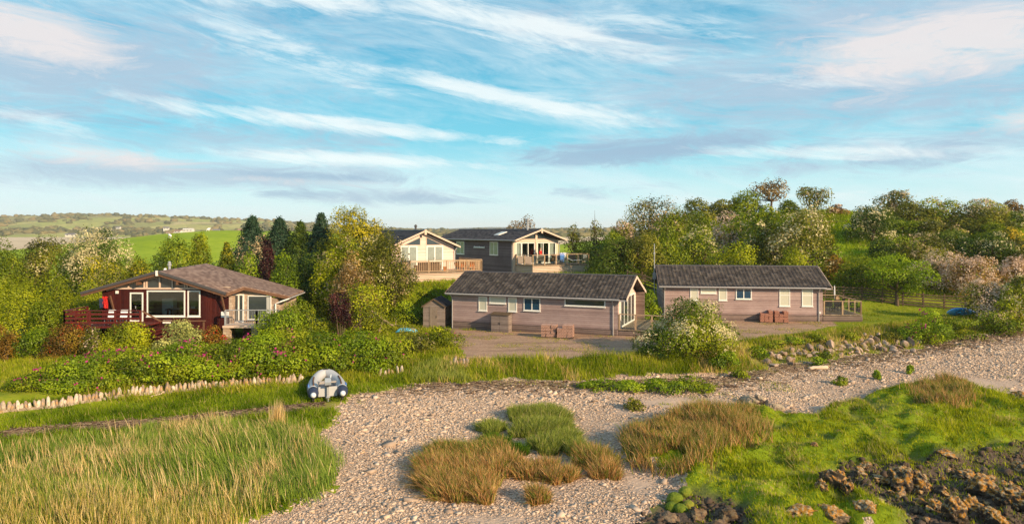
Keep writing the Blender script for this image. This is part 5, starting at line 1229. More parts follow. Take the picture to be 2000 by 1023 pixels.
# (name, category, label, u, Y, top row, width px, palette, options)
PL = [
 # hillside crest and slope
 ('hawthorn_tree', T_, 'tall blossom-flecked hawthorn on the hill crest nearest the upper lodge', 1282, 88, 391, 118, 'olive', dict(shape='dome', fl='buff', ff=.2, twigs=.06)),
 ('hawthorn_tree', T_, 'pale blossoming hawthorn low on the hill shoulder nearest the upper lodge', 1218, 84, 434, 84, 'olive', dict(shape='dome', fl='pinkish', ff=.38)),
 ('bushy_tree', T_, 'olive bushy tree on the crest with a thin twig poking up above it', 1358, 95, 389, 84, 'olive', dict(shape='dome', twigs=.05)),
 ('bushy_tree', T_, 'small olive tree on the crest between two taller ones', 1406, 97, 391, 66, 'olive', dict(shape='dome')),
 ('bushy_tree', T_, 'darker green bushy tree on the crest just before the umbrella-shaped wind-bent tree', 1456, 97, 375, 86, 'green', dict(shape='dome', twigs=.05)),
 ('wind_bent_tree', T_, 'umbrella-shaped wind-bent tree on the skyline with bare forking limbs', 1506, 98, 350, 72, 'bronze', dict(shape='flat', trunk=.40, lobes=22, fl='buff', ff=.25, dens=8, leafpx=3.6)),
 ('wind_bent_tree', T_, 'leaning wind-bent tree on the skyline with a side branch and grass below', 1587, 91, 365, 66, 'olive', dict(shape='round', trunk=.34, lobes=11, fl='buff', ff=.15, dens=8, leafpx=3.6)),
 ('bush', B_, 'low rounded green bush on the skyline between the two wind-bent trees', 1543, 97, 392, 50, 'green', dict(shape='dome')),
 ('bush', B_, 'low rusty brown bush on the grassy skyline', 1634, 95, 399, 40, 'bronze', dict(shape='dome', fl='pinkish', ff=.2)),
 ('bushy_tree', T_, 'mid green bushy tree below the crest left of the pale pink hawthorn', 1362, 84, 416, 92, 'green', dict(shape='dome')),
 ('hawthorn_tree', T_, 'pale pink hawthorn in full blossom in the middle of the thicket', 1432, 79, 419, 100, 'olive', dict(shape='dome', fl='pinkish', ff=.55)),
 ('bushy_tree', T_, 'leafy green tree under the tall blossom-flecked hawthorn', 1318, 81, 414, 92, 'green', dict(shape='dome', fl='buff', ff=.08)),
 ('whitebeam_tree', T_, 'large round whitebeam full of cream flowers above the pinkish lodge', 1556, 72, 404, 150, 'olive', dict(shape='round', trunk=.05, fl='cream', ff=.34, leafpx=4.6, depth=.8)),
 ('whitebeam_tree', T_, 'darker side of the whitebeam pair with fewer cream flowers', 1494, 75, 407, 112, 'green', dict(shape='round', trunk=.05, fl='cream', ff=.12, leafpx=4.6)),
 ('hawthorn_tree', T_, 'dark hawthorn with scattered white flowers above the aerial pole', 1362, 73, 446, 98, 'green', dict(shape='dome', fl='cream', ff=.16)),
 ('bush', B_, 'yellow-green low bush right behind the roof of the pinkish lodge', 1452, 67.5, 478, 122, 'yellow', dict(shape='dome', dens=10)),
 ('bushy_tree', T_, 'olive-brown tree with a bare trunk beside the aerial pole', 1256, 70, 456, 86, 'olive', dict(shape='round', trunk=.2, twigs=.05)),
 ('bushy_tree', T_, 'dark green broad tree beyond the deck of the upper lodge', 1196, 70.5, 466, 100, 'deep', dict(shape='dome')),
 ('bushy_tree', T_, 'green tree behind the aerial pole between two thicket hawthorns', 1308, 71, 452, 88, 'green', dict(shape='dome')),
 ('bush', B_, 'yellow-green bush at the foot of the large whitebeam', 1556, 66.5, 486, 74, 'yellow', dict(shape='dome')),
 ('bushy_tree', T_, 'thin loose brown-green tree beside the upper lodge gable', 1124, 88, 440, 44, 'olive', dict(shape='round', trunk=.25, dens=5, twigs=.15)),
 ('bushy_tree', T_, 'slender loose-leaved tree standing above the dark broad tree', 1164, 87, 432, 42, 'olive', dict(shape='column', trunk=.2, dens=5, twigs=.15)),
 ('bushy_tree', T_, 'orange-brown tree top showing over the roof of the upper lodge', 1016, 97, 428, 56, 'bronze', dict(shape='dome', dens=12)),
 ('bushy_tree', T_, 'dark green tree behind the deck rail of the upper lodge', 1150, 79, 480, 70, 'deep', dict(shape='dome')),
 ('bushy_tree', T_, 'green tree filling the gap under the slender loose-leaved tree', 1188, 82, 452, 66, 'green', dict(shape='dome')),
 ('hawthorn_tree', T_, 'dark hawthorn with pale blossom tips beside the grassy slope', 1704, 83, 404, 98, 'deep', dict(shape='dome', fl='cream', ff=.26)),
 ('hawthorn_tree', T_, 'greyish hawthorn standing tallest on the far crest', 1746, 98, 373, 66, 'olive', dict(shape='dome', fl='buff', ff=.35, twigs=.06)),
 ('bushy_tree', T_, 'olive tree on the far crest just below the greyish hawthorn', 1780, 91, 394, 88, 'olive', dict(shape='dome')),
 ('bushy_tree', T_, 'dark twiggy tree on the far crest with a ragged top', 1834, 91, 389, 84, 'green', dict(shape='dome', fl='buff', ff=.12, twigs=.08)),
 ('bushy_tree', T_, 'olive tree on the far crest between the dark twiggy tree and the pale bush', 1882, 89, 402, 72, 'olive', dict(shape='dome', fl='buff', ff=.15)),
 ('hawthorn_tree', T_, 'pale grey-green hawthorn on the far crest skyline', 1930, 98, 389, 76, 'silver', dict(shape='dome', fl='pinkish', ff=.35)),
 ('bushy_tree', T_, 'broad olive tree below the pale grey-green hawthorn', 1924, 86, 408, 96, 'olive', dict(shape='dome')),
 ('bush', B_, 'dark orange-brown bush at the far end of the skyline', 1975, 100, 391, 50, 'bronze', dict(shape='dome')),
 ('hawthorn_tree', T_, 'white-flecked hawthorn on the grassy notch at the edge of the view', 1997, 90, 410, 56, 'green', dict(shape='dome', fl='cream', ff=.3)),
 ('gorse_bush', B_, 'gorse bush in bright orange-yellow flower on the slope', 1982, 81, 446, 52, 'olive', dict(shape='dome', fl='yellowfl', ff=.6)),
 ('bushy_tree', T_, 'olive scrub tree below the flowering gorse', 1990, 76, 468, 84, 'olive', dict(shape='dome')),
 ('hawthorn_tree', T_, 'dark green hawthorn with white blossom sprays in mid slope', 1924, 77, 456, 118, 'deep', dict(shape='dome', fl='cream', ff=.15)),
 ('bushy_tree', T_, 'olive-brown scrub tree in mid slope above the round lawn tree', 1796, 77, 456, 108, 'olive', dict(shape='dome', fl='buff', ff=.14)),
 ('bushy_tree', T_, 'dark shaded scrub tree in mid slope between lighter ones', 1852, 80, 450, 86, 'deep', dict(shape='dome')),
 ('bushy_tree', T_, 'dark ivy-green tree below the pale-tipped hawthorn on the slope', 1738, 78, 468, 84, 'deep', dict(shape='dome')),
 ('lawn_tree', T_, 'round green tree with a bare trunk standing on the lawn before the fence', 1752, 61, 500, 112, 'bright', dict(shape='round', trunk=.26, depth=.9)),
 ('bushy_tree', T_, 'dark green spreading tree behind the fence beside the lodge deck', 1692, 65.5, 500, 104, 'green', dict(shape='dome')),
 ('hawthorn_tree', T_, 'cream-pink blossoming hawthorn behind the lawn fence', 1822, 65, 492, 102, 'olive', dict(shape='dome', fl='pinkish', ff=.42)),
 ('hawthorn_tree', T_, 'greyish-pink hawthorn in full blossom above the blue kayak', 1898, 62, 500, 104, 'bronze', dict(shape='dome', fl='pinkish', ff=.6)),
 ('hawthorn_tree', T_, 'pink-white hawthorn blossoming at the edge of the view above the shore bushes', 1984, 63, 502, 86, 'bronze', dict(shape='dome', fl='pinkish', ff=.6)),
 ('hawthorn_tree', T_, 'faded cream hawthorn bush reaching down behind the blue kayak', 1938, 54, 550, 100, 'olive', dict(shape='dome', fl='pinkish', ff=.5)),
 ('bush', B_, 'yellow-green bush with pale flowers at the edge of the shingle', 1990, 52.5, 540, 96, 'yellow', dict(shape='dome', fl='cream', ff=.22)),
 ('rose_bush', B_, 'rounded wild rose bush with pink and orange flowers by the bank boulders', 1803, 48.2, 604, 88, 'bright', dict(shape='dome', fl='pink', ff=.03)),
 ('bush', B_, 'yellow-green scrub at the far end of the pinkish lodge roof', 1640, 66, 530, 66, 'yellow', dict(shape='dome')),
 ('bush', B_, 'brown-tinged bramble on the slope beside the large whitebeam', 1636, 70, 500, 54, 'rust', dict(shape='dome')),
 ('bush', B_, 'green bramble mound above the dark spreading tree', 1718, 71, 492, 70, 'green', dict(shape='dome')),
 ('bush', B_, 'leafy low bush growing along the shingle past the rose bush', 1865, 50, 622, 84, 'green', dict(shape='dome', fl='cream', ff=.05)),
 ('bush', B_, 'leafy low bush growing along the shingle at the edge of the view', 1950, 51, 610, 96, 'green', dict(shape='dome', fl='buff', ff=.08)),
 ('hawthorn_bush', B_, 'large round hawthorn covered in cream blossom before the lodge deck', 1340, 41.5, 587, 186, 'green', dict(shape='dome', fl='cream', ff=.24, leafpx=3.8, dens=22, depth=.9)),
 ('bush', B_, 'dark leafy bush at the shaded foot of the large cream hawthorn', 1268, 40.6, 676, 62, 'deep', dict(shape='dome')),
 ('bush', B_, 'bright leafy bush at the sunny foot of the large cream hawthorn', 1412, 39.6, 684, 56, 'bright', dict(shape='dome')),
 ('bush', B_, 'green bush peeping over the rail between the two brown lodges', 1268, 56, 570, 46, 'bright', dict(shape='dome')),
 ('bushy_tree', T_, 'olive scrub tree on the upper slope, second below the olive crest tree', 1772, 86, 430, 92, 'green', dict(shape='dome')),
 ('bushy_tree', T_, 'dark scrub tree on the upper slope under the dark twiggy crest tree', 1826, 85, 428, 92, 'olive', dict(shape='dome', fl='buff', ff=.12)),
 ('bushy_tree', T_, 'shadowy scrub tree on the upper slope beside the gorse', 1942, 83, 436, 80, 'green', dict(shape='dome')),
 ('bushy_tree', T_, 'small green scrub tree on the upper slope beside the pale-tipped hawthorn', 1738, 88, 424, 60, 'deep', dict(shape='dome')),
 # middle group behind and beside the cream lodge
 ('golden_conifer', T_, 'tall golden-yellow conifer with several peaks beside the cream lodge', 678, 63, 411, 122, 'gold', dict(shape='dome', trunk=.0, dens=24, lobes=18)),
 ('golden_conifer', T_, 'shorter golden conifer in front of the cream lodge roof', 730, 62, 434, 60, 'gold', dict(shape='dome', trunk=.0, twigs=.06)),
 ('spruce_tree', T_, 'blue-green spruce just behind the tall golden conifer', 627, 66, 421, 66, 'blue', dict(shape='conifer', trunk=.0, dens=11)),
 ('spruce_tree', T_, 'dark spruce with a pointed top between two other spruces', 587, 66, 438, 68, 'deep', dict(shape='conifer', trunk=.0, dens=11)),
 ('spruce_tree', T_, 'broad dark spruce above the purple-leaved tree', 546, 67, 430, 76, 'blue', dict(shape='conifer', trunk=.0, dens=11)),
 ('pine_tree', T_, 'grey-green pine with a thin pointed leader, highest above the chalet roof', 493, 66, 427, 78, 'blue', dict(shape='conifer', trunk=.0, dens=10, fl='buff', ff=.12)),
 ('purple_tree', T_, 'narrow purple-leaved tree behind the chalet roof', 518, 60, 470, 46, 'purple', dict(shape='column', trunk=.05)),
 ('bushy_tree', T_, 'fresh green tree behind the far end of the chalet roof', 566, 57, 500, 84, 'bright', dict(shape='dome')),
 ('bushy_tree', T_, 'dark grey-green tree behind the barbecue', 610, 57.5, 498, 74, 'deep', dict(shape='dome')),
 ('bushy_tree', T_, 'light green tall tree with ragged top in the clump before the golden conifers', 662, 55, 470, 100, 'yellow', dict(shape='dome', trunk=.04, twigs=.08, fl='buff', ff=.1)),
 ('bushy_tree', T_, 'brown-tinted tree in the middle of the clump before the golden conifers', 696, 53.5, 500, 84, 'bronze', dict(shape='dome', trunk=.04, twigs=.1, fl='buff', ff=.15)),
 ('apple_tree', T_, 'olive tree with white flecks leaning toward the cream lodge balcony', 730, 56.5, 456, 124, 'olive', dict(shape='dome', trunk=.1, twigs=.08, fl='cream', ff=.07)),
 ('bushy_tree', T_, 'bronze-brown rounded bush-like tree right before the cream lodge skirting', 772, 57.2, 516, 82, 'olive', dict(shape='dome', trunk=.05, fl='buff', ff=.3)),
 ('purple_bush', B_, 'dark purple bush above the rose hedge', 664, 47.5, 572, 48, 'purple', dict(shape='dome', vbase=636)),
 ('bushy_tree', T_, 'thin straggly tree with bare arching branches above the pale blue kayak', 740, 50.5, 556, 128, 'yellow', dict(shape='dome', trunk=.1, dens=5, twigs=.35, bark='twig')),
 ('bushy_tree', T_, 'lower green sapling in front of the purple bush', 704, 49, 556, 96, 'yellow', dict(shape='dome', trunk=.05, twigs=.15, dens=8)),
 ('bush', B_, 'bright green bush below the stone wing balcony', 552, 45, 606, 108, 'bright', dict(shape='dome')),
 ('bush', B_, 'low green bush on the grass bank behind the garden shed', 836, 58.5, 566, 34, 'green', dict(shape='dome')),
 ('bush', B_, 'leafy green bush on the bank beside the garden shed', 800, 55.5, 588, 60, 'bright', dict(shape='dome')),
 ('bush', B_, 'low leafy bush between the barbecue and the purple bush', 632, 48, 622, 54, 'green', dict(shape='dome')),
 ('bush', B_, 'green bush hiding the foot of the stone side wall of the chalet', 580, 46.0, 588, 66, 'green', dict(shape='dome')),
 # left group
 ('bushy_tree', T_, 'olive tree with a few white flowers at the left edge of the pasture', 78, 69, 468, 112, 'olive', dict(shape='dome', fl='cream', ff=.06)),
 ('bushy_tree', T_, 'darker green tree cut by the edge of the view beside the pasture', 14, 66, 474, 96, 'green', dict(shape='dome')),
 ('hawthorn_tree', T_, 'white-flowering hawthorn standing against the green pasture', 190, 62, 450, 112, 'deep', dict(shape='round', trunk=.1, fl='cream', ff=.5)),
 ('golden_conifer', T_, 'golden-yellow spreading conifer behind the chalet deck', 208, 56, 504, 96, 'gold', dict(shape='dome')),
 ('golden_conifer', T_, 'smaller golden-green conifer next to the chalet gable', 266, 57.5, 506, 60, 'gold', dict(shape='dome')),
 ('bushy_tree', T_, 'green rounded tree behind the chalet roof flue', 348, 66, 468, 104, 'green', dict(shape='dome', twigs=.05)),
 ('bushy_tree', T_, 'yellow-green tree with a taller top behind the chalet ridge', 388, 68, 460, 58, 'yellow', dict(shape='column', trunk=.05)),
 ('golden_conifer', T_, 'golden conifer between the green trees and the grey-green pine', 443, 60, 476, 40, 'gold', dict(shape='conifer', trunk=.0)),
 ('bushy_tree', T_, 'mid green tree in front of the golden conifer above the chalet roof', 478, 59, 498, 66, 'bright', dict(shape='dome')),
 ('bushy_tree', T_, 'dark green undergrowth tree behind the hawthorn and the chalet', 300, 63, 506, 70, 'deep', dict(shape='dome')),
 ('bushy_tree', T_, 'small dark green tree between the white hawthorn and the pasture edge', 132, 62, 500, 74, 'green', dict(shape='dome')),
 ('hedge_shrub', S_, 'big yellow-tipped clipped shrub at the edge of the view', 34, 47, 548, 128, 'yellow', dict(shape='dome', dens=10)),
 ('hedge_shrub', S_, 'big green-yellow clipped shrub beside the chalet deck', 128, 50, 540, 128, 'yellow', dict(shape='dome', dens=10)),
 ('hedge_shrub', S_, 'darker green shrub squeezed between the big clipped shrub and the chalet wall', 168, 53, 552, 70, 'green', dict(shape='dome')),
 ('hedge_shrub', S_, 'shaded green shrub under the big yellow-tipped one', 88, 45.5, 590, 70, 'green', dict(shape='dome')),
 ('shrub', S_, 'dark red-brown shrub at the edge of the view', 4, 41, 640, 52, 'rust', dict(shape='dome')),
 ('shrub', S_, 'fresh green shrub between the red-brown one and the orange-leaved one', 60, 42, 642, 76, 'bright', dict(shape='dome')),
 ('shrub', S_, 'orange-leaved shrub below the red deck', 132, 41.8, 634, 92, 'rust', dict(shape='dome', fl='red', ff=.02)),
 ('shrub', S_, 'pale-flowered shrub below the red deck between orange and yellow ones', 186, 41.3, 642, 56, 'olive', dict(shape='dome', fl='pinkish', ff=.2)),
 ('shrub', S_, 'yellow-green shrub below the red deck stairs', 240, 41.6, 632, 98, 'yellow', dict(shape='dome')),
 ('shrub', S_, 'silver-leaved shrub in front of the chalet wall', 354, 42.2, 628, 92, 'silver', dict(shape='dome', twigs=.1)),
 ('shrub', S_, 'red-tipped shrub beside the stone pier of the balcony', 414, 42.6, 638, 52, 'rust', dict(shape='dome', fl='red', ff=.06, twigs=.1)),
]
for (nm, cat, lb, u, Y, vt, w, pal, kw) in PL:
    if kw.get('shape') == 'conifer': w *= 3.2; kw['depth'] = .9
    g = {'hawthorn_tree': 'hawthorns', 'bushy_tree': 'trees around the lodges', 'bush': 'bushes around the lodges', 'golden_conifer': 'golden conifers', 'spruce_tree': 'dark spruces', 'wind_bent_tree': 'wind-bent skyline trees',
         'whitebeam_tree': 'whitebeams', 'hedge_shrub': 'clipped shrubs by the chalet', 'shrub': 'shrubs below the chalet'}.get(nm)
    plant(nm, lb, cat, u, Y, vt, w, pal, group=g, **kw)
# the rose hedge: bushes in two rows along the stone edging
hl = 'wild rose bush with pink flowers in the long hedge behind the stone edging'
for k, (u, vt, w) in enumerate([(92, 716, 92), (148, 702, 104), (206, 690, 108), (262, 683, 106), (318, 677, 106), (372, 672, 104), (426, 668, 104), (480, 664, 104), (534, 656, 100), (586, 652, 96), (636, 652, 92), (690, 652, 96), (742, 657, 92)]):
    Y = float(np.interp(u, [60, 300, 590, 760], [33.6, 35.6, 38.4, 40.2]))
    plant('rose_bush', hl, B_, u, Y, vt - 3, w * 1.34, 'bright' if k % 3 else 'green', shape='dome', fl='pink', ff=.026 if u < 600 else .006, group='rose bushes of the hedge', depth=.85, dens=17, leafpx=4.2, lobes=18)
hb = 'leafy green bush low on the seaward face of the rose hedge'
for k, (u, vt, w) in enumerate([(120, 742, 90), (190, 734, 100), (262, 726, 100), (338, 716, 104), (410, 708, 100), (478, 702, 100), (540, 694, 96), (660, 690, 92), (712, 690, 90)]):
    Y = float(np.interp(u, [60, 300, 590, 760], [33.0, 35.1, 38.0, 39.2]))
    plant('rose_bush', hb, B_, u, Y, vt - 8, w * 1.36, 'green' if k % 2 else 'bright', shape='dome', fl='pink', ff=.012, group='low bushes of the hedge face', depth=.6, dens=16, leafpx=4.2, lobes=16)
plant('bush', 'olive-yellow bush at the end of the rose hedge by the stub of stone wall', B_, 806, 42.5, 640, 92, 'olive', shape='dome', dens=10, fl='buff', ff=.05, group='bushes around the lodges')
plant('bush', 'orange-tinged green bush nearest the gravel at the end of the rose hedge', B_, 862, 44, 640, 84, 'yellow', shape='dome', fl='pink', ff=.006, group='bushes around the lodges')
plant('bush', 'bright low bush on the shingle edge below the end of the hedge', B_, 728, 38.4, 716, 60, 'bright', shape='dome', group='bushes around the lodges')
# low plants on the beach
lp = [(1165, 35.9, 744, 70, 'bright', 'low green beach plant mat nearest the pale sedge patch'), (1222, 35.6, 744, 84, 'bright', 'long low green beach plant mat before the cream hawthorn, second from its rounded end'),
      (1290, 35.4, 742, 96, 'bright', 'low green beach plant mat before the cream hawthorn, next to its rounded end'), (1360, 35.4, 738, 78, 'green', 'rounded green beach plant mound ending the mat before the cream hawthorn'),
      (1640, 37.2, 751, 30, 'green', 'lone ragged green beach plant on the shingle before the marsh'), (1777, 40, 731, 14, 'bright', 'tiny round bright green tuft alone on the shingle'), (1714, 38.4, 749, 18, 'bright', 'small green tuft on the shingle beside the marsh edge'),
      (1446, 38.2, 735, 34, 'green', 'small plant clump on shingle by the cream hawthorn'), (1600, 41.4, 698, 34, 'bright', 'small leafy plant beside the pale driftwood log'), (1240, 32, 808, 40, 'olive', 'sparse green weed on the sandy patch')]
for (u, Y, vt, w, pal, lb) in [(1512, 44.3, 668, 46, 'green', 'leafy green clump at the start of the stone bank nearest the cream hawthorn'), (1546, 45.4, 656, 50, 'bright', 'leafy green clump on the bank between two golden grass patches'), (1590, 46.2, 652, 44, 'yellow', 'yellow-green clump on the bank edge below the deck of the pinkish lodge'), (1478, 42.4, 676, 50, 'bright', 'bright green clump hanging over the bank beside the cream hawthorn'),
      (1610, 43.3, 688, 30, 'green', 'small green clump growing between the bank boulders, below the deck'), (1740, 48.3, 648, 44, 'olive', 'brownish grassy clump above the boulders near the rose bush'), (1660, 47.5, 650, 40, 'yellow', 'small yellow-green clump on the bank crest by the lawn')]:
    plant('bank_plant', lb, 'plant', u, Y, vt, w, pal, shape='dome', group='plants on the bank', leafpx=3.6)
for (u, Y, vt, w, pal, lb) in lp:
    plant('beach_plant', lb, 'plant', u, Y, vt, w, pal, shape='dome', group='plants on the shingle', leafpx=4)

# ------------------------------------------------------------------ grasses
EDGE = [(-14, 812), (60, 800), (170, 786), (300, 768), (400, 760), (500, 753), (594, 746)]
r = np.random.default_rng(5)
fn2 = lambda x, y, s, k: fbm(np.column_stack([x, y]) * s, 3, k)
# foreground reeds
x, y = scatter(lambda x, y: inpoly(x + r.normal(0, .35, len(x)), y + r.normal(0, .3, len(x)), REEDS), -27, -6, 16.5, 31, 300000, r)
den = fn2(x, y, .7, 71); k = r.random(len(x)) < np.clip(.1 + 3.2 * (den - .36), .06, 1); x, y = x[k], y[k]
gold = np.clip(ss((22.9 - y + (fn2(x, y, .45, 72) - .5) * 5 - .10 * (x + 14)) / 3.6), 0, 1)
isg = r.random(len(x)) < gold * .9
dry = (r.random(len(x)) < .06 + .34 * ss((fn2(x, y, .6, 73) - .5) * 8)).astype(float)
hh = r.uniform(.3, .85, len(x)) * (1 + .25 * dry) * (.25 + 1.5 * fn2(x, y, .75, 75))
lnx = -.14 + .9 * (fn2(x, y, .5, 175) - .5) + (r.random(len(x)) < .06) * r.normal(0, .6, len(x)); lny = .05 + .7 * (fn2(x, y, .5, 176) - .5)
k = ~isg
blades('reed_bed', x[k], y[k], hh[k] * .78, .023, M['reed'], (lnx[k], lny[k]), .20, flw=dry[k], rnd=np.clip(r.random(k.sum()) * .6 + .7 * (fn2(x[k], y[k], .5, 77) - .3), 0, 1), kind='stuff')
k = isg
blades('golden_reed_bed', x[k], y[k], hh[k] * .85, .021, M['reed_gold'], (lnx[k] * .8 + .03, lny[k]), .17, flw=(r.random(k.sum()) < .5).astype(float), kind='stuff')
xs, ys = scatter(lambda x, y: inpoly(x, y, REEDS) & (fn2(x, y, .9, 79) > .52), -27, -7, 20.5, 31, 3000, r)
blades('dry_reed_stalks', xs, ys, r.uniform(.65, 1.25, len(xs)), .022, M['reed'], (-.30 + .5 * (fn2(xs, ys, .6, 177) - .5), .05), .14, flw=np.ones(len(xs)), kind='stuff')
c = G(541, 843); xs = r.normal(c[0], .14, 160); ys = r.normal(c[1], .12, 160)
blades('tall_dry_reeds', xs, ys, r.uniform(.9, 1.5, 160), .028, M['reed'], (.03, 0), .07, flw=np.ones(160), label='tallest clump of dry straw-coloured reeds at the back of the reed bed', cat='reed clump')

INBEACH = lambda x, y: sample_mask(m_beach, x, y) > .5
INMARSH = lambda x, y: sample_mask(m_marsh, x, y) > .5
INDRIVE = lambda x, y: sample_mask(m_drive, x, y) > .5
INROCK = lambda x, y: sample_mask(m_rocky, x, y) > .5
# green strip between reeds and stone edging, the bank and the grass round the drive
def open_grass(x, y): return ~INBEACH(x, y) & ~INMARSH(x, y) & ~INDRIVE(x, y) & ~inpoly(x, y, REEDS)
ybv = lambda x: np.interp(x, YBX, YBY)
x, y = scatter(lambda x, y: open_grass(x, y) & (y < ybv(x) + 1.2) & (x < -5), -34, -4, 17, 42, 260000, r)
k = np.abs(y - np.interp(x, [-40, -23, -15.5, -9], [24, 27.8, 29.8, 32.6])) > .15 + .9 * fn2(x, y, .6, 4); x, y = x[k], y[k]
dw = y - np.interp(x, [G(u_, v_)[0] for u_, v_ in EDGE], [G(u_, v_)[1] for u_, v_ in EDGE]); kk = ~((dw > -.9) & (dw < .15) & (r.random(len(x)) < .8)); x, y = x[kk], y[kk]
blades('strip_grass', x, y, r.uniform(.08, .34, len(x)) * (.2 + 1.6 * fn2(x, y, .8, 81)), .035, M['strip'], (-.1, 0), .35, flw=(r.random(len(x)) < .05).astype(float), rnd=np.clip(r.random(len(x)) * .35 + 1.5 * (fn2(x, y, .9, 84) - .30), 0, 1), segs=1, kind='stuff')
lodgefoot = lambda x, y: ((y > 48.2 - .4 * (x - 7.4)) & (x > -5.4) & (x < 11.5) & (y < 61)) | ((x > 12) & (x < 27.5) & (y > 53.5) & (y < 63)) | ((y > 45.4) & (x > -29.5) & (x < -15.6) & (y < 58))
x, y = scatter(lambda x, y: open_grass(x, y) & (y >= ybv(x) - .8) & ~lodgefoot(x, y), -34, 44, 33, 66, 420000, r)
riprap = (np.exp(-((y - ybv(x) - .8) / 1.5) ** 2) * ss((x - 13.5) / 2) * (1 - ss((x - 29) / 1.5)) > .35) & (r.random(len(x)) > .22); x, y = x[~riprap], y[~riprap]
lowlawn = ss((y - ybv(x) - 3.6) / 1.6) * ss((x - 12) / 3) * (x > 10)
bank = np.exp(-((y - ybv(x) - 1.8) / 2.0) ** 2)
hgt = r.uniform(.12, .42, len(x)) * (.15 + 1.7 * fn2(x, y, .8, 85)) * (1 - .7 * lowlawn) * (1 + .55 * bank)
dryp = .05 + .42 * bank * (x > 10) * (fn2(x, y, .5, 86) > .45) + .5 * (fn2(x, y, .45, 87) > .60) * (x > -4) * (y < 46)
blades('bank_grass', x, y, hgt, .045, M['lawn'], (-.08, -.02), .35, flw=(r.random(len(x)) < dryp).astype(float), rnd=np.clip(r.random(len(x)) * .35 + 1.5 * (fn2(x, y, .8, 88) - .28), 0, 1), segs=1, kind='stuff')
# pale sedge at the mouth of the path
x, y = scatter(lambda x, y: inpoly(x, y, poly_px([(800, 748), (812, 722), (850, 708), (890, 716), (922, 746)])), -8, -1, 36, 43, 16000, r)
blades('sedge_patch', x, y, r.uniform(.25, .6, len(x)), .03, M['sedge'], (.05, 0), .22, kind='stuff')
# rough grass on the slope behind the lodges and on the hill
x = r.uniform(-20, 70, 230000); y = r.uniform(54, 108, 230000); k = ~lodgefoot(x, y) & ((x > 8) | (y < 72)) & ~((x > 12) & (y < 62.3)); x, y = x[k], y[k]
k = (h0(x, y) > 1.3); x, y = x[k], y[k]
blades('slope_undergrowth', x, y, r.uniform(.2, .6, len(x)) * (.4 + fn2(x, y, .3, 91)), .11, M['slope'], (-.05, 0), .5, flw=(r.random(len(x)) < .04).astype(float), rnd=np.clip(r.random(len(x)) * .6 + .9 * (fn2(x, y, .25, 92) - .3), 0, 1), segs=1, kind='stuff')
# weeds in the gravel
x, y = scatter(lambda x, y: INDRIVE(x, y) & (fn2(x, y, .6, 95) > .53), -6, 28, 40, 57, 60000, r)
blades('gravel_weeds', x, y, r.uniform(.03, .13, len(x)), .05, M['lawn'], (0, 0), .5, flw=(r.random(len(x)) < .25).astype(float), segs=1, kind='stuff')
x, y = scatter(lambda x, y: INBEACH(x, y) & (((fn2(x, y, .5, 96) > .66) & (y > 30)) | ((fn2(x, y, .8, 97) > .52) & (y > ybv(x) - 1.6) & (y > 34)) | ((fn2(x, y, 1.1, 98) > .5) & inpoly(x, y, poly_px([(560, 850), (540, 800), (600, 785), (665, 795), (700, 770), (720, 775), (660, 830), (610, 860)])))), -14, 42, 20, 54, 200000, r)
blades('shingle_weeds', x, y, r.uniform(.04, .16, len(x)), .045, M['turf'], (0, 0), .5, segs=1, kind='stuff')
# salt marsh turf
x, y = scatter(lambda x, y: INMARSH(x, y), 4, 42, 17.5, 38, 520000, r)
e = .25; slope = np.hypot(H(x + e, y) - H(x - e, y), H(x, y + e) - H(x, y - e)) / (2 * e)
bare = (sample_mask(lump2, x, y) < .41); k = ~(bare & (r.random(len(x)) < .85)); x, y, slope = x[k], y[k], slope[k]
tallp = fn2(x, y, .5, 101); hg = r.uniform(.06, .24, len(x)) * (.5 + 1.7 * np.clip(tallp - .42, 0, 1) * 2) * np.where(r.random(len(x)) < .05, 1.9, 1)
rus = np.zeros(len(x), bool)
blades('marsh_turf', x, y, hg, .032, M['turf'], (-.15, -.05), .35, flw=(r.random(len(x)) < .04 + .4 * ss((fn2(x, y, .6, 104) - .52) * 7)).astype(float), rnd=np.clip(r.random(len(x)) * .55 + 1.3 * (fn2(x, y, .9, 103) - .30), 0, 1), segs=1, kind='stuff')
for nm, pts, n_, hl_ in (('marsh_rushes', [(1228, 905), (1225, 855), (1300, 835), (1400, 812), (1480, 825), (1490, 868), (1440, 890), (1400, 900), (1370, 920), (1325, 935)], 26000, (.35, .75)), ('brown_marsh_rushes', [(1790, 775), (1840, 758), (1890, 766), (1893, 800), (1860, 818), (1800, 805)], 9000, (.3, .65))):
    pp = poly_px(pts); x, y = scatter(lambda x, y: inpoly(x + r.normal(0, .25, len(x)), y + r.normal(0, .25, len(x)), pp) & (fn2(x, y, .9, 105) > .38), pp[:, 0].min(), pp[:, 0].max(), pp[:, 1].min(), pp[:, 1].max(), n_ * 2, r)
    blades(nm, x, y, r.uniform(*hl_, len(x)) * (.5 + .9 * fn2(x, y, 1.1, 106)), .024, M['rush'], (-.1, .0), .32, flw=(r.random(len(x)) < .25 + .5 * fn2(x, y, .7, 108)).astype(float), kind='stuff')

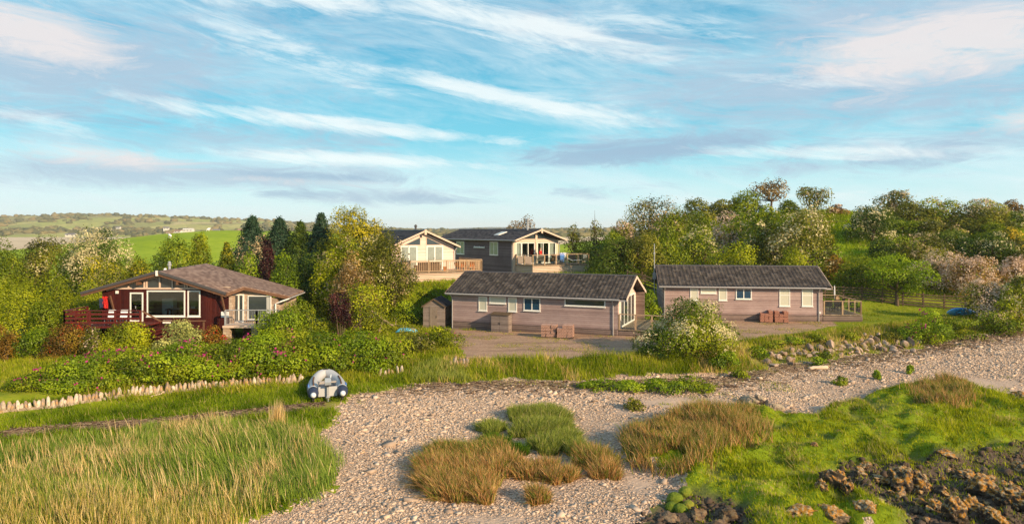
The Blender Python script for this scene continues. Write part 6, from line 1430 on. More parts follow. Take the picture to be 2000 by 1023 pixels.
# rush tussocks standing on the shingle
def tussock(u, v, wpx, h, green, label, seed, lean=(-.1, .0), grp='rush tussocks on the shingle'):
    g_ = G(u, v); rr = np.random.default_rng(seed); w = wpx / FPX * g_[1] / 2; n = int(1200 + 5200 * w * w)
    a = rr.uniform(0, 2 * PI, n); q = np.sqrt(rr.random(n)) * w * (1 + .25 * np.sin(a * 3 + seed)); x = g_[0] + np.cos(a) * q; y = g_[1] + np.sin(a) * q * 1.0
    z0 = float(H(*g_)); dome = .22 * np.clip(1 - (q / w) ** 2, 0, 1) * min(1, w)
    root_z = H(x, y) - .03
    flop = rr.random(n) < .14; hh = rr.uniform(.38, 1.12, n) ** 1.1 * h * np.where(rr.random(n) < .04, 1.35, 1) * (.75 + .25 * np.sqrt(np.clip(1 - (q / w) ** 2, 0, 1)) + .1)
    ln = np.column_stack([np.cos(a) * q / w * .35 + lean[0], np.sin(a) * q / w * .35 + lean[1]])
    B0 = np.column_stack([x - g_[0], y - g_[1], root_z - z0 + dome * .5]); wd = .022
    ra = rr.uniform(0, 2 * PI, n); side = np.column_stack([np.cos(ra) * wd / 2, np.sin(ra) * wd / 2, 0 * ra])
    ln = ln * np.where(flop, 3.0, 1)[:, None]; hz__ = hh * np.where(flop, .45, 1)
    d = np.column_stack([(ln[:, 0] + rr.normal(0, .27, n)) * hh, (ln[:, 1] + rr.normal(0, .27, n)) * hh, hz__])
    mid_ = B0 + d * np.array([.4, .4, .6]); tip = B0 + d
    V = np.stack([B0 - side, B0 + side, mid_ + side * .8, mid_ - side * .8, tip], 1).reshape(-1, 3); i = np.arange(n) * 5
    fl = (rr.random(n) > green).astype(float)
    o = npmesh('rush_tussock', V, [np.column_stack([i, i + 1, i + 2, i + 3]), np.column_stack([i + 3, i + 2, i + 4])], M['rush'] if green < .8 else (M['sedge'] if green < .98 else M['deepturf']), attrs={'rnd': np.repeat(rr.random(n) * (.8 if green > .8 else 1), 5), 'flw': np.repeat(fl, 5)}, label=label, cat='grass tussock', group=grp)
    o.location = (g_[0], g_[1], z0)
big = 'russet rush tussock within the large brown clump on the shingle'
for k, (u, v, w) in enumerate([(865, 945, 90), (930, 948, 84), (850, 915, 80), (905, 918, 90), (960, 920, 70), (880, 965, 70), (940, 968, 60), (875, 890, 70), (930, 892, 70), (985, 905, 64), (965, 880, 60)]):
    tussock(u, v, w, .55, (.36 + .25 * (v < 900)), big, 200 + k, (-.22, .02), 'russet tussocks of the large clump')
gm = 'tall grey-green grass tussock within the upper green clump on the shingle'
for k, (u, v, w) in enumerate([(1020, 812, 60), (1065, 812, 80), (1040, 840, 80), (1085, 838, 70), (1105, 862, 60), (1070, 872, 70), (1120, 880, 40)]):
    tussock(u, v, w, .5, .93, gm, 240 + k, (.12, 0), 'green tussocks of the upper clump')
for k, (u, v, w, h, g_, l) in enumerate([(960, 838, 52, .42, .97, 'small grey-green grass tussock at the tip of the brown clump'), (965, 862, 56, .32, .99, 'dark green grass tussock between the small grey-green one and the russet ones'), (1008, 880, 40, .38, 1.0, 'deep green narrow tussock beside the dark hollow'),
                                         (890, 880, 70, .3, .99, 'deep green low tussock at the back edge of the brown clump'), (1035, 925, 56, .5, .3, 'russet tussock between the brown clump and the small pair'), (1070, 918, 46, .5, .3, 'russet tussock below the upper green clump'),
                                         (1082, 936, 34, .48, .3, 'narrow russet tussock, nearest to the lone one, of the small pair'), (1110, 930, 34, .45, .35, 'narrow russet tussock, farther from the lone one, of the small pair'), (1050, 974, 38, .55, .35, 'lone russet rush tussock on the open shingle'),
                                         (1160, 900, 76, .55, .55, 'wide straw and green rush tussock between the shingle path and the marsh'), (1182, 925, 52, .55, .3, 'brown rush tussock in front of the wide straw and green one')]):
    tussock(u, v, w, h, g_, l, 270 + k, (-.05, 0))

# ------------------------------------------------------------------ stones
def slabs(name, x, y, s, mat, flatness=.5, seed=0, **kw):
    n = len(x); rr = np.random.default_rng(seed)
    base = np.array([(-1, -1, -1), (1, -1, -1), (1, 1, -1), (-1, 1, -1), (-1, -1, 1), (1, -1, 1), (1, 1, 1), (-1, 1, 1)], float) * .5
    Vv = base[None] + rr.uniform(-.22, .22, (n, 8, 3)); Vv *= (s[:, None] * np.column_stack([rr.uniform(.7, 1.4, n), rr.uniform(.5, 1.0, n), rr.uniform(.35, .8, n) * flatness * 1.6]))[:, None, :]
    a = rr.uniform(0, 2 * PI, n); ca, sa = np.cos(a), np.sin(a); t = rr.normal(0, .3, n); ct, st_ = np.cos(t), np.sin(t)
    X_ = Vv[..., 0] * ct[:, None] + Vv[..., 2] * st_[:, None]; Zz = -Vv[..., 0] * st_[:, None] + Vv[..., 2] * ct[:, None]; Y_ = Vv[..., 1]
    V = np.stack([X_ * ca[:, None] - Y_ * sa[:, None] + x[:, None], X_ * sa[:, None] + Y_ * ca[:, None] + y[:, None], Zz + (H(x, y) + s * .08)[:, None]], -1).reshape(-1, 3)
    Q = np.array([(0, 3, 2, 1), (4, 5, 6, 7), (0, 1, 5, 4), (1, 2, 6, 5), (2, 3, 7, 6), (3, 0, 4, 7)])
    F = (np.arange(n)[:, None, None] * 8 + Q[None]).reshape(-1, 4)
    return npmesh(name, V, F, mat, attrs={'rnd': np.repeat(rr.random(n), 8)}, **kw)
def shinglemat():
    m, t = new_mat('shingle_stones'); oc = t.n('ShaderNodeTexCoord').outputs['Object']
    n = t.noise(oc, 12, 4, .7)
    col = t.ramp(t.m('ADD', t.m('MULTIPLY', t.attr('rnd'), .75), t.m('MULTIPLY', n, .25)), [(.06, (.19, .13, .095)), (.22, (.39, .28, .205)), (.5, (.54, .40, .295)), (.74, (.64, .49, .375)), (.88, (.60, .385, .225)), (.97, (.76, .645, .51))])
    out(t, bsdf(t, col, .9, .2, n, .3, .02)); return m
M['shingle'] = shinglemat(); M['dark_rubble'] = plain('dark_rubble_stone', (.085, .058, .041), .9, .2, .7, 5)
n = 900000; x = r.uniform(-16, 44, n); y = r.uniform(17.5, 55, n)
snd = sand_field(x, y) + (fn2(x, y, .5, 110) - .5) * .6
k = (INBEACH(x + r.normal(0, .15, n), y + r.normal(0, .15, n))) & ~INMARSH(x, y) & ~INROCK(x, y) & (snd < .22 + .6 * r.random(n)) & (r.random(n) < np.clip(.25 + 2.6 * (fn2(x, y, .3, 111) - .3), .12, 1)); x, y = x[k], y[k]
slabs('shingle', x, y, np.exp(r.normal(-3.38, .46, len(x))) * np.where(y > 30, 1.2, 1) * (.7 + .7 * fn2(x, y, .25, 114)) * np.where(r.random(len(x)) < .012, 2.6, 1), M['shingle'], .36, 3, kind='stuff')
n = 5200; x = r.uniform(-12, 44, n); yb_ = ybv(x); y = yb_ - np.abs(r.normal(0, 1.2, n)); k = INBEACH(x, y) & ~INMARSH(x, y)
x, y = x[k], y[k]; x = np.r_[x, r.uniform(-33, -9, 5600)]; y2 = np.interp(x[len(y):], [-40, -23, -15.5, -9], [24, 27.8, 29.8, 32.6]) + r.normal(0, .34, 5600); y = np.r_[y, y2]
k = (x > -10) | (fn2(x, y, .6, 113) > .42); x, y = x[k], y[k]
# strand-line litter: thin sticks and straw
nn = len(x); a = r.normal(.25, .7, nn); L = r.uniform(.08, .38, nn); V = np.column_stack([x, y, H(x, y) + .03]); d = np.column_stack([np.cos(a), np.sin(a), r.normal(0, .12, nn)]) * L[:, None]; s_ = np.column_stack([-np.sin(a), np.cos(a), 0 * a]) * .016; up_ = np.array([0, 0, .022])
VV = np.stack([V - d - s_, V - d + s_, V - d + up_, V + d - s_, V + d + s_, V + d + up_], 1).reshape(-1, 3); i = np.arange(nn)[:, None] * 6
FF = np.vstack([i + np.array([[0, 1, 4, 3]]), i + np.array([[1, 2, 5, 4]]), i + np.array([[2, 0, 3, 5]])])
npmesh('strand_litter', VV, FF, blademat('litter', (.10, .06, .04), (.24, .16, .105), (.46, .34, .23), (.3, .2, .1), (.5, .4, .3)), attrs={'rnd': np.repeat(r.random(nn), 6), 'flw': np.zeros(nn * 6)}, kind='stuff')

def ico(sub):
    import bmesh
    bm = bmesh.new(); bmesh.ops.create_icosphere(bm, subdivisions=sub, radius=1.0)
    V = np.array([v.co[:] for v in bm.verts]); F = np.array([[v.index for v in f.verts] for f in bm.faces]); bm.free(); return V, F
ICO3, ICO5 = ico(3), ico(5)
def rock(name, label, cat, x, y, size, mat, seed, rough=.35, freq=1.3, group=None, sink=.3, hi=False, blocky=.5, parent=None, loc=None, rz=0.0):
    V, F = ICO5 if hi else ICO3
    rr = np.random.default_rng(seed); V = V.copy()
    if blocky:
        pl = rand_dirs(10, rr)
        for p_ in pl:
            dd = V @ p_; lim = rr.uniform(.38, .72); V -= np.clip(dd - lim, 0, None)[:, None] * p_ * min(1, blocky * 1.8)
    nz = fbm(V * freq + seed * 3.1, 5 if hi else 3, seed) - .5
    V = V * (1 + nz[:, None] * rough * 2)
    if hi: V = V * (1 + (np.abs(fbm(V * np.array([3.6, 3.6, 1.4]) + seed, 4, seed + 3) - .5)[:, None] * 2) * rough * .5)
    V = V * np.array(size) * .5
    z = float(H(x, y)) + size[2] * (.5 - sink)
    o = npmesh(name, V, F, M[mat], parent, smooth=hi, label=label, cat=cat, group=group)
    o.location = loc if loc is not None else (x, y, z); o.rotation_euler = (rr.normal(0, .15), rr.normal(0, .15), rr.uniform(0, 6) if not rz else rz)
    return o
x = r.uniform(2, 40, 60000); y = r.uniform(18, 33, 60000); k = INROCK(x, y) & (r.random(60000) < np.clip(3 * (fn2(x, y, .8, 118) - .33), .1, 1)); x, y = x[k], y[k]
slabs('dark_rubble', x, y, np.exp(r.normal(-2.85, .5, len(x))), M['dark_rubble'], .8, 13, kind='stuff')
# boulders of the bank
x = r.uniform(2, 40, 90000); y = r.uniform(18, 33, 90000); k = INROCK(x, y) & (fn2(x, y, .7, 119) > .475); x, y = x[k], y[k]
blades('rock_grass', x, y, r.uniform(.06, .2, len(x)), .035, M['turf'], (-.1, 0), .4, segs=1, kind='stuff')
bl_ = 'pale angular boulder among many in the loose stone bank below the lawn'
tops = [(1496, 706), (1504, 694), (1512, 712), (1522, 700), (1528, 690), (1540, 698), (1545, 708), (1550, 694), (1560, 690), (1572, 686), (1580, 694), (1586, 682), (1592, 690), (1600, 680), (1606, 690), (1612, 684), (1618, 692), (1640, 674), (1644, 684), (1650, 668), (1660, 678), (1664, 686), (1670, 672), (1676, 682), (1682, 664), (1688, 674), (1692, 684), (1700, 670), (1706, 680), (1712, 664), (1718, 674), (1724, 682), (1728, 668), (1736, 676), (1744, 678), (1752, 676), (1760, 666), (1700, 655), (1715, 652), (1690, 652)]
tops += [(u + r.normal(0, 5), np.interp(u, [1500, 1600, 1700, 1790], [702, 684, 674, 668]) + r.uniform(-10, 14)) for u in np.linspace(1500, 1785, 44)]
for k, (u, v) in enumerate(tops):
    g_ = G(u, v + 4); sz = r.uniform(.30, .64)
    rock('boulder', bl_, 'boulder', g_[0], g_[1], (sz * r.uniform(.8, 1.7), sz * r.uniform(.7, 1), sz * r.uniform(.5, 1.0)), 'boulder', 300 + k, .22, 1.1, 'boulders of the bank', .16)
for (u, v, s, l, sd) in ((1623, 680, .8, 'big pinkish boulder standing out in the loose bank', 1), (1778, 676, .9, 'large upright boulder at the end of the bank beside the rose bush', 2), (1766, 678, .7, 'broad pale boulder leaning on the large upright one at the bank end', 3)):
    g_ = G(u, v); rock('boulder', l, 'boulder', g_[0], g_[1], (s, s * .8, s * .95), 'boulder', 400 + sd, .22, 1.1, 'boulders of the bank', .25)
# pale outcrops between beach and marsh
for k, (u, v, w, h, l) in enumerate([(1462, 785, .9, .55, 'pale slaty outcrop highest on the shingle before the marsh'), (1485, 787, .7, .5, 'pale slaty outcrop just below the highest one'), (1459, 795, .5, .42, 'small pointed outcrop under the highest one'), (1517, 800, .95, .5, 'broad slaty outcrop by the marsh edge with a white stone on it'), (1545, 808, .7, .32, 'low slaty outcrop nearest the marsh turf'), (1500, 790, .42, .36, 'single whitish stone between the slaty outcrops'), (1575, 815, .8, .25, 'flat slaty outcrop touching the marsh turf')]):
    g_ = G(u, v); rock('outcrop_rock', l, 'rock', g_[0], g_[1], (w * 1.1, w * .8, h * 1.4), 'outcrop', 430 + k, .42, 1.6, 'slaty outcrops', .3, True, .8)
# lichen rocks in the marsh corner
LR = [(1625, 975, 1.0, .85, 'tall lichen-capped rock standing alone in the turf'), (1652, 982, .62, .55, 'narrow lichen rock leaning beside the tall lone one'), (1604, 982, .5, .4, 'small low rock at the foot of the tall lone one'),
      (1760, 955, 1.35, 1.0, 'broad orange and white lichen rock at the top of the rocky corner'), (1800, 960, 1.1, .8, 'orange lichen rock joined to the broad orange and white one'), (1722, 945, .9, .4, 'low orange lichen ledge above the broad rock'), (1690, 925, .7, .28, 'flat dark ledge in the turf with an orange rim'),
      (1858, 1010, 1.05, 1.1, 'upright lichen-topped rock near the lower corner'), (1830, 990, .6, .5, 'small orange rock just behind the upright lichen-topped one'), (1890, 935, 1.0, .55, 'orange-brown lichen rock below the smooth mud'), (1925, 965, 1.5, .95, 'massive pale lichen rock in the rocky corner'), (1975, 985, 1.4, 1.0, 'massive orange-edged rock nearest the lower corner'),
      (1990, 920, 1.0, .7, 'orange and green rock at the edge of the view'), (1900, 995, .9, .6, 'dark rock with orange edge between the two massive ones'), (1940, 1018, 1.0, .7, 'dark wet rock at the very bottom of the corner'), (1560, 1022, 1.2, .45, 'white and orange crusted ledge at the bottom edge of the picture'), (1625, 1024, 1.1, .5, 'orange crusted ledge beside the white and orange one at the bottom edge'),
      (1690, 1020, .9, .42, 'small crusted ledge ending the row at the bottom edge'), (1590, 900, .4, .2, 'tiny orange rock chip in the turf'), (1850, 905, .8, .3, 'low rock with pinkish top at the upper rim of the rocky corner'), (1990, 790, 1.6, .7, 'dark layered rock with orange top beside the sand'), (1960, 772, .7, .3, 'small dark stone on the sand near the layered rock'), (1640, 865, .5, .2, 'small dark stone in a turf hollow'), (1845, 858, .5, .25, 'pale stone poking through the upper turf')]
for k, (u, v, w, h, l) in enumerate(LR):
    g_ = G(u, v); rock('lichen_rock', l, 'rock', g_[0], g_[1], (w * .84, w * .72, h * 1.0), 'lichen_rock', 460 + k, .5, 2.9, 'lichen rocks of the marsh', .28, True, .35)
for k, (u, v, w, h, l) in enumerate([(1310, 1010, .8, .3, 'dark jagged rock at the end of the marsh by the shingle'), (1365, 1000, .9, .35, 'dark jagged rock under the mossy cushions'), (1420, 1012, 1.0, .35, 'dark jagged rock under the turf edge'), (1340, 1030, .9, .3, 'dark jagged rock cut by the bottom edge'), (1395, 1035, 1.0, .35, 'dark jagged rock at the bottom edge before the turf')]):
    g_ = G(u, v); rock('shore_rock', l, 'rock', g_[0], g_[1], (w, w * .85, h * 1.2), 'dark_rock', 520 + k, .5, 2.2, 'dark shore rocks', .3, True, .6)
rs = np.random.default_rng(91)
for k in range(70):
    u = rs.uniform(1660, 1995); v = rs.uniform(915, 1020); g_ = G(u, v)
    if not INROCK(g_[:1], g_[1:])[0]: continue
    s_ = rs.uniform(.16, .36); rock('lichen_stone', 'small dark lichen-spotted stone among the big rocks of the shore corner', 'rock', g_[0], g_[1], (s_ * 1.3, s_, s_), 'lichen_rock' if k % 3 else 'dark_rock', 600 + k, .45, 2.2, 'small stones of the rocky corner', .3, False, .5)
M['moss'] = stonemat('moss_cushion_surface', [(.06, .09, .008), (.13, .17, .014), (.24, .22, .03)], None, 0, 9)
for k, (u, v, w) in enumerate([(1318, 975, .5), (1338, 968, .42), (1312, 988, .42), (1345, 985, .36), (1330, 992, .4)]):
    g_ = G(u, v); rock('moss_cushion', 'round yellow-green moss cushion in the cluster on the dark shore rocks', 'moss cushion', g_[0], g_[1], (w, w, w * .8), 'moss', 540 + k, .14, 2, 'moss cushions', .3, True, 0)

# stone edging along the hedge: low wall with upright coping stones
def edging(name, label, pts, n, hs, ws, seed, width=.22):
    w = np.array([G(u, v) for u, v in pts]); rr = np.random.default_rng(seed); o = (w[0, 0], w[0, 1], float(H(*w[0])))
    root = empty(name, o, 0, label=label, cat='stone wall', group='low stone walls')
    seg = np.r_[0, np.cumsum(np.hypot(*np.diff(w, axis=0).T))]
    b = MB(); P_ = []
    for s_ in np.linspace(0, seg[-1], max(2, n // 2)):
        x = np.interp(s_, seg, w[:, 0]); y = np.interp(s_, seg, w[:, 1]); P_.append((x, y, float(H(x, y))))
    for p, q in zip(P_, P_[1:]): b.bar(Vector(p) - Vector(o) + Vector((0, .02, .0)), Vector(q) - Vector(o) + Vector((0, .02, .0)), width, hs * .5)
    b.build('wall_base', M['kerb'], root)
    for k in range(n):
        s_ = seg[-1] * (k + .5) / n + rr.normal(0, .03); x = np.interp(s_, seg, w[:, 0]); y = np.interp(s_, seg, w[:, 1]); z = float(H(x, y)); h_ = hs * rr.uniform(.75, 1.25)
        rock('coping_stone', None, None, x, y, (ws * rr.uniform(.75, 1.25), width * 1.2, h_ * 1.5), 'kerb', seed * 50 + k, .16, 1.2, None, .2, False, .22, root, (x - o[0], y - o[1], z - o[2] + h_ * .45), rz=.35 + rr.normal(0, .2))
edging('stone_edging', 'long row of upright lichened edging stones along the foot of the rose hedge', [(-14, 812), (0, 806), (60, 800), (120, 793), (170, 786), (240, 774), (300, 768), (400, 760), (500, 753), (594, 746)], 84, .36, .20, 5)
edging('stone_wall_stub', 'stub of stone wall with upright coping at the end of the hedge by the gravel', [(877, 716), (914, 716)], 6, .42, .2, 9, .4)
edging('stone_edging', 'few edging stones half hidden under the hedge near the shingle', [(738, 738), (788, 730)], 6, .34, .2, 12)
# driftwood
def log(label, u, v, L, rad, mat, ang, seed):
    g_ = G(u, v); rr = np.random.default_rng(seed); m = MB(); pts = [(t * L - L / 2, rr.normal(0, .03), rad * .8 + rr.normal(0, .02)) for t in np.linspace(0, 1, 9)]
    m.tube(pts, [rad * (.75 + .3 * rr.random()) for _ in pts], 9)
    o = m.build('driftwood_log', M[mat], label=label, cat='driftwood', group='driftwood', smooth=True); o.location = (g_[0], g_[1], float(H(*g_))); o.rotation_euler = (0, rr.normal(0, .04), ang)
log('pale bleached driftwood log lying on the shingle below the stone bank', 1598, 718, 1.15, .12, 'drift', .12, 1)
log('thin pale driftwood branch by the reeds and the grass strip', 385, 828, 1.1, .035, 'drift', -.1, 2)
log('thin arched dead branch in front of the rose hedge', 318, 768, 1.2, .03, 'drift', 1.0, 3)
log('thin brown stick lying across the shingle weeds near the rose bush', 1900, 655, 1.6, .03, 'drift', .25, 4)

# ------------------------------------------------------------------ far land
def far_hills():
    us = np.linspace(-900, 3000, 420); ys = np.concatenate([np.linspace(1000, 1250, 8), np.linspace(1290, 2100, 26), [2400, 3000]])
    crest = np.interp(us, [-900, -300, 0, 100, 200, 330, 420, 500, 580, 680, 740, 830, 900, 1000, 1100, 1200, 3000], [428, 430, 424, 421, 422, 426, 430, 432, 438, 447, 450, 452, 452, 452, 452, 452, 440])
    U, Y = np.meshgrid(us, ys); X_ = (U - 1000) / FPX * 1700 * (.62 + .38 * Y / 1700)
    top = CAMZ + (HZ - crest) / FPX * 1750
    prof = np.interp(ys, [1000, 1100, 1290, 1500, 1750, 2100, 3000], [0, .06, .24, .62, 1.0, .8, .3])
    Zz = -1.2 + (top[None] + 1.2 + 2) * prof[:, None]
    nn_ = fbm(np.column_stack([X_.ravel(), Y.ravel()]) * .006, 4, 44).reshape(U.shape)
    Zz = Zz + (nn_ - .5) * 16 * prof[:, None] * (1 - .45 * (ys[:, None] > 1600))
    nx = len(us); j, i = np.meshgrid(np.arange(len(ys) - 1), np.arange(nx - 1), indexing='ij'); a = (j * nx + i).ravel()
    m, t = new_mat('far_fields'); oc = t.n('ShaderNodeTexCoord').outputs['Object']
    vo = t.n('ShaderNodeTexVoronoi', i={'Scale': 1.0}); t.put(vo, 'Vector', t.scl(oc, (.011, .006, .001)))
    n_ = t.noise(oc, .012, 6, .65); n2_ = t.noise(oc, .09, 5, .7)
    col = t.ramp(t.m('ADD', t.m('MULTIPLY', t.sep(vo.outputs['Color'])[0], .6), t.m('MULTIPLY', n_, .4)), [(.2, (.30, .25, .09)), (.42, (.30, .34, .06)), (.62, (.42, .40, .09)), (.85, (.55, .42, .20))])
    col = t.mix(t.ramp(n2_, [(.45, 0), (.62, .55)]), col, (.10, .09, .03, 1))
    out(t, bsdf(t, col, .95, .1))
    o = npmesh('hills', np.column_stack([X_.ravel(), Y.ravel(), Zz.ravel()]), np.column_stack([a, a + 1, a + 1 + nx, a + nx]), m, smooth=True, kind='structure')
    return us, ys, X_, Y, Zz
FU, FY, FX_, FYY, FZ = far_hills()
# distant woods and hedges on those hills: one uncountable mass of crowns
rr = np.random.default_rng(77)
def hill_at(n, rr):
    j = rr.integers(0, len(FY) - 4, n); i = rr.integers(40, 230, n); return FX_[j, i] + rr.normal(0, 4, n), FYY[j, i] + rr.normal(0, 12, n), FZ[j, i], j, i
bx_, by_, bz_, jj, ii = hill_at(5200, rr)
dn = fbm(np.column_stack([bx_, by_]) * .011, 3, 5); rowm = np.abs(((bx_ * .9 + by_ * .35) / 95) % 1 - .5) < .05
k = (dn > .57) | rowm | ((jj > 20) & (jj < 30) & (rr.random(len(jj)) < .7)) | ((jj < 9) & (jj > 3) & (dn > .42)); bx_, by_, bz_ = bx_[k], by_[k], bz_[k]
V0, F0 = ico(2); VV, FF, RR, n0 = [], [], [], 0
for x_, y_, z_ in zip(bx_, by_, bz_):
    s_ = rr.uniform(3.2, 7.2); v_ = V0 * (1 + rr.normal(0, .24, (len(V0), 1))) * np.array([s_ * 1.25, s_ * 1.1, s_ * rr.uniform(.55, .85)]) + np.array([x_, y_, z_ + s_ * .25]); VV.append(v_); FF.append(F0 + n0); n0 += len(V0); RR.append(np.full(len(V0), rr.random()) * .75 + rr.random(len(V0)) * .25)
npmesh('distant_woods', np.vstack(VV), np.vstack(FF), leafmat('distant_foliage', (.07, .085, .03), (.18, .17, .055), (.34, .25, .10)), attrs={'rnd': np.concatenate(RR), 'flw': np.zeros(n0)}, kind='stuff')
# a faint farther range in the gap
m_, t_ = new_mat('blue_far_range'); out(t_, bsdf(t_, t_.ramp(t_.noise(t_.n('ShaderNodeTexCoord').outputs['Object'], .01, 5, .6), [(.3, (.075, .10, .095)), (.7, (.13, .15, .12))]), 1, 0))
us = np.linspace(300, 1400, 160); cr = np.interp(us, [300, 480, 540, 600, 680, 780, 860, 925, 980, 1030, 1075, 1110, 1150, 1230, 1400], [436, 434, 432, 435, 444, 449, 447, 444, 443, 444, 446, 444, 448, 450, 450]) + (fbm(np.column_stack([us * .05, us * 0]), 4, 3) - .5) * 2
ysr = [2900, 3400, 3900, 4400]; pr_ = [0, .7, 1, .6]; V = [((u - 1000) / FPX * 3700, y_, -1.3 + (CAMZ + (HZ - c_) / FPX * 3700 + 1.3) * p_) for y_, p_ in zip(ysr, pr_) for u, c_ in zip(us, cr)]
F = [(j * 160 + i, j * 160 + i + 1, (j + 1) * 160 + i + 1, (j + 1) * 160 + i) for j in range(3) for i in range(159)]
npmesh('mountains', np.array(V), np.array(F), m_, smooth=True, kind='structure')
# far houses by the bay
M['render_white'] = plain('white_render', (.62, .57, .50), .8, .2, .08, .3); M['slate'] = plain('grey_slate', (.16, .15, .16), .8, .2, .2, .3); M['far_red'] = plain('brown_roof', (.3, .16, .11), .8, .2, .2, .3)
def far_house(label, u, v, Y, wpx, hpx, roofm, rz=.1):
    w = wpx / FPX * Y; h = hpx / FPX * Y; p = P(u, v, Y)
    root = empty('far_house', p, rz, label=label, cat='house', group='houses across the bay')
    d = w * .5; e = h * .6
    m = MB().box(-w / 2, w / 2, 0, d, -6, e); m.prism([(-w / 2 + .01, 0, e), (-w / 2 + .01, d, e), (-w / 2 + .01, d / 2, h - .3)], (w - .02, 0, 0)); m.build('wall', M['render_white'], root)
    for s_ in (0, 1): MB().prism([(-w / 2 - .5, -.5 if s_ == 0 else d + .5, e - .3), (-w / 2 - .5, -.5 if s_ == 0 else d + .5, e), (-w / 2 - .5, d / 2, h + .2), (-w / 2 - .5, d / 2, h - .1)], (w + 1, 0, 0)).build('roof', M[roofm], root)
    n_ = max(2, int(w / 5))
    for k in range(n_): MB().box(-w / 2 + w * (k + .35) / n_, -w / 2 + w * (k + .65) / n_, -.06, -.005, e * .35, e * .75).build('window', M['pane_dark'], root)
for a in [('slate-roofed low house on the bay shore behind the white hawthorn', 136, 461, 1010, 18, 5.5, 'slate', .05), ('long white house standing brightest across the bay', 366, 452, 1120, 19, 6, 'render_white', .0), ('white house with grey roof across the bay nearest the pine', 422, 453, 1080, 12, 5.5, 'slate', .2), ('small house with brown roof next to the long white one', 346, 454, 1080, 14, 5, 'far_red', -.2),
          ('small pale house up among the trees across the bay', 324, 448, 1180, 10, 5, 'slate', .1), ('pale cottage on the hillside above the dark trees', 230, 446, 1250, 8, 4, 'slate', -.1), ('cottage with a brown roof low by the water across the bay', 331, 457, 1020, 12, 4, 'far_red', .1), ('tiny white cottage right on the shore near the pine', 470, 452, 1060, 10, 5, 'far_red', .1)]:
    far_house(*a)
# sheep on the pasture
def sheep(label, u, Y, rz):
    x = (u - 1000) / FPX * Y; root = empty('sheep', (x, Y, float(h0(x, Y)) - .02), rz, label=label, cat='sheep', group='sheep on the pasture')
    o = skin_mesh('body', [(-.38, 0, .62), (-.1, 0, .66), (.28, 0, .66), (.46, 0, .82), (.62, 0, .86), (.74, 0, .76)] + [(xx, s * .13, zz) for xx in (-.32, .26) for s in (-1, 1) for zz in (.42, .22, .02)],
                  [(0, 1), (1, 2), (2, 3), (3, 4), (4, 5), (0, 6), (6, 7), (7, 8), (0, 9), (9, 10), (10, 11), (2, 12), (12, 13), (13, 14), (2, 15), (15, 16), (16, 17)], [.24, .28, .24, .13, .1, .06] + [.07, .04, .035] * 4, 'white_cloth', root, 1)
    return root
sheep('lone sheep standing on the crest of the green pasture', 406, 176, .4); sheep('sheep lying low on the pasture nearer the trees', 332, 150, 2.6)

# ------------------------------------------------------------------ sky, sun, camera
EL, AZX, AZY = math.radians(22), .74, -.67
w = bpy.data.worlds.new('World'); sc.world = w; w.use_nodes = True; t = NT(w.node_tree)
dr_ = t.n('ShaderNodeTexCoord').outputs['Generated']
nv = t.n('ShaderNodeVectorMath', operation='NORMALIZE'); t.put(nv, 0, dr_); s3 = t.sep(nv.outputs[0])
sky = t.n('ShaderNodeTexSky', sky_type='NISHITA', sun_disc=False, sun_elevation=EL, sun_rotation=math.atan2(AZX, AZY), altitude=0, air_density=1.0, dust_density=.6, ozone_density=2.5)
az = t.m('ARCTAN2', s3[0], s3[1]); el = t.m('ARCSINE', s3[2])          # azimuth and height above the horizon, radians
base = t.mix(1.0, sky.outputs[0], (.112, .112, .112, 1), 'MULTIPLY')
grad = t.ramp(t.m('DIVIDE', el, .5), [(.0, lin(205, 233, 235)), (.12, lin(176, 225, 232)), (.26, lin(98, 196, 218)), (.52, lin(78, 170, 202)), (1.0, lin(78, 142, 186))])
base = t.mix(.85, base, grad)
def band(u0, v0, u1, v1, wid, soft=1.0):
    """0..1 along a slanted streak given by two directions of the sky"""
    a0, e0 = math.atan((u0 - 1000) / FPX), math.atan((HZ - v0) / FPX); a1, e1 = math.atan((u1 - 1000) / FPX), math.atan((HZ - v1) / FPX)
    dx, dy = a1 - a0, e1 - e0; L = math.hypot(dx, dy); dx /= L; dy /= L; wd = wid / FPX
    qx = t.m('SUBTRACT', az, (a0 + a1) / 2); qy = t.m('SUBTRACT', el, (e0 + e1) / 2)
    al = t.m('DIVIDE', t.m('ADD', t.m('MULTIPLY', qx, dx), t.m('MULTIPLY', qy, dy)), L / 2 * 1.1); ac = t.m('DIVIDE', t.m('SUBTRACT', t.m('MULTIPLY', qy, dx), t.m('MULTIPLY', qx, dy)), wd)
    d2 = t.m('ADD', t.m('POWER', t.m('ABSOLUTE', al), 2.6), t.m('MULTIPLY', ac, ac))
    return t.m('EXPONENT', t.m('MULTIPLY', d2, -1.0))
def streaknoise(sx, sy, slope, off, detail=7, rough=.62, dist=.6):
    v = t.comb(t.m('ADD', t.m('MULTIPLY', az, sx), off), t.m('MULTIPLY', t.m('ADD', el, t.m('MULTIPLY', az, slope)), sy), off * .7)
    return t.noise(v, 1.0, detail, rough, 0, dist)
n1 = streaknoise(3.0, 15, .13, 3.1, 9, .68, .9); n2 = streaknoise(8, 44, .17, 8.4, 9, .7, .9); n3 = streaknoise(1.6, 7, .05, 5.5, 6, .55, .3); n4 = streaknoise(8, 36, .03, 1.7, 10, .72, 1.4)
mx = lambda *a: a[0] if len(a) == 1 else t.m('MAXIMUM', a[0], mx(*a[1:]))
add = lambda *a: a[0] if len(a) == 1 else t.m('ADD', a[0], add(*a[1:]))
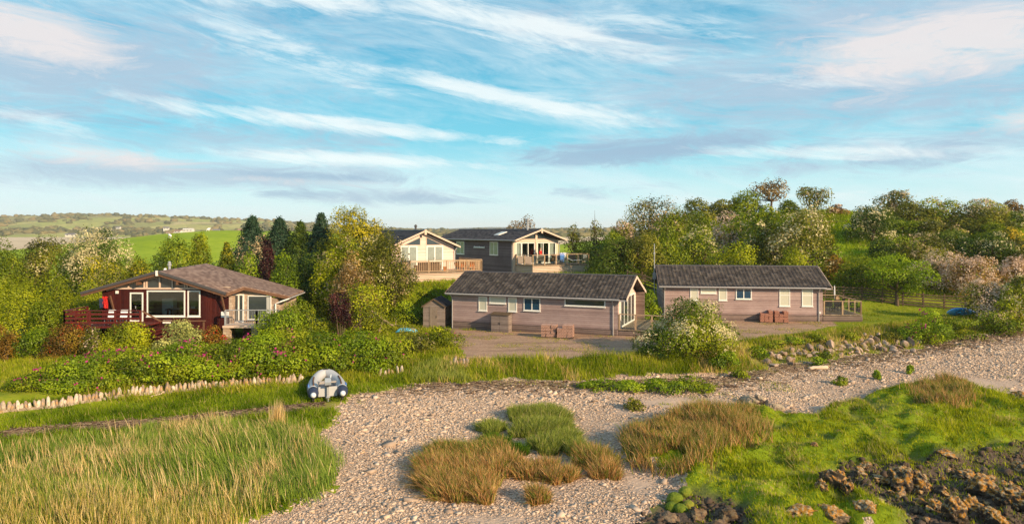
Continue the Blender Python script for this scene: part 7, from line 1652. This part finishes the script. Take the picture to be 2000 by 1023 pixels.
# thin high veil
veil = t.ramp(add(t.m('MULTIPLY', n1, .55), t.m('MULTIPLY', n2, .3), t.m('MULTIPLY', n3, .35)), [(.49, 0), (.78, .85)])
col = t.mix(veil, base, (*lin(214, 229, 234), 1))
def paint(col, bands, lo, hi, amount, rgb, nz):
    m = mx(*[t.m('MULTIPLY', band(*b[:5]), b[5]) for b in bands])
    f = t.m('MULTIPLY', t.ramp(t.m('ADD', m, t.m('MULTIPLY', t.m('SUBTRACT', nz, .5), 3.3)), [(lo, 0), (hi, 1)]), t.m('MULTIPLY', t.m('MINIMUM', t.m('MULTIPLY', m, 2.2), 1.0), amount))
    return t.mix(f, col, (*lin(*rgb), 1))
mixn = t.m('ADD', t.m('MULTIPLY', n1, .5), t.m('MULTIPLY', n2, .5)); mixn2 = t.m('ADD', t.m('MULTIPLY', n3, .42), t.m('MULTIPLY', n4, .58))
col = paint(col, [(-250, 190, 480, 150, 105, 1.1), (250, 40, 900, 60, 60, .55), (0, 300, 900, 270, 40, .8), (-100, 350, 800, 350, 34, 1.1), (1000, 300, 1560, 280, 40, 1.0), (1150, 200, 2200, 215, 85, 1.05), (1450, 90, 2300, 60, 105, 1.0), (150, 40, 900, 100, 70, .5), (480, 385, 1000, 380, 22, .8), (1250, 350, 2000, 320, 24, .7), (300, 230, 900, 180, 50, .5), (950, 40, 1500, 120, 60, .7), (1700, 330, 2100, 290, 40, .8), (-200, 280, 300, 230, 40, .7)], .34, .92, .86, (160, 184, 204), mixn2)
col = paint(col, [(1000, 310, 1480, 285, 26, 1.1), (480, 384, 680, 382, 10, 1.0), (690, 388, 990, 392, 12, .95), (1050, 378, 1320, 372, 16, .7), (1480, 300, 2000, 330, 30, .7), (380, 345, 800, 352, 10, .9), (-100, 275, 500, 255, 20, .6)], .34, .95, .75, (138, 170, 196), t.m('ADD', t.m('MULTIPLY', n4, .7), t.m('MULTIPLY', n2, .3)))
col = paint(col, [(-150, 110, 260, 150, 60, 1.1), (1560, 150, 2200, 130, 75, 1.2), (1450, 230, 2000, 200, 30, .6), (0, 320, 460, 338, 24, .9), (1900, 280, 2200, 260, 30, .8), (300, 350, 800, 365, 12, .6), (1500, 30, 2100, 20, 50, .5)], .4, 1.0, .85, (222, 215, 214), mixn2)
col = paint(col, [(250, 225, 1020, 275, 17, 1.1), (480, 310, 900, 318, 15, 1.0), (720, -10, 1290, 105, 34, 1.0), (735, 140, 1240, 240, 22, 1.0), (330, 60, 850, 200, 40, .55), (900, 320, 1010, 330, 10, .7), (1150, 40, 1500, 100, 36, .6), (1290, 300, 1900, 325, 16, .7), (-200, 235, 260, 300, 22, .6), (1200, 400, 1900, 380, 16, .5), (200, 0, 800, 20, 40, .8), (1400, 160, 1700, 200, 20, .5)], .32, 1.2, .74, (232, 238, 237), mixn)
hz_ = t.m('EXPONENT', t.m('MULTIPLY', t.m('MAXIMUM', el, 0.0), -26.0)); col = t.mix(t.m('MULTIPLY', hz_, .62), col, (*lin(209, 231, 233), 1))
bg = t.n('ShaderNodeBackground'); t.put(bg, 0, col); t.put(bg, 1, .86)
t.nt.links.new(bg.outputs[0], t.n('ShaderNodeOutputWorld').inputs['Surface'])

sd = Vector((AZX, AZY, 0)).normalized() * math.cos(EL) + Vector((0, 0, math.sin(EL)))
L_ = bpy.data.lights.new('sun', 'SUN'); L_.energy = 5.0; L_.angle = math.radians(.6); L_.color = (1.0, .77, .49)
so_ = bpy.data.objects.new('sun', L_); COL.objects.link(so_); so_.rotation_euler = (-sd).to_track_quat('-Z', 'Y').to_euler(); so_.location = sd * 120

cd = bpy.data.cameras.new('camera'); cd.sensor_width = 36; cd.lens = 36 * FPX / 2000; cd.shift_y = -(1023 / 2 - HZ) / 2000; cd.clip_start = .5; cd.clip_end = 9000
co = bpy.data.objects.new('camera', cd); COL.objects.link(co); co.location = (0, 0, CAMZ); co.rotation_euler = (PI / 2, 0, 0); sc.camera = co

m, t = new_mat('pale_air'); pv = t.n('ShaderNodeVolumePrincipled', i={'Density': .00014}); pv.inputs['Color'].default_value = (.98, .96, .93, 1)
t.nt.links.new(pv.outputs[0], t.n('ShaderNodeOutputMaterial').inputs['Volume'])
MB().box(-3400, 3400, -80, 5400, -8, 62).build('haze', m, kind='stuff')
sc.render.engine = 'CYCLES'
sc.view_settings.view_transform = 'Standard'; sc.view_settings.look = 'None'; sc.view_settings.exposure = .52; sc.view_settings.gamma = 1
sc.cycles.max_bounces = 6; sc.cycles.diffuse_bounces = 3; sc.cycles.glossy_bounces = 3; sc.cycles.transmission_bounces = 3; sc.cycles.transparent_max_bounces = 8
sc.cycles.sample_clamp_indirect = 6; sc.cycles.caustics_reflective = False; sc.cycles.caustics_refractive = False
sc.cycles.use_denoising = True; sc.cycles.denoiser = 'OPENIMAGEDENOISE'; sc.cycles.denoising_input_passes = 'RGB_ALBEDO_NORMAL'; sc.cycles.denoising_prefilter = 'NONE'
